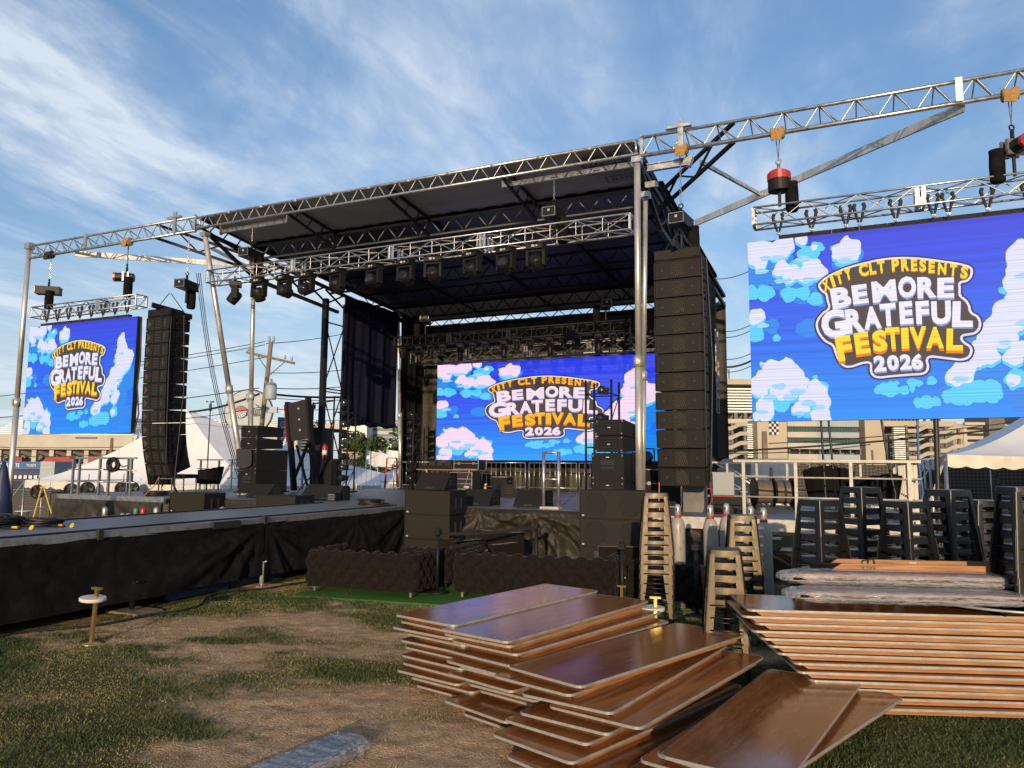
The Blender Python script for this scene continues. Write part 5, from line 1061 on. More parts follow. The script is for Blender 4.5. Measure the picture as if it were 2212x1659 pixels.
# bottle on the grass
t = thing('bottle', 'dark bottle with orange cap lying on the grass at far left', 'bottle', (-8.2, 4.87, .045), 0); mt = Matrix.Rotation(PI/2, 3, 'Y'); mt = Matrix.Rotation(-.35, 3, 'Z')@mt
MB().lathe([(.03, -.11), (.036, -.1), (.036, .04), (.02, .075), (.017, .09)], (0, 0, 0), 14, mt).build('body', 'plastic', t); MB().lathe([(.026, .088), (.026, .115), (.02, .118)], (0, 0, 0), 14, Matrix.Rotation(PI, 3, 'Z')@mt if False else mt).build('cap', 'orange', t)
# ================================================================ gas cylinders
def cyl_build(band='red', cap='cylcap'):
    t = thing('gas_cylinder', '', 'gas cylinder')
    MB().lathe([(.095, 0), (.105, .01), (.105, 1.14), (.10, 1.20), (.08, 1.26), (.05, 1.29), (.045, 1.30)], (0, 0, 0), 22).build('body', 'cyl', t)
    MB().lathe([(.052, 1.29), (.055, 1.30), (.053, 1.325)], (0, 0, 0), 18).build('neck_ring', band, t)
    mb = MB(); mb.lathe([(.042, 1.32), (.046, 1.33), (.046, 1.44), (.038, 1.475), (.012, 1.49)], (0, 0, 0), 18); c = mb.build('valve_cap', cap, t)
    mb = MB(); mb.box((0, -.046, 1.41), (.022, .008, .04)); mb.build('vent_hole', 'darkgap', c); return t
cy = Repeat(cyl_build())
for x, y, l in ((-2.42, 11.2, 'silver gas cylinder right beside the tall bronze stool stack, second from the left'), (-2.66, 11.6, 'silver gas cylinder mostly hidden behind the tall bronze stool stack'), (-1.94, 11.2, 'rust stained gas cylinder behind the short stool stack'), (-1.83, 11.9, 'silver gas cylinder mostly hidden left of the second bronze stool stack'), (-1.40, 11.3, 'silver gas cylinder with glassy cap behind the second bronze stool stack'), (-1.17, 10.9, 'silver gas cylinder standing clear left of the black stool stacks')):
    cy((x, y, .0), random.random(), l, 'silver gas cylinders', rot=(0, (random.random()-.5)*.015, random.random()-.5))
bpy.data.objects
for i, (px, py, capm, l, s) in enumerate(((909, 1268, 'cylcap', 'big grey cylinder top showing left over the runway', 1.05), (1062, 1322, 'cylcap', 'small grey cylinder top barely showing over the runway, left one of a close pair', .8), (1110, 1322, 'cylcap', 'small grey cylinder top barely showing over the runway, right one of a close pair', .8), (1178, 1272, 'green', 'green banded cylinder top beyond the runway', 1), (1238, 1275, 'red', 'bright red cylinder top beyond the runway', 1), (1353, 1270, 'cylcap', 'grey cylinder top nearest the far subwoofers', 1), (1922, 1268, 'cylcap', 'tiny silver cylinder top beside the far subwoofer stack', .6))):
    p = YP(px*.434*WPX/3840, (1350+py*.434)*WPX/3840, 12.9); t = thing('gas_cylinder', l, 'gas cylinder', (p.x, p.y, p.z-1.49), 0, 'cylinders beyond the runway')
    MB().lathe([(.10, 0), (.105, .01), (.105, 1.14), (.10, 1.20), (.07, 1.26), (.045, 1.30)], (0, 0, 0), 18).build('body', 'cyl', t); MB().lathe([(.05*s+.01, 1.29), (.066, 1.31), (.066, 1.43), (.05, 1.475), (.012, 1.49)], (0, 0, 0), 16).build('valve_cap', capm, t)
# ================================================================ metal bar stools
def stool_build(m):
    t = thing('bar_stool', '', 'bar stool'); top, bot, hz_ = .158, .220, .76
    mb = MB(); r = .03; pl = []
    for cx_, cy_, a0 in ((1, 1, 0), (-1, 1, .5), (-1, -1, 1), (1, -1, 1.5)): pl += [(cx_*(top-r)+r*math.cos(PI*(a0+.5*k/3)), cy_*(top-r)+r*math.sin(PI*(a0+.5*k/3))) for k in range(4)]
    mb.prism(pl, .752, .76, lambda u, v, w: Vector((u, v, w))); n = len(pl)
    f = 1+(bot-top)/top*(.066/hz_)
    lo_ = [Vector((u*f, v*f, hz_-.066)) for u, v in pl]; hi_ = [Vector((u, v, hz_-.004)) for u, v in pl]
    mb.add(hi_+lo_, [(i, (i+1) % n, n+(i+1) % n, n+i) for i in range(n)], True)
    mb.build('seat', m, t)
    mb = MB(); mb.lathe([(.035, .7602), (.03, .7608), (.02, .7604)], (0, 0, 0), 14); mb.build('hand_hole', 'darkgap', t)
    for sx in (-1, 1):
        for sy in (-1, 1):
            mb = MB(); P = lambda z, dx_, dy_: Vector((sx*(top+(bot-top)*(1-z/hz_)-dx_), sy*(top+(bot-top)*(1-z/hz_)-dy_), z))
            zs = [.72, .5, .25, .0]; wdt = [.064, .055, .042, .033]
            rows = []
            for z, w_ in zip(zs, wdt):
                c_ = .024; row = [P(z, w_, 0)]
                for k in range(6): q_ = PI/2*k/5; row.append(P(z, c_*(1-math.sin(q_)), c_*(1-math.cos(q_))))
                rows.append(row+[P(z, 0, w_)])
            vs = [p for r_ in rows for p in r_]; mb.add(vs, [(i*8+j, i*8+j+1, (i+1)*8+j+1, (i+1)*8+j) for i in range(3) for j in range(7)], True)
            vs2 = [p-Vector((sx*.004, sy*.004, 0)) for p in vs]; mb.add(vs2, [(i*8+j+1, i*8+j, (i+1)*8+j, (i+1)*8+j+1) for i in range(3) for j in range(7)], True)
            a, b = P(.36, .013, -.002), P(.12, .013, -.002); mb.path([P(.40, .0085, .0085)+Vector((sx*.004, sy*.004, 0)), P(.06, .0085, .0085)+Vector((sx*.004, sy*.004, 0))], .007, 5)
            mb.build('leg', m, t)
    mb = MB(); q = lambda z: top+(bot-top)*(1-z/hz_)-.012
    for z in (.24,):
        k = q(z)
        for a, b in (((-k, -k), (k, -k)), ((k, -k), (k, k)), ((k, k), (-k, k)), ((-k, k), (-k, -k))): mb.tube((*a, z), (*b, z), .008, 6)
    k = q(.66); mb.bar((-k, -k, .67), (k, k, .64), .018, .004); mb.bar((-k, k, .67), (k, -k, .64), .018, .004); mb.build('stretcher', m, t)
    return t
SG = Repeat(stool_build('gun')); SK = Repeat(stool_build('stoolblk'))
def stack(rep, x, y, rz, n, name, grp, pitch=.118, z0=0., lean=(0, 0)):
    for i in range(n):
        pos = 'bottom' if i == 0 else 'top' if i == n-1 else ORD[i]
        l = f'{"topmost" if i == n-1 else "lowest" if i == 0 else ORD[i]+" from the bottom"} bar stool of {name}'
        rep((x+lean[0]*i, y+lean[1]*i, z0+i*pitch), rz+random.uniform(-.025, .025), l, grp)
stack(SG, -2.36, 9.55, .28, 9, 'the tallest bronze stack', 'bronze bar stools', lean=(.002, 0))
stack(SG, -1.22, 7.75, .20, 5, 'the short bronze stack', 'bronze bar stools')
stack(SG, -1.27, 9.45, .22, 7, 'the bronze stack before the gas cylinders', 'bronze bar stools')
stack(SK, -.38, 8.6, .83, 9, 'the leftmost black stack', 'black bar stools', lean=(.002, .003))
stack(SK, .04, 9.55, .80, 10, 'the tall second black stack from the left', 'black bar stools')
stack(SK, .45, 8.75, .82, 9, 'the middle black stack', 'black bar stools')
stack(SK, .86, 9.05, .80, 10, 'the tall black stack right of the middle one', 'black bar stools')
stack(SK, 1.25, 9.6, .38, 9, 'the black stack glimpsed behind', 'black bar stools')
stack(SK, 1.33, 7.9, .33, 10, 'the nearest black stack by the right edge', 'black bar stools', pitch=.125)
# ================================================================ folding tables
def table_build():
    t = thing('folding_table', '', 'folding table'); L_, W_, r = 1.22, .38, .055; pl = []
    for cx_, cy_, a0 in ((1, 1, 0), (-1, 1, .5), (-1, -1, 1), (1, -1, 1.5)): pl += [(cx_*(W_-r)+r*math.cos(PI*(a0+.5*k/5)), cy_*(L_-r)+r*math.sin(PI*(a0+.5*k/5))) for k in range(6)]
    MB().prism([(u*.994, v*.998) for u, v in pl], -.018, 0, lambda u, v, w: Vector((u, v, w))).build('tabletop', 'lam', t)
    mb = MB(); n = len(pl); q = lambda s, z: [Vector((u*(1+s/W_), v*(1+s/L_), z)) for u, v in pl]
    A_, B_, C_, D_ = q(-.003, .0015), q(.002, .0), q(.002, -.0175), q(-.006, -.0175)
    vs = A_+B_+C_+D_; mb.add(vs, [(k*n+i, k*n+(i+1) % n, (k+1)*n+(i+1) % n, (k+1)*n+i) for k in range(3) for i in range(n)], False); mb.build('edge_band', 'edge', t)
    mb = MB()
    for x in (-.335, .335): mb.prism([(-1.155, -.019), (1.155, -.019), (1.10, -.056), (-1.10, -.056)], x-.011, x+.011, lambda u, v, w: Vector((w, u, v)))
    for y in (-1.10, 1.10): mb.prism([(-.324, -.0192), (.324, -.0192), (.300, -.055), (-.300, -.055)], y-.011, y+.011, lambda u, v, w: Vector((u, w, v)))
    mb.build('apron', 'wood', t)
    mb = MB(); [mb.path([(x, s*.95, -.030), (x, s*.15, -.040)], .011, 6) for x in (-.25, .25) for s in (-1, 1)]; [mb.tube((-.25, y, -.040), (.25, y, -.040), .011, 6) for y in (-.15, .15)]; mb.build('folded_leg', 'black', t)
    return t
TB = Repeat(table_build())
def put_table(nl, ang, z, lbl, grp, tilt=(0, 0)):
    # nl = near-left corner of the top; ang = direction of the long side from the near end (degrees from +Y, clockwise)
    a = math.radians(ang); u = Vector((math.sin(a), math.cos(a), 0)); v = Vector((math.cos(a), -math.sin(a), 0))
    c = Vector((nl[0], nl[1], z))+u*1.22+v*.38
    return TB((c.x, c.y, z), -a, lbl, grp, rot=(tilt[0], tilt[1], -a))
def ordw(i, n): return 'topmost' if i == 0 else 'lowest' if i == n-1 else ORD[i]+' from the top'
grp = 'brown folding tables in piles'
cor = lambda p: (p[0]+.0, p[1]-.0)
PA = [(-4.02,6.15),(-3.98,6.17),(-4.05,6.14),(-3.93,6.2),(-3.97,6.16),(-3.92,6.16),(-3.9,6.08),(-3.87,6.05),(-3.9,6.0),(-3.77,6.04),(-3.7,6.02)]
AA = [13.6, 15.5, 12.5, 14.8, 13, 14.5, 13.4, 15, 12.6, 13.2, 14]
ztop = .63
for i, (p, a) in enumerate(zip(PA, AA)): put_table(p, a, ztop-.0568*i, f'{ordw(i, 11)} brown folding table in the leftmost pile', grp)
PB = [(-3.40,5.87),(-3.42,5.96),(-3.35,5.98),(-3.32,5.87),(-3.28,5.76),(-3.19,5.83),(-3.28,5.79),(-3.07,5.78),(-2.99,5.83),(-3.22,5.63),(-3.0,5.56)]
AB = [13.7, 13.2, 15.5, 18, 17.5, 15, 18, 14.5, 16, 20.5, 19]
for i, (p, a) in enumerate(zip(PB, AB)): put_table((p[0]+.03, p[1]), a, .612-.0565*i if i < 10 else .0495, f'{ordw(i, 11)} brown folding table in the second pile from the left', grp)
PC = [(-2.62,5.55),(-2.70,5.46),(-2.39,5.30),(-2.17,5.30),(-2.38,5.24),(-2.49,5.21),(-2.51,5.05),(-2.31,4.86)]
AC = [20.5, 16.5, 10, 13, 11.5, 16, 19.5, 23]
for i, (p, a) in enumerate(zip(PC, AC)): put_table((p[0]+.04, p[1]+.02), a, .455-.0568*i, f'{ordw(i, 8)} brown folding table in the nearer middle pile', grp)
put_table((-1.175, 4.80), 9.5, .262, 'topmost wide table of the nearest pile, glossy and scratched', grp)
put_table((-1.25, 4.98), 19.6, .204, 'table turned askew under the glossy topmost one of the nearest pile', grp)
put_table((-1.36, 4.98), 14.0, .146, 'third table down in the nearest pile', grp)
put_table((-1.42, 4.88), 11.0, .088, 'lowest table of the nearest pile', grp)
PR = [(-.84,6.73),(-.89,6.77),(-.79,6.84),(-.82,6.83),(-.75,6.87),(-.69,6.91),(-.63,6.95),(-.5,6.94),(-.47,6.92),(-.38,6.95),(-.30,6.99),(-.22,7.0),(-.10,6.98)]
AR = [71, 71.5, 70.8, 71.2, 70.5, 71, 71, 70, 70.6, 71.5, 70.2, 69.5, 69]
for i, (p, a) in enumerate(zip(PR, AR)):
    # these lie with the long side facing the camera
    an = math.radians(90-a); u = Vector((math.cos(an), math.sin(an), 0)); v = Vector((-math.sin(an), math.cos(an), 0)); c = Vector((p[0]-.03, p[1]-.02, 0))+u*1.22+v*.38
    TB((c.x, c.y, .848-.0635*i), an+PI/2, f'{ordw(i, 13)} brown folding table in the tall sunlit pile at the right', grp, rot=(0, 0, an+PI/2))
# round table, wrapped bundles and boards on the sunlit pile
t = thing('round_table', 'round black folding table lying on the sunlit pile under the wrapped bundles', 'round table', (1.12, 7.95, .905), .32)
mb = MB(); mb.lathe([(.75, 0), (.76, .003), (.76, .016), (.75, .019)], (0, 0, 0), 56); mb.build('tabletop', 'plastic', t); mb = MB(); mb.lathe([(.7605, .0), (.764, .002), (.764, .017), (.7605, .019)], (0, 0, 0), 56); mb.build('edge_band', 'edge', t)
mb = MB(); mb.prism([(-.32, 0), (.32, 0), (.25, -.05), (-.25, -.05)], -.60, -.58, lambda u, v, w: Vector((u, w, v))); mb.prism([(-.32, 0), (.32, 0), (.25, -.05), (-.25, -.05)], .58, .60, lambda u, v, w: Vector((u, w, v))); mb.build('apron', 'woodx', t); mb = MB(); mb.tube((-.3, -.66, -.02), (.35, -.66, -.02), .013, 6); mb.build('folded_leg', 'black', t)
def wrapped(lbl, loc, rz, L_, w, h):
    t = thing('wrapped_bundle', lbl, 'wrapped bundle', loc, rz, 'plastic wrapped table bundles'); mb = MB(); mb.prism([(-L_/2+.08, .0), (L_/2-.08, 0), (L_/2-.16, h-.02), (-L_/2+.16, h-.02)], -w/2+.03, w/2-.03, lambda u, v, s: Vector((u, s, v+.01))); mb.build('boards', 'woodx', t)
    mb = MB(); mb.bx(-L_/2+.05, L_/2-.05, -w/2+.02, w/2-.02, .004, .022); mb.tube((-L_/2+.1, -w/2+.015, .045), (L_/2-.1, -w/2+.015, .05), .012, 6); mb.build('steel_frame', 'plastic', t)
    mb = MB(); n = 60
    rr_ = np.random.RandomState(int(L_*100))
    def f(u, v):
        a = 2*PI*v; x = (u-.5)*L_; e = min(1, min(u, 1-u)*9); k = .4+.6*e**.6; nz = rr_.normal(0, .0018)
        cx_ = math.copysign(abs(math.cos(a))**.4, math.cos(a)); sz_ = math.copysign(abs(math.sin(a))**.4, math.sin(a))
        return Vector((x, cx_*(w/2+.012)*k+nz, h/2+sz_*(h/2+.014)*k+nz))
    mb.grid(n, 25, f, True); mb.build('plastic_film', 'wrap', t); return t
wrapped('lower plastic wrapped bundle lying on the round black table', (.35, 7.28, .925), .335, 2.02, .34, .085)
wrapped('upper plastic wrapped bundle lying behind the lower one on the sunlit pile', (.30, 7.72, 1.005), .325, 2.08, .34, .095)
t = thing('folded_bench_table', 'narrow upturned wooden table with BACK written on its rail lying behind the wrapped bundles', 'narrow table', (.60, 8.12, 1.075), .325)
for y, l in ((-.16, 1.9), (.20, 1.75)): mb = MB(); mb.prism([(-l/2, .02), (l/2, .02), (l/2-.10, .085), (-l/2+.10, .085)], y-.011, y+.011, lambda u, v, w: Vector((u, w, v))); mb.build('rail', 'woodx', t)
mb = MB(); mb.bx(-1.02, 1.02, -.23, .25, -.012, .018); mb.build('tabletop', 'plastic', t)
mb = MB(); [mb.path([(x-.12, .02, .05), (x, .02, .05), (x, .02, .10), (x+.05, .02, .11), (x+.06, .02, .04)], .011, 6) for x in (-.55, .62)]; [mb.tube((x, .04, .05), (x+s*.42, .04, .055), .014, 6) for x, s in ((-.55, -1), (.62, 1))]; mb.build('folded_leg', 'black', t)
mb = MB(); put_text(mb, 'BACK', lambda u, v: Vector((-.62-u, -.1725, .05-v)), w=.13, h=.032, offset=-.01); mb.build('lettering', 'darkgap', t); mb = MB(); mb.box((-.08, .1875, .062), (.07, .003, .018)); mb.build('label_plate', 'display', t)
# wrapped package in the foreground
t = thing('wrapped_package', 'long grey package in stretch film lying on the bare soil in the foreground', 'wrapped package', (-3.42, 4.20, .0), math.radians(83))
mb = MB(); mb.bx(-.85, .36, -.14, .14, .02, .085); mb.build('board', 'alu_dark', t)
mb = MB(); rr_ = np.random.RandomState(5)
def f(u, v):
    a = 2*PI*v; x = -.88+u*1.33; k = .82+.18*min(1, (1-u)*6); nz = rr_.normal(0, .005); cx_ = math.copysign(abs(math.cos(a))**.35, math.cos(a)); sz_ = math.copysign(abs(math.sin(a))**.35, math.sin(a)); e = 1.15 if u > .93 else 1
    return Vector((x+.02*math.sin(9*v*PI)*(u > .95), cx_*.165*k*e+nz, .055+sz_*.05*k*e+nz))
mb.grid(70, 33, f, True); mb.build('plastic_film', 'wrap', t)
mb = MB(); mb.tube((-.33, .02, .106), (-.33, .02, .109), .03, 14); mb.build('hole', 'darkgap', t)
# ================================================================ things on the decks
t = thing('dj_table', 'wooden folding table with DJ gear at the rear of the stage', 'table', (-13.0, 23.3, D)); MB().bx(-1.2, 1.2, -.38, .38, .72, .75).build('tabletop', 'wood', t)
for x in (-.85, .85): mb = MB(); [mb.tube((x, y, 0), (x+.0, -y, .72), .015, 6) for y in (-.3, .3)]; mb.build('leg', 'alu', t)
def flight(lbl, loc, size, rz=0, m='plastic', grp=None):
    w, d, h = size; t = thing('flight_case', lbl, 'flight case', loc, rz, grp); MB().bx(-w/2, w/2, -d/2, d/2, 0, h).build('body', m, t); mb = MB()
    for x in (-w/2, w/2):
        for y in (-d/2, d/2): mb.bar((x, y, 0), (x, y, h), .03)
    for z in (0.015, h-.015, h*.62):
        for y in (-d/2, d/2): mb.bar((-w/2, y, z), (w/2, y, z), .022)
    [mb.box((x, -d/2-.01, h*.62), (.08, .015, .08)) for x in (-w*.3, w*.3)]; mb.build('aluminium_edging', 'alu', t); return t
flight('aluminium edged flight case on the right end of the DJ table', (-12.25, 23.3, D+.75), (.95, .6, .34), 0)
t = thing('dj_mixer', 'black DJ controller in an open case on the left of the DJ table', 'DJ mixer', (-13.45, 23.3, D+.75)); MB().bx(-.72, .72, -.3, .3, 0, .16).build('case', 'plastic', t); mb = MB(); [mb.bx(-.6+i*.32, -.36+i*.32, -.305, -.1, .12, .30 if i % 2 else .24) for i in range(4)]; mb.build('player', 'blackmat', t)
t = thing('equipment_rack', 'grey equipment rack with drawers under the DJ table', 'rack', (-12.25, 22.95, D)); MB().bx(-.42, .42, -.3, .3, .08, .66).build('body', 'blackmat', t); mb = MB(); [mb.bx(-.43, .43, -.32, -.30, z, z+.025) for z in (.08, .26, .42, .64)]; [mb.bar((x, -.31, .08), (x, -.31, .66), .035) for x in (-.42, .42)]; mb.bar((.1, -.32, 0), (.3, -.32, .62), .02); mb.build('rails', 'alu', t); mb = MB(); [mb.bx(x, x+.2, -.325, -.32, .12, .2) for x in (-.36, .12)]; mb.build('drawer_label', 'display', t)
for x, y, w, h, l in ((-13.25, 22.6, .42, .52, 'black speaker box standing under the DJ table'), (-10.95, 23.2, .55, .52, 'black stage case by the rear barricade right of the DJ table'), (-6.6, 21.6, .5, .42, 'small black case in front of the rear barricade near the right side stack')):
    t = thing('equipment_box', l, 'box', (x, y, D)); MB().bx(-w/2, w/2, -.22, .22, 0, h).build('body', 'cab', t); mb = MB(); [mb.box((sx*(w/2+.004), 0, h*.7), (.01, .12, .05)) for sx in (-1, 1)]; mb.bx(-w/2-.005, w/2+.005, -.225, .225, h-.02, h+.004); mb.build('lid', 'alu_dark', t)
t = thing('spray_bottle', 'small spray bottle with orange liquid on the rear of the stage', 'bottle', (-11.3, 22.6, D)); MB().lathe([(.05, 0), (.055, .02), (.055, .16), (.02, .21)], (0, 0, 0), 14).build('body', 'orange', t); mb = MB(); mb.tube((0, 0, .2), (0, 0, .26), .015, 8); mb.box((.02, 0, .27), (.08, .025, .03)); mb.build('trigger', 'signwhite', t)
def barricade(lbl, a, b, h=1.0, n=9, m='alu', grp='steel crowd barriers'):
    a, b = Vector(a), Vector(b); t = thing('crowd_barrier', lbl, 'barrier', tuple(a), 0, grp); d = b-a; mb = MB(); up = Vector((0, 0, 1))
    for z in (.14, h): mb.tube(up*z, d+up*z, .021, 8)
    for e in (Vector(), d): mb.tube(e, e+up*h, .021, 8)
    mb.build('frame', m, t); mb = MB()
    for i in range(1, n): mb.tube(d*i/n+up*.14, d*i/n+up*h, .010, 6)
    mb.build('bar', m, t); mb = MB(); s = d.normalized().cross(up); [mb.bar(d*k-s*.3, d*k+s*.3, .04, .02) for k in (.08, .92)]; mb.build('foot', m, t); return t
for i, (xa, xb, y, l) in enumerate(((-17.0+1.0, -14.35, 24.2, 'steel barrier at the left rear of the stage before the light tower'), (-14.2, -12.4, 24.45, 'steel barrier behind the left of the DJ table'), (-12.35, -10.65, 24.4, 'steel barrier behind the right end of the DJ table'), (-10.5, -8.75, 24.45, 'steel barrier under the middle of the main screen'), (-8.65, -6.9, 24.5, 'steel barrier under the right half of the main screen'))): barricade(l, (xa, y, D), (xb, y+.05, D))
barricade('steel barrier outside the stage seen through the gap beside the left light tower', (-20.2, 27.6, .0), (-17.8, 27.5, .0), 1.9, 9, 'alu')
# small upright goal-like frame at the stage lip
t = thing('ladder_truss', 'small upright silver frame like a narrow goal standing at the front of the stage', 'truss', (-5.87, 14.85, D)); mb = MB()
for x in (-.17, .17): mb.tube((x, 0, .02), (x, 0, 1.2), .036, 12)
mb.build('upright', 'alu', t); mb = MB(); [mb.tube((-.17, 0, z), (.17, 0, z), .025, 10) for z in (1.18, .62)]; mb.build('rung', 'alu', t); mb = MB(); mb.bx(-.21, .21, -.12, .12, 0, .05); mb.build('base_plate', 'whitesteel', t)
def coil(lbl, loc, R, n, m='cable', r=.016, rot=None, plug=None):
    t = thing('cable_coil', lbl, 'cable coil', loc); mb = MB()
    for i in range(n):
        k = R*(.55+.45*random.random()); c = ((random.random()-.5)*R*.3, (random.random()-.5)*R*.3, r+i*r*.75); mb.torus(c, k, r, Matrix.Rotation((random.random()-.5)*.12, 3, 'X'), 30, 5)
    mb.path([(R*.7, 0, r), (R*1.3, -R*.3, r), (R*1.9, -R*.1, r)], r, 5); mb.build('loops', m, t)
    MB().tube((R*.7, 0, 0), (R*.72, .03, r*2+n*r*.7), .03, 8).build('tie', 'blackmat', t)
    if plug: p = MB(); p.tube((R*1.6, -R*.2, .03), (R*1.85, -R*.15, .03), .017, 10); p.build('plug', plug, t); p = MB(); p.lathe([(.034, 0), (.038, .012), (.034, .024)], (R*2.3, R*.1, .02), 14, Matrix.Rotation(1.0, 3, 'X')); p.build('socket', 'yellow', t)
    if rot: t.rotation_euler = rot
    return t
coil('coiled black cable lying on the deck where runway and stage meet', (-9.95, 14.2, D), .36, 9)
coil('coiled black cable with orange plug on the runway', (-10.55, 7.05, D), .26, 8, plug='orange')
coil('heap of black and yellow cable at the left end of the runway', (-10.9, 6.55, D), .36, 12, plug='yellow')
coil('coiled black cable on the left platform under the line array', (-17.6, 14.9, D), .34, 9)
coil('coiled black cable on the right platform behind the gas cylinders', (-2.3, 15.3, D), .4, 8)
coil('heap of black cable with red plug at the right end of the right platform', (-.3, 14.9, D), .42, 12, plug='red')
coil('loose white and black cable on the stage by the right subwoofer stack', (-5.3, 17.6, D), .3, 6)
coil('big black cable coil hanging on the left front railing', (-18.35, 14.16, D+.84), .2, 12, rot=(PI/2, 0, .2))
# thin cable along the runway edge
for pts, l in (([(TX1-.22+.03*math.sin(y*1.3), y, D+.012) for y in np.linspace(3, 14, 40)], 'thin black cable lying along the near edge of the runway deck'), ([(TX0+.35+.02*math.sin(y*1.7), y, D+.012) for y in np.linspace(5, 14.2, 40)], 'thin black cable lying along the far edge of the runway deck')):
    mb = MB(); mb.path(pts, .014, 5); o = mb.build('edge_cable', 'cable'); tag(o, l, 'cable')
mb = MB(); mb.path([(-8.75+.25*math.sin(y*1.9)+.1*math.sin(y*4.1), y, .02) for y in np.linspace(5.2, 10.6, 40)], .016, 5); o = mb.build('ground_cable', 'cable'); tag(o, 'black cable snaking over the grass under the runway skirt', 'cable')
# railings
def railing(lbl, a, b, z0=D, h=1.02, m='alu', posts=2, grp='platform railings', sq=.055, mids=(.36, .68), over=.35):
    a, b = Vector((*a, z0)), Vector((*b, z0)); t = thing('railing_panel', lbl, 'railing', tuple(a), 0, grp); d = b-a; up = Vector((0, 0, 1)); u = d.normalized()
    mb = MB(); mb.bar(up*h-u*over*.5, d+up*h+u*over*.5, sq*1.1, sq*.8); mb.build('top_rail', m, t)
    for i in range(posts): p = d*(i/(posts-1)); q = MB(); q.bar(p-up*.06, p+up*h, sq); q.build('post', m, t)
    mb = MB(); [mb.tube(up*h*k-u*over*.5, d+up*h*k+u*over*.5, .016, 6) for k in mids]; mb.build('mid_rail', m, t); return t
railing('railing panel at the front left corner of the left platform', (-19.83, 14.18), (-18.99, 14.18))
railing('railing panel at the front of the left platform with the cable coil on it', (-18.62, 14.18), (-17.75, 14.18))
railing('railing panel on the left side of the left platform behind the front corner', (-20.55, 14.5), (-20.55, 16.3), grp='platform railings')
for i, (xa, xb, l) in enumerate(((-20.4, -19.7, 'rear railing panel of the left platform behind the scalloped armchair'), (-19.35, -18.5, 'rear railing panel of the left platform left of the tall speaker stack'), (-21.9, -21.0, 'rear railing panel of the left platform behind the line array'))): railing(l, (xa+.0, 20.4), (xb+.0, 20.4))
railing('railing panel between the tall left speaker stack and the mast', (-17.6, 20.9), (-16.7, 20.9))
railing('wide pale railing along the front of the right platform', (-1.83, 14.0), (.80, 14.0), m='whitesteel', posts=4, grp=None, sq=.055, mids=(.38, .72), over=.35)
railing('pale railing at the rear left of the right platform', (-3.6, 19.2), (-1.5, 19.2), m='whitesteel', posts=4, grp=None, sq=.05)
railing('pale railing at the rear right of the right platform', (-1.3, 19.25), (.8, 19.25), m='whitesteel', posts=4, grp=None, sq=.05)
railing('stack of pale railings on the right side of the right platform', (.90, 14.2), (.90, 19.1), m='whitesteel', posts=8, grp=None, sq=.06)
# right wing bits
t = thing('cable_reel', 'large black reel of wound cable on the right platform', 'cable reel', (-1.72, 17.9, D), .35); mt = Matrix.Rotation(PI/2, 3, 'Y')
for x in (-.42, 0, .42): MB().lathe([(.33, -.015), (.34, 0), (.33, .015)], (x, 0, .36), 28, mt).build('flange', 'black', t)
mb = MB(); [mb.lathe([(.25, -.16+.02*i) if i % 2 else (.265, -.16+.02*i) for i in range(17)], (x, 0, .36), 24, mt) for x in (-.21, .21)]; mb.build('wound_cable', 'copperspool', t); mb = MB(); mb.bx(-.5, .5, -.3, .3, 0, .03); mb.bar((-.02, 0, 0), (-.02, 0, .9), .06); mb.build('base', 'black', t)
t = thing('access_stairs', 'silver access stairs with sloping handrails behind the right platform', 'stairs', (-2.9, 19.4, D)); mb = MB()
for y in (.1, .9):
    for z in (.45, .8): mb.tube((-.9, y, z+.55), (1.5, y, z-.9), .03, 8)
mb.build('handrail', 'alu', t); mb = MB(); mb.tube((-.4, .1, 1.0), (-1.0, .1, -.1), .03, 8); mb.tube((-.1, .9, .9), (-.7, .9, -.1), .03, 8); mb.build('post', 'alu', t); mb = MB(); [mb.bx(-.9+i*.34, -.55+i*.34, .1, .9, .42-i*.26, .46-i*.26) for i in range(7)]; mb.build('tread', 'alu_dark', t)
for l, loc, w, h, m in (('grey lidded bin on the right platform just right of the tall bronze stool stack', (-3.0, 15.6, D), .42, .5, 'greystl'), ('pale grey panel leaning at the rear of the right platform', (-2.95, 18.9, D), .5, .75, 'clad'), ('small black case with red straps at the rear of the right platform', (-2.7, 18.2, D), .7, .22, 'plastic')):
    t = thing('stage_bin' if 'bin' in l else 'panel_board' if 'panel' in l else 'equipment_box', l, 'bin' if 'bin' in l else 'panel' if 'panel' in l else 'box', loc); MB().bx(-w/2, w/2, -.2 if m != 'clad' else -.03, .2 if m != 'clad' else .03, 0, h).build('body', m, t); MB().bx(-w/2-.01, w/2+.01, -.21 if m != 'clad' else -.035, .21 if m != 'clad' else .035, h, h+.03).build('rim', m if 'red' not in l else 'red', t)
mb = MB(); mb.path([(-2.55, 14.7, 1.75), (-2.5, 14.6, 1.45), (-2.55, 14.4, 1.14), (-2.3, 14.6, 1.14), (-1.6, 14.9, 1.14), (-1.5, 15.6, 1.14)], .012, 5); o = mb.build('red_cable', 'red'); tag(o, 'red cable and strap dangling below the right line array onto the deck', 'cable')
mb = MB(); mb.path([(-3.5, 14.6, 1.75), (-3.5, 14.55, 1.4), (-3.48, 14.5, 1.14)], .01, 5); o = mb.build('red_cable', 'orange'); tag(o, 'orange strap hanging at the left lower corner of the right line array', 'cable')
mb = MB(); mb.path([(-17.3, 14.7, 1.65), (-17.35, 14.6, 1.4), (-17.6, 14.5, 1.14)], .012, 5); o = mb.build('tie_strap', 'burlap'); tag(o, 'brown strap below the left line array', 'strap')
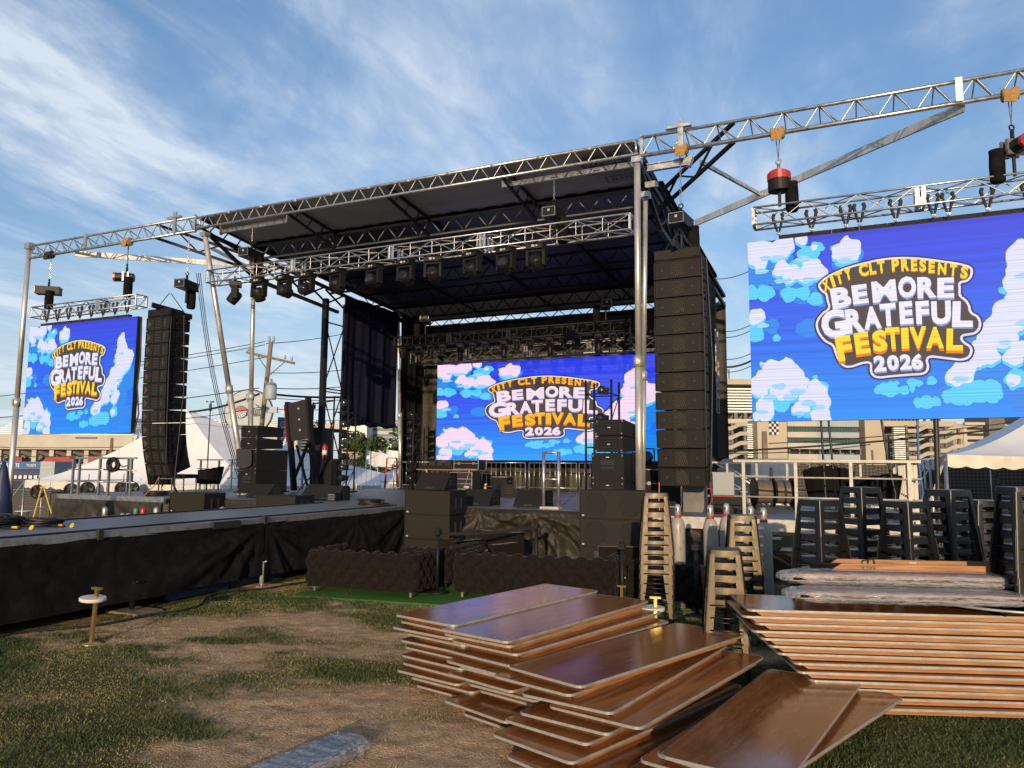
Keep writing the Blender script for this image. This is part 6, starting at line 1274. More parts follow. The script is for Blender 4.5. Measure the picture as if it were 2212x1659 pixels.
mb = MB(); mb.path([(-16.9, 14.8, 1.72), (-16.95, 14.9, 1.4), (-17.1, 15.2, 1.15)], .028, 6); o = mb.build('array_cable', 'cable'); tag(o, 'thick black cables dropping below the left line array', 'cable')
# generator-like winch and keyboards right of the main screen
t = thing('work_light', 'small blue and black motor unit at the right end of the main screen', 'motor unit', (-5.0, 19.5, D+.95)); MB().lathe([(.13, -.1), (.16, -.05), (.16, .08), (.1, .14)], (0, 0, .2), 16, Matrix.Rotation(PI/2, 3, 'X')).build('body', 'navyp', t); mb = MB(); [mb.bar((x, 0, 0), (x, 0, .42), .03) for x in (-.2, .2)]; mb.bar((-.2, 0, .42), (.2, 0, .42), .03); mb.bx(-.5, .5, -.2, .2, -.12, 0); mb.build('stand', 'black', t)
flight('large dark case behind the thick front pole right of the side stack', (-4.0, 17.2, D), (.9, .7, .85), 0, 'cab')
# extinguisher, bottle
t = thing('fire_extinguisher', 'red fire extinguisher hanging beside the left light tower', 'fire extinguisher', (-15.75, 19.75, D+1.05)); MB().lathe([(.07, 0), (.08, .02), (.08, .40), (.05, .47), (.02, .5)], (0, 0, 0), 16).build('body', 'red', t); MB().lathe([(.0815, .14), (.0815, .30)], (0, 0, 0), 16).build('label', 'signwhite', t); mb = MB(); mb.box((0, 0, .53), (.1, .03, .05)); mb.path([(.03, 0, .52), (.12, 0, .4), (.11, 0, .15)], .012, 5); mb.build('valve', 'black', t)
MB().bx(-16.1, -15.5, 19.85, 20.35, D, D+1.04).build('electric_cabinet', 'blackmat'); o = bpy.data.objects['electric_cabinet']; tag(o, 'black equipment cabinet under the red fire extinguisher', 'cabinet'); mb = MB(); mb.bx(-16.07, -15.53, 19.835, 19.848, D+.1, D+.95); p_ = mb.build('door', 'black', o)
# red ladder behind the stage, white tape, yellow strap
def step_ladder(lbl, loc, rz, h, m, w=.5, ms='alu'):
    t = thing('step_ladder', lbl, 'ladder', loc, rz); mb = MB()
    for x in (-1, 1): mb.bar((x*w*.55, 0, 0), (x*w*.33, .30, h), .06, .03)
    mb.build('front_rail', m, t); mb = MB(); [mb.bar((x*w*.6, .95, 0), (x*w*.34, .38, h-.04), .05, .03) for x in (-1, 1)]; [mb.bar((-w*.5, .8-.2*k, .3+.45*k), (w*.5, .8-.2*k, .3+.45*k), .02) for k in range(3)]; mb.build('rear_rail', m, t)
    n = int(h/.3)
    for i in range(1, n): z = h*i/n; x = w*(.55-.22*i/n); s_ = MB(); s_.box((0, .30*i/n, z), (2*x, .09, .03)); s_.build('step', ms, t)
    MB().box((0, .34, h), (w*.72, .22, .05)).build('top_cap', m, t); return t
step_ladder('yellow stepladder standing on the grass at the far left beyond the runway', (-33.9, 22.1, float(ground_z(np.array(-33.9), np.array(22.1)))), -.6, 1.75, 'yellow', .7)
step_ladder('red stepladder standing behind the left rear corner of the stage', (-17.6, 26.4, -.3), .5, 2.6, 'red', .6, 'red')
# anemometer pole
t = thing('wind_meter', 'thin pole with a wind meter standing on the left platform', 'wind meter', (-20.3, 19.2, D)); MB().tube((0, 0, 0), (0, 0, 2.75), .03, 8, .018).build('pole', 'galv', t); mb = MB(); mb.tube((0, 0, 2.7), (0, 0, 2.95), .05, 10); [mb.tube((0, 0, 3.02), (.12*math.cos(a), .12*math.sin(a), 3.02), .008, 5) for a in (0, 2.1, 4.2)]; [mb.ball((.13*math.cos(a), .13*math.sin(a), 3.02), .03, 8, 6) for a in (0, 2.1, 4.2)]; mb.tube((0, 0, 2.94), (0, 0, 3.04), .012, 6); mb.build('cups', 'galv', t)
# person at the left edge: not fully in the frame -> only a blue draped shape is seen; it is a furled umbrella
t = thing('furled_umbrella', 'furled navy market umbrella with orange print cut by the left edge of the photo', 'umbrella', (-16.4, 9.2, -.05)); 
p = YP(4, 1060, 10.5); t.location = (p.x, p.y, 0); t.scale = (.8, .8, .82)
MB().lathe([(.05, .95), (.30, 1.02), (.24, 1.6), (.12, 2.2), (.03, 2.5)], (0, 0, 0), 18).build('canopy', 'navyp', t); MB().tube((0, 0, 0), (0, 0, 2.6), .025, 10).build('pole', 'alu', t); mb = MB(); [mb.bx(.02+.0, .10, -.305, -.29, 1.1+k*.13, 1.17+k*.13) for k in range(3)]; mb.build('print', 'orange', t); MB().lathe([(.28, 0), (.28, .07), (.05, .1)], (0, 0, 0), 18).build('base', 'black', t)
# ================================================================ tents, fences, vehicles, surroundings
def tent(lbl, corners, peak, zval, vh, legs=True, m='tent', scal=.42, grp=None):
    # corners in order, peak point; canopy sags between, scalloped valance below
    t = thing('white_tent', lbl, 'tent', (peak[0], peak[1], 0), 0, grp); O = Vector((peak[0], peak[1], 0)); pk = Vector(peak)-O; C_ = [Vector((*c, zval))-O for c in corners]; n = len(C_)
    mb = MB()
    for i in range(n):
        a, b = C_[i], C_[(i+1) % n]
        def f(u, v): e = a.lerp(b, u); q = e.lerp(pk, v); q.z = zval+(pk.z-zval)*(v**1.55); q.z -= .12*math.sin(PI*u)*(1-v)*.6; return q
        mb.grid(24, 14, f)
    mb.build('canopy', m, t); mb = MB()
    for i in range(n):
        a, b = C_[i], C_[(i+1) % n]; L_ = (b-a).length; k = max(2, round(L_/scal)); nn = (b-a).normalized().cross(Vector((0, 0, 1)))
        mb.grid(k*8, 4, lambda u, v: a.lerp(b, u)+nn*(.05*math.sin(u*L_*3.1)*v)+Vector((0, 0, -.12*math.sin(PI*u)*.6-v*(vh-.05+.05*abs(math.sin(PI*k*u))))))
    mb.build('valance', 'tentvalance', t)
    if legs:
        for i, c in enumerate(C_):
            q = MB(); q.tube((c.x, c.y, zval-4.2), (c.x, c.y, zval), .045, 10); q.build('leg', 'alu', t)
            d = Vector((c.x, c.y, 0)).normalized(); q = MB(); q.bar((c.x, c.y, zval-.05), (c.x+d.x*2.0, c.y+d.y*2.0, zval-2.9), .05, .012); q.build('guy_strap', 'tentvalance', t)
    return t
# left tent: eave corner near the fence, high peak behind the line array
tent('big white peaked tent on the left behind the platform', ((-41.5, 26.5), (-24.5, 26.5), (-21.0, 38), (-44, 40)), (-33.5, 30.0, 5.0), 1.02, .42)
tent('low white tent seen under the railing right of the tall speaker stack', ((-25, 34), (-17.6, 34), (-17.6, 40), (-25, 40)), (-22.5, 37, 2.55), 1.2, .3)
p0 = Vector((2.05, 17.5))
tent('white frame tent at the right with scalloped valance and tied ropes', ((1.85, 19.5), (10.5, 22.5), (9.5, 33), (2.05, 30)), (6.2, 26, 4.9), 2.36, .30)
for i, (x, y) in enumerate(((1.9, 21.9), (1.95, 24.4), (2.0, 27.0))):
    mb = MB(); mb.tube((x, y, -.6), (x, y, 2.3), .05, 8); o = mb.build('tent_pole', 'alu'); tag(o, f'{("nearest", "middle", "farthest")[i]} side pole of the right tent', 'pole', 'side poles of the right tent')
    mb = MB(); mb.bar((x, y, 2.3), (x-1.5, y-.5, .2), .05, .012); o = mb.build('tent_strap', 'galv'); tag(o, f'{("nearest", "middle", "farthest")[i]} tie strap of the right tent', 'strap', 'tie straps of the right tent')
    mb = MB(); random.seed(i); [mb.torus((x+.1, y-.1, 1.85), .16+.05*random.random(), .014, Matrix.Rotation(PI/2+random.uniform(-.2, .2), 3, 'X')@Matrix.Rotation(random.uniform(-.4, .4), 3, 'Y')@Matrix.Diagonal((.45, 1.5, 1)).to_3x3(), 20, 5) for _ in range(7)]; o = mb.build('rope_bundle', 'cable'); tag(o, f'{("nearest", "middle", "farthest")[i]} bundle of black rope hanging from the right tent', 'rope', 'rope bundles on the right tent')
# fans under the left tent's edge
def fan_build():
    t = thing('drum_fan', '', 'fan'); mt = Matrix.Rotation(PI/2, 3, 'X'); mb = MB(); [mb.torus((0, -.08+.04*k, 0), .36-.03*abs(k-2), .012, mt, 24, 5) for k in range(5)]; [mb.path([(.02*math.cos(a), -.12, .02*math.sin(a)), (.34*math.cos(a), -.09, .34*math.sin(a))], .005, 4) for a in np.linspace(0, 2*PI, 33)[:-1]]; [mb.torus((0, -.10, 0), r_, .007, mt, 24, 4) for r_ in (.12, .2, .28)]; mb.tube((0, .08, 0), (0, .1, 0), .35, 24); mb.build('cage', 'black', t)
    mb = MB(); [mb.add([Vector((.05*math.cos(a), -.02, .05*math.sin(a))), Vector((.30*math.cos(a-.35), -.05, .30*math.sin(a-.35))), Vector((.31*math.cos(a+.35), .03, .31*math.sin(a+.35)))], [(0, 1, 2)]) for a in (0, 2.09, 4.19)]; mb.tube((0, -.08, 0), (0, .14, 0), .09, 12); mb.build('blades', 'alu_dark', t)
    mb = MB(); mb.path([(0, .1, .3), (0, .1, .75)], .02, 6); mb.build('bracket', 'black', t); return t
fb_ = Repeat(fan_build())
for i, (px, py) in enumerate(((515, 1268), (978, 1250), (1205, 1232), (1690, 1230), (1815, 1225))):
    p = YP(px*500/1843*WPX/3840, (1500+py*500/1843)*WPX/3840, 25.6); fb_((p.x, p.y, p.z), .5, f'{ORD[i]} from the left of the fans hanging under the big left tent', 'fans of the left tent')
# chain-link fences with privacy mesh
def fence(lbl, pts, h, grp=None, top=True):
    t = thing('mesh_fence', lbl, 'fence', (*pts[0], 0), 0, grp); O = Vector((*pts[0], 0)); mb = MB(); fr = MB()
    for (a, b) in zip(pts[:-1], pts[1:]):
        za, zb = float(ground_z(np.array(a[0]), np.array(a[1]))), float(ground_z(np.array(b[0]), np.array(b[1])))
        A_, B_ = Vector((*a, za))-O, Vector((*b, zb))-O; L_ = (B_-A_).length; k = max(1, round(L_/3)); up = Vector((0, 0, 1))
        mb.grid(k*6+1, 5, lambda u, v: A_.lerp(B_, u)+up*(.05+(h-.1)*v)+(B_-A_).normalized().cross(up)*.03*math.sin(u*k*5+v*2))
        fr.tube(A_+up*h, B_+up*h, .022, 6); fr.tube(A_+up*h*.55, B_+up*h*.55, .015, 6)
        for i in range(k+1): q = A_.lerp(B_, i/k); fr.tube(q, q+up*(h+.05), .03, 6)
    mb.build('privacy_mesh', fmesh, t); fr.build('post', 'galv', t); return t
def mesh_mat():
    m = bpy.data.materials.new('chainlink_mesh'); m.use_nodes = True; t = m.node_tree; b = t.nodes['Principled BSDF']; b.inputs['Roughness'].default_value = .9
    c = t.nodes.new('ShaderNodeTexCoord'); mp = t.nodes.new('ShaderNodeMapping'); t.links.new(c.outputs['Object'], mp.inputs[0]); mp.inputs['Rotation'].default_value = (0, PI/4, 0)
    w = t.nodes.new('ShaderNodeTexChecker'); w.inputs['Scale'].default_value = 11; w.inputs['Color1'].default_value = (.03, .028, .025, 1); w.inputs['Color2'].default_value = (.085, .078, .068, 1); t.links.new(mp.outputs[0], w.inputs['Vector']); t.links.new(w.outputs[0], b.inputs['Base Color']); return m
fmesh = mesh_mat()
fence('chain-link fence with dark privacy mesh beyond the yellow stepladder', ((-46, 28.5), (-22, 28.5)), 2.1)
fence('chain-link fence with dark mesh behind the stage on the left', ((-22, 31), (-8, 31)), 2.0)
fence('chain-link fence with dark mesh behind the generators and the right tent', ((-8, 33), (14, 33)), 2.6)
# bistro tables by the fence on the far left
for px, l in ((330, 'small round white high table beyond the runway, left of the ladder'), (935, 'small round white high table beyond the runway, right of the ladder')):
    p = YP(px*500/1843*WPX/3840, (1500+1530*500/1843)*WPX/3840, 25.0); t = thing('high_table', l, 'table', (p.x, p.y, p.z-1.05)); MB().lathe([(.4, 1.02), (.41, 1.035), (.4, 1.05)], (0, 0, 0), 24).build('tabletop', 'signwhite', t); mb = MB(); [mb.tube((.3*math.cos(a), .3*math.sin(a), 0), (.25*math.cos(a), .25*math.sin(a), 1.02), .014, 6) for a in (0, 1.57, 3.14, 4.71)]; mb.build('leg', 'black', t)
barricade('dark steel barrier behind the yellow stepladder', (-37.6, 24.6, -1.4), (-33.9, 25.0, -1.4), 1.1, 16, 'greystl', None)
# generators
def generator(lbl, loc, rz, w, d, h, txt=None):
    t = thing('generator', lbl, 'generator', loc, rz, 'white towable generators'); mb = MB(); mb.bx(-w/2, w/2, -d/2, d/2, .55, h); mb.prism([(-d/2, h), (d/2, h), (d/2-.2, h+.14), (-d/2+.2, h+.14)], -w/2+.1, w/2-.1, lambda u, v, s: Vector((s, u, v))); mb.build('housing', 'white', t)
    mb = MB(); mb.bx(-w/2-.01, w/2+.01, -d/2-.01, d/2+.01, .38, .56); mb.build('chassis', 'black', t)
    mb = MB(); [mb.tube((x, -d/2+.02, .33), (x, -d/2+.22, .33), .33, 18) for x in (w*.1, w*.32)]; mb.build('wheel', 'rubber', t)
    mb = MB(); [mb.bx(x, x+w*.19, -d/2-.012, -d/2-.002, .7, h-.12) for x in (-w*.45, -w*.22, .02, w*.25)]; mb.build('door', 'white', t)
    mb = MB(); [mb.bx(x+w*.16, x+w*.175, -d/2-.025, -d/2-.012, h*.55, h*.62) for x in (-w*.45, -w*.22, .02, w*.25)]; mb.bx(-w/2-.02, -w/2-.012, -d*.3, d*.1, .8, h*.7); mb.build('latch', 'black', t)
    if txt: mb = MB(); put_text(mb, txt, lambda u, v: Vector((-w/2-.016, -.1-u, h-.25+v)), w=1.0, h=.17, offset=.01); mb.build('lettering', 'dlogo', t)
    return t
generator('tall white towable generator behind the right platform with Rentals lettering', (-3.0, 25.6, -.25), -.95, 2.3, 1.5, 2.42, 'Rentals')
generator('lower white towable generator behind the armchair on the right platform', (.15, 27.5, -.3), -.12, 3.0, 1.3, 1.75)
# ---- trees
def leaf_clump(rs, cs, n, s):
    c = np.repeat(np.array([k[:3] for k in cs]), n, 0); r = np.repeat(np.array([k[3:] for k in cs]), n, 0); m_ = len(c)
    d = rs.normal(0, 1, (m_, 3)); d /= np.linalg.norm(d, axis=1)[:, None]; p = c+d*r*(rs.rand(m_, 1)**.45); a = rs.normal(0, 1, (m_, 3)); b = rs.normal(0, 1, (m_, 3)); a /= np.linalg.norm(a, axis=1)[:, None]; b /= np.linalg.norm(b, axis=1)[:, None]
    q = s*(.6+.8*rs.rand(m_, 1)); vs = np.stack([p-a*q, p+b*q*.7, p+a*q, p-b*q*.7], 1).reshape(-1, 3); return vs, np.arange(len(vs)).reshape(-1, 4)
def tree(lbl, loc, h, r, seed, name='tree', s=.22):
    t = thing(name, lbl, 'tree', loc, 0, 'trees behind the stage'); rs = np.random.RandomState(seed); cs = []
    for i in range(12): a = rs.rand()*2*PI; q = r*.75*rs.rand()**.5; cs.append((q*math.cos(a), q*math.sin(a), h*(.42+.48*rs.rand()), *(r*np.array([.42, .42, .34])*(0.7+.5*rs.rand()))))
    vs, fs = leaf_clump(rs, cs, 330, s); mb = MB(); mb.v = [tuple(v) for v in vs]; mb.f = [tuple(f) for f in fs]; mb.sm = [False]*len(fs); mb.mi = [0]*len(fs); mb.build('crown', 'leaf', t)
    mb = MB(); mb.tube((0, 0, -.5), (0, 0, h*.5), r*.09, 8, r*.05); [mb.tube((0, 0, h*.35), (c[0]*.7, c[1]*.7, c[2]), r*.035, 6, r*.012) for c in cs[:6]]; mb.build('trunk', 'bark', t)
for i, (px, py, dist, h, r, l) in enumerate(((905, 965, 70, 7.5, 4.2, 'round green tree behind the folded outrigger'), (960, 975, 76, 6.5, 3.8, 'bushy green tree right of the blue banner tower'), (880, 985, 64, 4.5, 3.0, 'low green bush tree below the blue banner tower'), (792, 985, 66, 7.0, 2.4, 'narrow green tree seen through the gap in the stage side'), (985, 985, 64, 5.0, 2.6, 'small green tree partly behind the left mast'))):
    q = DP(px, 1008, dist); tree(l, (q.x, q.y, -2.2), h, r, 40+i)
# ---- flags and parked vans seen through the gap
for i, (px, py) in enumerate(((1602, 1085), (1640, 1100), (1705, 1088), (1775, 1085))):
    p = YP(700*WPX/3840+(px*.434)*WPX/3840, (1250+py*.434)*WPX/3840, 44.0); t = thing('feather_flag', f'{ORD[i]} from the left of the white flags seen through the gap at the stage side', 'flag', (p.x, p.y, p.z-3.2), 0, 'white flags behind the stage'); MB().tube((-.5, 0, 0), (-.5, 0, 3.9), .04, 6).build('pole', 'alu', t); mb = MB(); mb.grid(10, 6, lambda u, v: Vector((-.5+1.1*u, .12*math.sin(u*5+i), 2.9+.95*v-.45*u*(1-i % 2*.7)))); mb.build('banner', 'signwhite', t)
def van(lbl, loc, rz, m='white', L_=5.2, h=2.1):
    t = thing('parked_van', lbl, 'van', loc, rz, 'vehicles parked behind the stage'); mb = MB(); mb.prism([(-L_/2, .35), (L_/2, .35), (L_/2, .95), (L_/2-.9, 1.1), (L_/2-1.7, h-.1), (L_/2-2.0, h), (-L_/2+.1, h), (-L_/2, h-.2)], -.95, .95, lambda u, v, s: Vector((u, s, v))); mb.build('body', m, t)
    mb = MB(); [mb.bx(-L_/2+.3+i*1.05, -L_/2+1.2+i*1.05, -.965, -.955, 1.2, h-.3) for i in range(3)]; mb.build('window', 'glass', t)
    for x in (-L_/2+.9, L_/2-1.0): q = MB(); q.tube((x, -.98, .34), (x, -.75, .34), .34, 16); q.tube((x, .75, .34), (x, .98, .34), .34, 16); q.build('wheel', 'rubber', t)
for px, lab, m, dd in ((768, 'white van parked beyond the stage, left of the flags', 'white', 40), (805, 'white car-like van parked under the flags', 'white', 46), (838, 'silver van parked right of the flags beyond the stage', 'clad', 50)):
    q = DP(px, 1008, dd); van(lab, (q.x, q.y, -1.6), .4, m)
# ================================================================ speedway and buildings, set along lines facing the field
def far(px, py, dist): return DP(px, py, dist)
BRZ = math.radians(24.6)
def bld(name, lbl, cat, px, dist, grp=None): q = DP(px, 1008, dist); return thing(name, lbl, cat, (q.x, q.y, 0), BRZ, grp)
class Far(MB):                                            # local frame: x across the view, y away, measured from the building's own origin
    def __init__(s, px0, dist): super().__init__(); s.p0 = px0; s.d = dist
    def X(s, px): return (px-s.p0)*s.d/1625.
    def Zz(s, px, py): return H+((1005+.00785*(px-1106))-py)*s.d/1632.
    def slab(s, x0, x1, y0, y1, n0, n1): a, b = s.X(x0), s.X(x1); c = (x0+x1)/2; za, zb = s.Zz(c, y1), s.Zz(c, y0); return s.bx(a, b, n0, n1, za, zb)
# -- left grandstand
P_, Dd = 250, 150
gs = bld('grandstand', 'long pale grandstand at the far left under the left screen', 'grandstand', P_, Dd)
f = Far(P_, Dd); f.slab(-60, 640, 940, 972, 0, 3); f.build('upper_wall', 'cream2', gs)
for i in range(9): f = Far(P_, Dd); f.slab(-60, 640, 896+i*5, 898.2+i*5, 4+(8-i)*1.2, 5.2+(8-i)*1.2); f.build('seat_row', 'white', gs)
f = Far(P_, Dd); f.slab(-60, 640, 897, 1003, 16, 17); f.build('rear_wall', 'greystl', gs)
for i in range(18): f = Far(P_, Dd); a = -50+i*38; f.bar((f.X(a), 1.5, f.Zz(a, 1003)), (f.X(a), 1.5, f.Zz(a, 968)), .9); f.bar((f.X(a), 2, f.Zz(a, 972)), (f.X(a+34), 10, f.Zz(a, 1000)), 1.3); f.build('frame_column', 'cream2', gs)
for i in range(7): f = Far(P_, Dd); f.slab(-60, 640, 976+i*3.4, 977.6+i*3.4, 6-i*.5, 7); f.build('lower_row', 'cream2', gs)
for i, (a, b) in enumerate(((14, 42), (92, 156), (186, 255), (300, 350))): f = Far(P_, Dd); f.slab(a, b, 986, 1004, .6, 1.2); f.build('kiosk', 'burg', gs)
f = Far(P_, Dd); f.slab(-60, 640, 1003, 1042, -1, 2.0); f.build('base_wall', 'cream', gs)
f = Far(P_, Dd); f.slab(160, 206, 944, 947, -.3, -.02); f.build('sign_strip', 'blue', gs)
# press boxes / roofline
gb = bld('press_box', 'pale press box with red and navy end panels above the big left tent', 'building', 480, 170)
f = Far(480, 170); f.slab(440, 500, 906, 928, 0, 6); f.build('wall', 'cream2', gb); f = Far(480, 170); f.slab(452, 486, 926, 960, -2, -.05); f.build('panel', 'red', gb); f = Far(480, 170); f.slab(446, 486, 921, 928, -2.6, -2.02); f.build('panel', 'navyp', gb); f = Far(480, 170); f.slab(486, 526, 926, 962, -2, 2); f.build('wall', 'signwhite', gb)
# louvred grandstands right of it
for (a, b, y0, y1, l) in ((500, 548, 932, 966, 'pale louvred stand wall between the tent peak and the bank sign'), (800, 1010, 932, 985, 'pale louvred stand wall behind the folded outrigger')):
    g = bld('stand_wall', l, 'grandstand', (a+b)/2, 160, 'louvred stand walls'); f = Far((a+b)/2, 160); f.slab(a, b, y0, y1, 3, 4); f.build('wall', 'greystl', g)
    for i in range(int((y1-y0)/3.6)): f = Far((a+b)/2, 160); f.slab(a, b, y0+i*3.6, y0+i*3.6+2.4, 1, 1.6); f.build('louvre', 'white', g)
gb = bld('concrete_stand', 'pale flat roof block behind the oval sign with roof railing', 'building', 700, 190); f = Far(700, 190); f.slab(440, 780, 914, 930, 0, 10); f.build('wall', 'cream2', gb); f = Far(700, 190); [f.bar((f.X(440+i*10), 0, f.Zz(600, 914)), (f.X(440+i*10), 0, f.Zz(600, 907)), .15) for i in range(34)]; f.bar((f.X(440), 0, f.Zz(600, 907)), (f.X(780), 0, f.Zz(600, 907)), .2); f.build('roof_railing', 'greystl', gb)
# ticket building
tk = bld('ticket_booth', 'low blue ticket building with CHARLOTTE lettering at the far left', 'building', 60, 80); f = Far(60, 80); f.slab(-10, 87, 997, 1014, 0, 4); f.build('fascia', 'blue', tk); f = Far(60, 80); f.slab(87, 118, 997, 1033, 0, 4); f.build('wall', 'clad', tk); f = Far(60, 80); f.slab(-10, 87, 1014, 1040, .4, 4); f.build('wall', 'navyp', tk); f = Far(60, 80); [f.slab(6+i*11, 13+i*11, 1027, 1034, .2, .35) for i in range(8)]; f.build('ticket_window', 'signwhite', tk)
f = Far(60, 80); z0 = f.Zz(20, 1005); put_text(f, 'CHARLOTTE', lambda u, v: Vector((f.X(20)+u, -.05, z0+v)), w=2.2, h=.42, offset=.03); put_text(f, 'TICKETS', lambda u, v: Vector((f.X(68)+u, -.05, z0+v)), w=1.0, h=.28, offset=.02); put_text(f, 'TICKETS', lambda u, v: Vector((f.X(102)+u, -.05, z0+.2+v)), w=1.0, h=.2); put_text(f, 'WILL CALL', lambda u, v: Vector((f.X(102)+u, -.05, z0-.15+v)), w=1.1, h=.2); f.build('lettering', 'signwhite', tk)
# banner towers
def banner(px0, px1, py0, py1, dist, lbl, txts):
    g = bld('banner_tower', lbl, 'banner tower', (px0+px1)/2, dist, 'blue banner towers'); c = (px0+px1)/2; f = Far(c, dist); f.slab(px0, px1, py0, py1, 0, 2.5); f.build('banner', 'blue', g); f = Far(c, dist); f.slab(px0-4, px0, py0-1, py1, .3, 2.5); f.build('steel_edge', 'greystl', g)
    f = Far(c, dist); R = (px1-px0)*.3*dist/1625; cz_ = f.Zz(c, py0+16); 
    f.torus((0, -.05, cz_), R, R*.09, Matrix.Rotation(PI/2, 3, 'X'), 24, 4); [f.bar((-R*.95*math.sin(a), -.05, cz_-R*.95*math.cos(a)), (R*.95*math.sin(a), -.05, cz_+R*.95*math.cos(a)), R*.06, .02) for a in (.3, 1.1, 1.9, 2.7)]; f.build('emblem', 'signwhite', g)
    f = Far(c, dist); zc_ = f.Zz(c, (py0+py1)/2+22); [put_text(f, s_, lambda u, v, o=o_: Vector((o-v, -.05, zc_+u)), h=hh, offset=.03) for s_, o_, hh in txts]; f.build('lettering', 'signwhite', g)
banner(598, 620, 901, 975, 90, 'blue banner tower with round emblem and vertical lettering right of the tall speaker stack', (('OF RACING', .05, .62),))
banner(284, 303, 904, 960, 95, 'blue banner tower half hidden by the left screen edge', (('HOME', -.3, .5), ('SPEEDWAY', .35, .34)))
# oval speedway sign
sg = bld('oval_sign', 'big grey oval sign with red and blue wheel emblem and CHARLOTTE lettering', 'sign', 536, 85); f = Far(536, 85)
cx_, cz_ = f.X(534), f.Zz(534, 890); mtx = Matrix.Rotation(PI/2, 3, 'X'); f.v = []; f.lathe([(2.6, 0), (2.65, .1), (2.65, .5)], (0, 0, 0), 40, Matrix.Diagonal((1.0, 1.0, .93)).to_3x3()@mtx); f.v = [(v[0]+cx_, v[1], v[2]+cz_) for v in f.v]; f.build('disc', 'clad', sg)
f = Far(536, 85); f.torus((cx_, -.3, cz_), 2.7, .12, Matrix.Diagonal((1.0, 1.0, .93)).to_3x3()@mtx, 40, 5); f.build('rim', 'navyp', sg)
f = Far(536, 85); f.prism([(f.X(505), f.Zz(505, 858)), (f.X(562), f.Zz(562, 862)), (f.X(558), f.Zz(562, 880)), (f.X(510), f.Zz(505, 878))], .15, .5, lambda u, v, w: Vector((u, w, v))); f.build('crest', 'red', sg)
f = Far(536, 85); ex, ez = f.X(519), f.Zz(519, 890); f.lathe([(.72, 0), (.7, .06)], (ex, -.62, ez), 28, mtx); f.build('emblem_disc', 'navyp', sg); f = Far(536, 85); [f.add([Vector((ex, -.70, ez)), Vector((ex+.66*math.cos(a-.13), -.70, ez+.66*math.sin(a-.13))), Vector((ex+.66*math.cos(a+.13), -.70, ez+.66*math.sin(a+.13)))], [(0, 1, 2)]) for a in np.arange(0.2, PI, .42)]; f.build('emblem_ray', 'red', sg); f = Far(536, 85); [f.add([Vector((ex, -.70, ez)), Vector((ex+.66*math.cos(a-.1), -.70, ez+.66*math.sin(a-.1))), Vector((ex+.66*math.cos(a+.1), -.70, ez+.66*math.sin(a+.1)))], [(0, 1, 2)]) for a in np.arange(PI+.2, 2*PI, .42)]; f.build('emblem_ray', 'signwhite', sg)
f = Far(536, 85); put_text(f, 'CHARLOTTE', lambda u, v: Vector((f.X(547)+u, -.62, f.Zz(540, 889)+v)), w=2.3, h=.62, offset=.03); put_text(f, 'MOTOR SPEEDWAY', lambda u, v: Vector((f.X(547)+u, -.62, f.Zz(540, 897)+v)), w=2.3, h=.24, offset=.03); f.build('lettering', 'dlogo', sg)
f = Far(536, 85); f.bar((cx_, .4, -3), (cx_, .4, cz_-2), .6); f.bar((f.X(562), .4, -3), (f.X(562), .4, f.Zz(562, 896)), .25); f.build('post', 'alu_dark', sg)
# bank panel
bk = bld('sponsor_panel', 'dark navy panel with white striped emblem behind the leaning pole', 'sign', 520, 75); f = Far(520, 75); f.slab(495, 540, 918, 955, 0, .5); f.slab(494, 505, 918, 970, .1, .5); f.build('panel', 'navyp', bk); f = Far(520, 75)
for k in range(3): f.bar((f.X(513+k*4), -.03, f.Zz(520, 938)), (f.X(522+k*4), -.03, f.Zz(520, 924)), .12, .02); f.bar((f.X(514+k*5), -.03, f.Zz(520, 926+k)), (f.X(524+k*4), -.03, f.Zz(520, 938+k*.5)), .1, .02)
put_text(f, 'BANK OF AMERICA', lambda u, v: Vector((f.X(524)+u, -.03, f.Zz(520, 945)+v)), w=2.1, h=.26, offset=.03); put_text(f, 'ROVAL 400', lambda u, v: Vector((f.X(520)+u, -.03, f.Zz(520, 950)+v)), w=1.2, h=.18, offset=.03); f.build('lettering', 'signwhite', bk); f = Far(520, 75); [f.bar((f.X(a), .25, -3), (f.X(a), .25, f.Zz(520, 955)), .2) for a in (500, 535)]; f.build('post', 'greystl', bk)
# building seen through the gap
gp = bld('glass_office_building', 'blue glass building with pale bands seen through the gap at the stage side', 'building', 815, 110); f = Far(815, 110); f.slab(786, 880, 905, 1060, 0, 8); f.build('wall', 'clad', gp)
for a, b in ((906, 930), (938, 958), (968, 996)): f = Far(815, 110); f.slab(790, 880, a, b, -.15, -.02); f.build('window', 'glass2', gp); 
f = Far(815, 110); [f.slab(790, 880, y, y+.7, -.3, -.16) for y in (912, 918, 924, 944, 951, 975, 983)]; f.build('mullion', 'white', gp)
g2 = bld('stadium_wall', 'pale louvred building with red script letters seen through the gap', 'building', 770, 105); f = Far(770, 105); f.slab(735, 790, 905, 950, 0, 5); f.build('wall', 'signwhite', g2); f = Far(770, 105); [f.slab(735, 788, 952+i*4, 954.5+i*4, .1*i, 1) for i in range(10)]; f.build('louvre', 'cream', g2); f = Far(770, 105); f.slab(735, 788, 950, 1040, 1.2, 3); f.build('dark_bay', 'darkgap', g2); f = Far(770, 105); put_text(f, 'Cola', lambda u, v: Vector((f.X(765)+u+.25*v, -.04, f.Zz(765, 915)+v)), w=1.5, h=.75, offset=.01); f.build('lettering', 'red', g2)
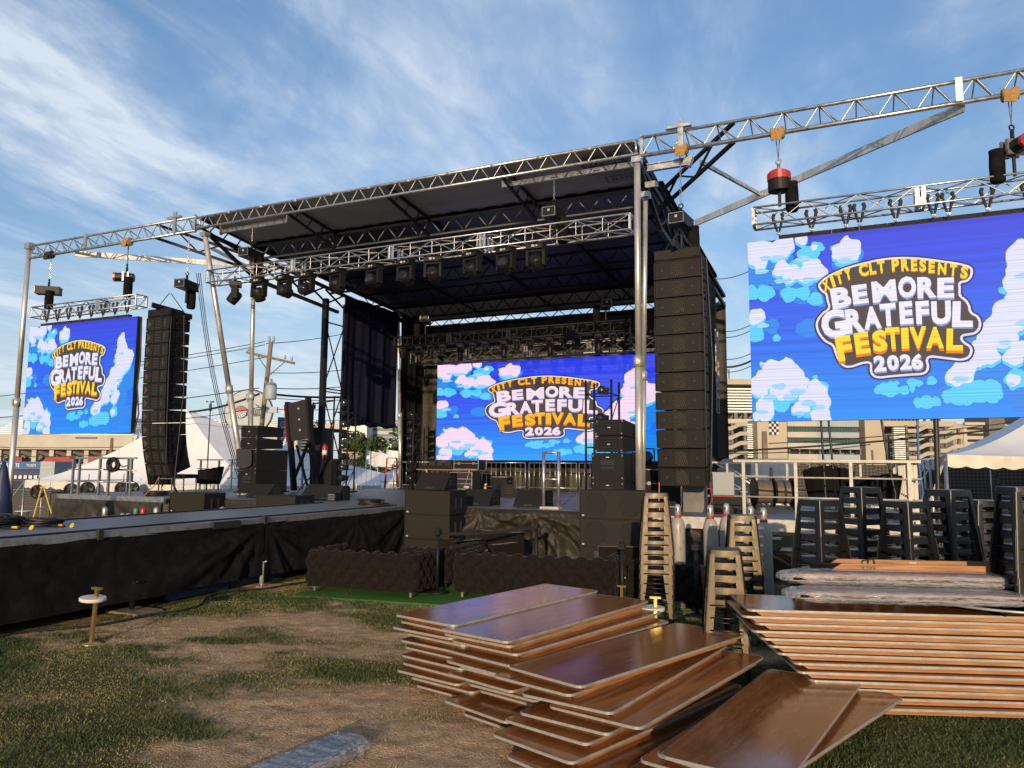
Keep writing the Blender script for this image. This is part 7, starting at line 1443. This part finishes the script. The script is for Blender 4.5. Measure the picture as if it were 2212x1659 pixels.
# -- big stand at the right with stairs
P_, Dd = 1590, 130
rs1 = bld('speedway_stand', 'tall pale stand with slatted top and zigzag stairs right of the line array', 'grandstand', P_, Dd)
f = Far(P_, Dd); f.slab(1440, 1660, 816, 828, 0, 10); f.build('roof_edge', 'cream', rs1)
f = Far(P_, Dd); f.slab(1440, 1660, 826, 1016, 8, 9); f.build('dark_bay', 'greystl', rs1)
for i in range(9): f = Far(P_, Dd); f.slab(1440, 1660, 835+i*6.3, 838.4+i*6.3, 1, 2); f.build('slat', 'white', rs1)
f = Far(P_, Dd)
for i in range(10):
    a = 1450+i*21; f.bar((f.X(a), 1.5, f.Zz(a, 920)), (f.X(a), 1.5, f.Zz(a, 888)), .55)
    f.bar((f.X(a), 2.5, f.Zz(a, 918)), (f.X(a+21), 2.5, f.Zz(a, 892)), .3); f.bar((f.X(a+21), 2.5, f.Zz(a, 918)), (f.X(a), 2.5, f.Zz(a, 892)), .3)
f.build('truss_frame', 'greystl', rs1)
f = Far(P_, Dd); f.slab(1440, 1660, 904, 914, 0, .8); f.build('parapet', 'cream2', rs1)
def zig(thg, P_, Dd, x0, x1, y0, n, st, m='cream'):
    f = Far(P_, Dd)
    for i in range(n):
        y = y0+i*st; k = (x0+x1)/2; w = (x1-x0)
        pts = [(x0, y), (k-w*.12, y), (k+w*.22, y-st*.46), (x1, y-st*.46), (x1, y-st*.46+st*.42), (k+w*.22, y-st*.04), (k-w*.12, y+st*.42), (x0, y+st*.42)]
        f.prism([(f.X(a), f.Zz(a, b)) for a, b in pts], -3, -2.4, lambda u, v, w_: Vector((u, w_, v)))
    f.build('stair_flight', m, thg); f = Far(P_, Dd)
    for a in (x0+2, (x0+x1)/2-2, x1-4): f.bar((f.X(a), -2.2, f.Zz(a, 1016)), (f.X(a), -2.2, f.Zz(a, y0-8)), .35)
    for i in range(n):
        y = y0+i*st; f.bar((f.X(x0), -2.0, f.Zz(x0, y+st)), (f.X((x0+x1)/2), -2.0, f.Zz(x0, y+st*.4)), .22); f.bar((f.X(x0), -2.0, f.Zz(x0, y+st*.4)), (f.X((x0+x1)/2), -2.0, f.Zz(x0, y+st)), .22)
    f.build('stair_frame', 'greystl', thg)
zig(rs1, P_, Dd, 1548, 1606, 923, 5, 20)
f = Far(P_, Dd); [f.slab(1606, 1636, 917+i*4.6, 919.6+i*4.6, -2.5, -1.8) for i in range(16)]; f.build('louvre', 'white', rs1)
f = Far(P_, Dd); f.slab(1545, 1550, 787, 830, 3, 3.3); f.slab(1590, 1592, 790, 818, 3, 3.3); f.slab(1440, 1592, 790, 792, 3, 3.4); [f.box((f.X(1500+i*9), 2.6, f.Zz(1550, 793)), (.5, .6, .5)) for i in range(10)]; f.build('floodlight', 'greystl', rs1)
# -- pale block and glass front under the right screen
P_, Dd = 1780, 125
rb = bld('clubhouse', 'cream building with blue-grey banded glass front under the right screen', 'building', P_, Dd)
f = Far(P_, Dd); f.slab(1638, 1702, 906, 1016, 0, 8); f.slab(1872, 1914, 800, 1016, 0, 8); f.build('wall', 'cream', rb)
f = Far(P_, Dd); f.slab(1702, 1766, 800, 1016, 1, 8); f.build('front', 'darkgap', rb)
for (a, b) in ((904, 921), (933, 945), (957, 970), (981, 993)):
    f = Far(P_, Dd); f.slab(1702, 1766, a, b, -.4, .6); f.build('light_band', 'cream2', rb)
    f = Far(P_, Dd); zt_, zb_ = f.Zz(1820, a+1), f.Zz(1820, b+1); pl = [(f.X(1766), -.5), (f.X(1856), -.5), (f.X(1872), 3.0), (f.X(1872), 6), (f.X(1766), 6)]; f.prism(pl, zb_, zt_, lambda u, v, w: Vector((u, v, w))); f.build('band', 'clad', rb)
for (a, b, x0, x1) in ((921, 933, 1702, 1766), (945, 957, 1702, 1766), (921, 934, 1766, 1858), (945, 958, 1766, 1858)):
    f = Far(P_, Dd); f.slab(x0, x1, a, b, .1, .5); f.build('window', 'glass', rb); f = Far(P_, Dd); [f.slab(x0+i*6, x0+i*6+.6, a, b, -.05, .1) for i in range(int((x1-x0)/6))]; f.build('mullion', 'greystl', rb)
f = Far(P_, Dd); [f.slab(1705+i*22, 1708+i*22, 968, 983, 0, 1) for i in range(8)]; [f.slab(1706+i*17, 1713+i*17, 994, 1016, 0, 1) for i in range(10)]; f.slab(1766, 1866, 968, 1016, 2.5, 3); f.build('column', 'greystl', rb)
f = Far(P_, Dd); px_, py_, cw = 1663, 909, 5.0
[f.slab(px_+i*cw, px_+(i+1)*cw, py_+j*6, py_+(j+1)*6, -.32, -.25) for i in range(4) for j in range(5) if (i+j) % 2 == 0]; f.build('chequer_dark', 'darkgap', rb); f = Far(P_, Dd); f.slab(px_, px_+4*cw, py_, py_+30, -.22, -.05); f.build('chequer_panel', 'signwhite', rb)
f = Far(P_, Dd); put_text(f, 'World', lambda u, v: Vector((f.X(1683)+u+.2*v, -.1, f.Zz(1683, 906)+v)), w=2.6, h=.8, offset=.02); f.build('lettering', 'red', rb)
# -- second stair stand and far terraces at right
P_, Dd = 2000, 130
r3 = bld('speedway_stand', 'pale stand with zigzag stairs right of the clubhouse', 'grandstand', P_, Dd); f = Far(P_, Dd); f.slab(1914, 2070, 912, 1016, 6, 7); f.build('dark_bay', 'greystl', r3); f = Far(P_, Dd); f.slab(1914, 2072, 909, 921, 0, 6); f.build('parapet', 'cream', r3)
zig(r3, P_, Dd, 1945, 2000, 928, 5, 19); zig(r3, P_, Dd, 2002, 2062, 930, 4, 20)
f = Far(P_, Dd); [f.slab(1918, 1942, 925+i*4.6, 927.6+i*4.6, -2.5, -1.8) for i in range(15)]; [f.slab(1998, 2012, 925+i*4.6, 927.6+i*4.6, -2.0, -1.5) for i in range(15)]; f.build('louvre', 'white', r3); f = Far(P_, Dd); f.slab(1918, 2010, 893, 910, 3, 6); [f.slab(1930+i*16, 1933+i*16, 880, 912, 1, 1.6) for i in range(8)]; f.build('mast', 'greystl', r3)
P_, Dd = 2130, 150
r4 = bld('terrace_building', 'pale terraced building with grey tower at the right beyond the tent', 'building', P_, Dd); f = Far(P_, Dd); f.slab(2062, 2180, 915, 1010, 0, 8); f.build('wall', 'cream2', r4); f = Far(P_, Dd); f.slab(2128, 2162, 897, 1010, -2, 6); f.slab(2205, 2260, 900, 930, -2, 6); f.build('tower', 'greystl', r4); f = Far(P_, Dd); f.slab(2160, 2260, 917, 1010, 0, 8); f.slab(2085, 2128, 912, 918, -.8, 0); f.build('wall', 'cream2', r4); f = Far(P_, Dd); [f.slab(2093, 2126, 923+i*13, 928+i*13, -.3, -.05) for i in range(5)]; [f.slab(2163, 2230, 922+i*9, 925+i*9, -.3, -.05) for i in range(4)]; f.build('balcony_gap', 'darkgap', r4); f = Far(P_, Dd); [f.slab(2063+i*3, 2064+i*3, 916, 1000, -.2, -.02) for i in range(8)]; f.build('rib', 'cream', r4)
# ---- utility poles and lines
def upole(lbl, px, dist, ztop, zb, lean=0., arms=True, trans=True, m='pole', r=.15):
    q = DP(px, 1008, dist); t = thing('utility_pole', lbl, 'utility pole', (q.x, q.y, 0), BRZ); mb = MB(); mb.tube((lean, 0, zb), (0, 0, ztop), r*1.15, 12, r*.85); mb.build('pole', m, t)
    if arms:
        mb = MB(); mb.bar((-1.25, 0, ztop-.55), (1.25, 0, ztop-1.1), .14, .12); [mb.tube((s*.0, .06, ztop-1.7), (s*.75, .06, ztop-.8-.2*s), .025, 6) for s in (-1, 1)]; mb.build('crossarm', 'pole', t)
        mb = MB(); [mb.lathe([(.05, 0), (.07, .08), (.04, .2)], (x, 0, ztop-.72-.22*x+.0), 8) for x in (-1.15, .75, 1.1)]; [mb.lathe([(.06, 0), (.08, .12), (.05, .3)], (x, 0, ztop), 8) for x in (-.1, .12)]; mb.build('insulator', 'clad', t)
    if trans: mb = MB(); mb.lathe([(.26, 0), (.28, .05), (.28, .75), (.2, .85), (.06, .9), (.05, 1.05)], (.20, -.3, ztop-3.0), 16); mb.box((.05, -.1, ztop-2.6), (.3, .2, .3)); mb.build('transformer', 'clad', t)
    return t
up1 = upole('timber utility pole with crossarm and grey transformer between the leaning pole and the stage', 574, 38, 8.25, -2, -.70, r=.13)
t = up1; mb = MB(); mb.lathe([(.12, 0), (.2, .25), (.16, .45)], (-.9, -.2, 5.1), 12, None); mb.bar((-.9, -.2, 5.2), (0, 0, 4.6), .06); mb.box((.2, 0, 4.75), (.55, .2, .3)); mb.build('floodlight', 'clad', t)
upole('short timber pole in front of the clubhouse by the chequered panel', 1653, 60, 4.9, -2, 0, False, False, r=.24)
upole('grey pole behind the right stand', 2030, 100, 9.2, -2, 0, False, False, 'greystl', .2)
upole('thin utility pole standing before the far left grandstand under the left screen', 238, 80, 4.6, -3, 0, False, False, 'pole', .18)
def line(lbl, p, q, sag=.25, r=.02, n=14):
    p, q = Vector(p), Vector(q); mb = MB(); mb.path([p.lerp(q, i/n)+Vector((0, 0, -sag*4*(i/n)*(1-i/n))) for i in range(n+1)], r, 5); o = mb.build('power_line', 'cable'); tag(o, lbl, 'power line'); return o
A1 = DP(572, 1008, 38)
ax = Vector((math.cos(BRZ), math.sin(BRZ), 0))
for i, (pyl, pyr, xl, xr, rr, l) in enumerate(((800, 738, 130, 572, .02, 'uppermost pair of overhead lines left of the utility pole'), (808, 745, 130, 572, .02, 'second overhead line left of the utility pole'), (860, 772, -40, 572, .02, 'third overhead line left of the utility pole'), (905, 838, -40, 560, .025, 'fourth overhead line left of the utility pole'), (890, 851, 410, 560, .06, 'thick bundled cable sloping up to the utility pole'), (912, 880, 280, 560, .02, 'lowest thin line left of the utility pole'))):
    line(l, DP(xl, pyl, 40), DP(xr, pyr, 38), .15, rr)
for pyl, pyr, rr, l in ((742, 715, .02, 'uppermost overhead line right of the utility pole'), (805, 795, .02, 'second overhead line right of the utility pole'), (838, 832, .025, 'third overhead line right of the utility pole'), (850, 856, .06, 'thick bundled cable right of the utility pole'), (858, 862, .02, 'thin line under the thick cable right of the utility pole'), (882, 880, .02, 'lowest overhead line right of the utility pole')):
    line(l, DP(575, pyl, 38), DP(770, pyr, 42), .12, rr)
for pyl, pyr, xl, xr, dist, rr, l in ((600, 585, 1520, 1620, 36, .02, 'uppermost thin line between the line array and the right screen'), (713, 700, 1540, 1625, 36, .02, 'second thin line between the line array and the right screen'), (726, 712, 1540, 1625, 36, .02, 'third thin line between the line array and the right screen'), (772, 762, 1540, 1625, 36, .02, 'fourth line between the line array and the right screen'), (789, 778, 1540, 1625, 36, .05, 'thick cable between the line array and the right screen'), (800, 789, 1540, 1625, 36, .02, 'fifth line between the line array and the right screen'), (976, 918, 1545, 2230, 45, .06, 'thick black cable crossing in front of the clubhouse'), (978, 960, 1545, 1880, 45, .03, 'thin black cable just below the thick one in front of the clubhouse'), (958, 905, 1660, 2240, 47, .03, 'thin black cable rising across the clubhouse front to the right'), (965, 958, -30, 430, 60, .03, 'thin line across the left grandstand'), (985, 975, -30, 330, 58, .03, 'lower line across the left grandstand')):
    line(l, DP(xl, pyl, dist), DP(xr, pyr, dist), .2, rr)
# street lamp
q = DP(1160*.434*WPX/3840+700*WPX/3840, 1008, 60); t = thing('street_lamp', 'curved street lamp behind the left mast', 'street lamp', (q.x, q.y, 0), BRZ); mb = MB(); mb.tube((0, 0, -2), (0, 0, 4.6), .1, 8); mb.path([(0, 0, 4.6), (-.7, 0, 5.3), (-1.8, 0, 6.0), (-2.6, 0, 6.1)], .06, 6); mb.build('pole', 'alu_dark', t); MB().box((-2.9, 0, 6.1), (.8, .25, .12)).build('lamp_head', 'alu_dark', t)
# roads / paved apron far off
mb = MB(); q = [DP(-300, 1008, 60), DP(2700, 1008, 60), DP(2700, 1008, 320), DP(-300, 1008, 320)]; mb.add([Vector((p.x, p.y, -1.2 if i < 2 else -1.0)) for i, p in enumerate(q)], [(0, 1, 2, 3)])
o = mb.build('pavement', 'asph'); struct(o)
o.location.z = .0
bpy.context.view_layer.update()
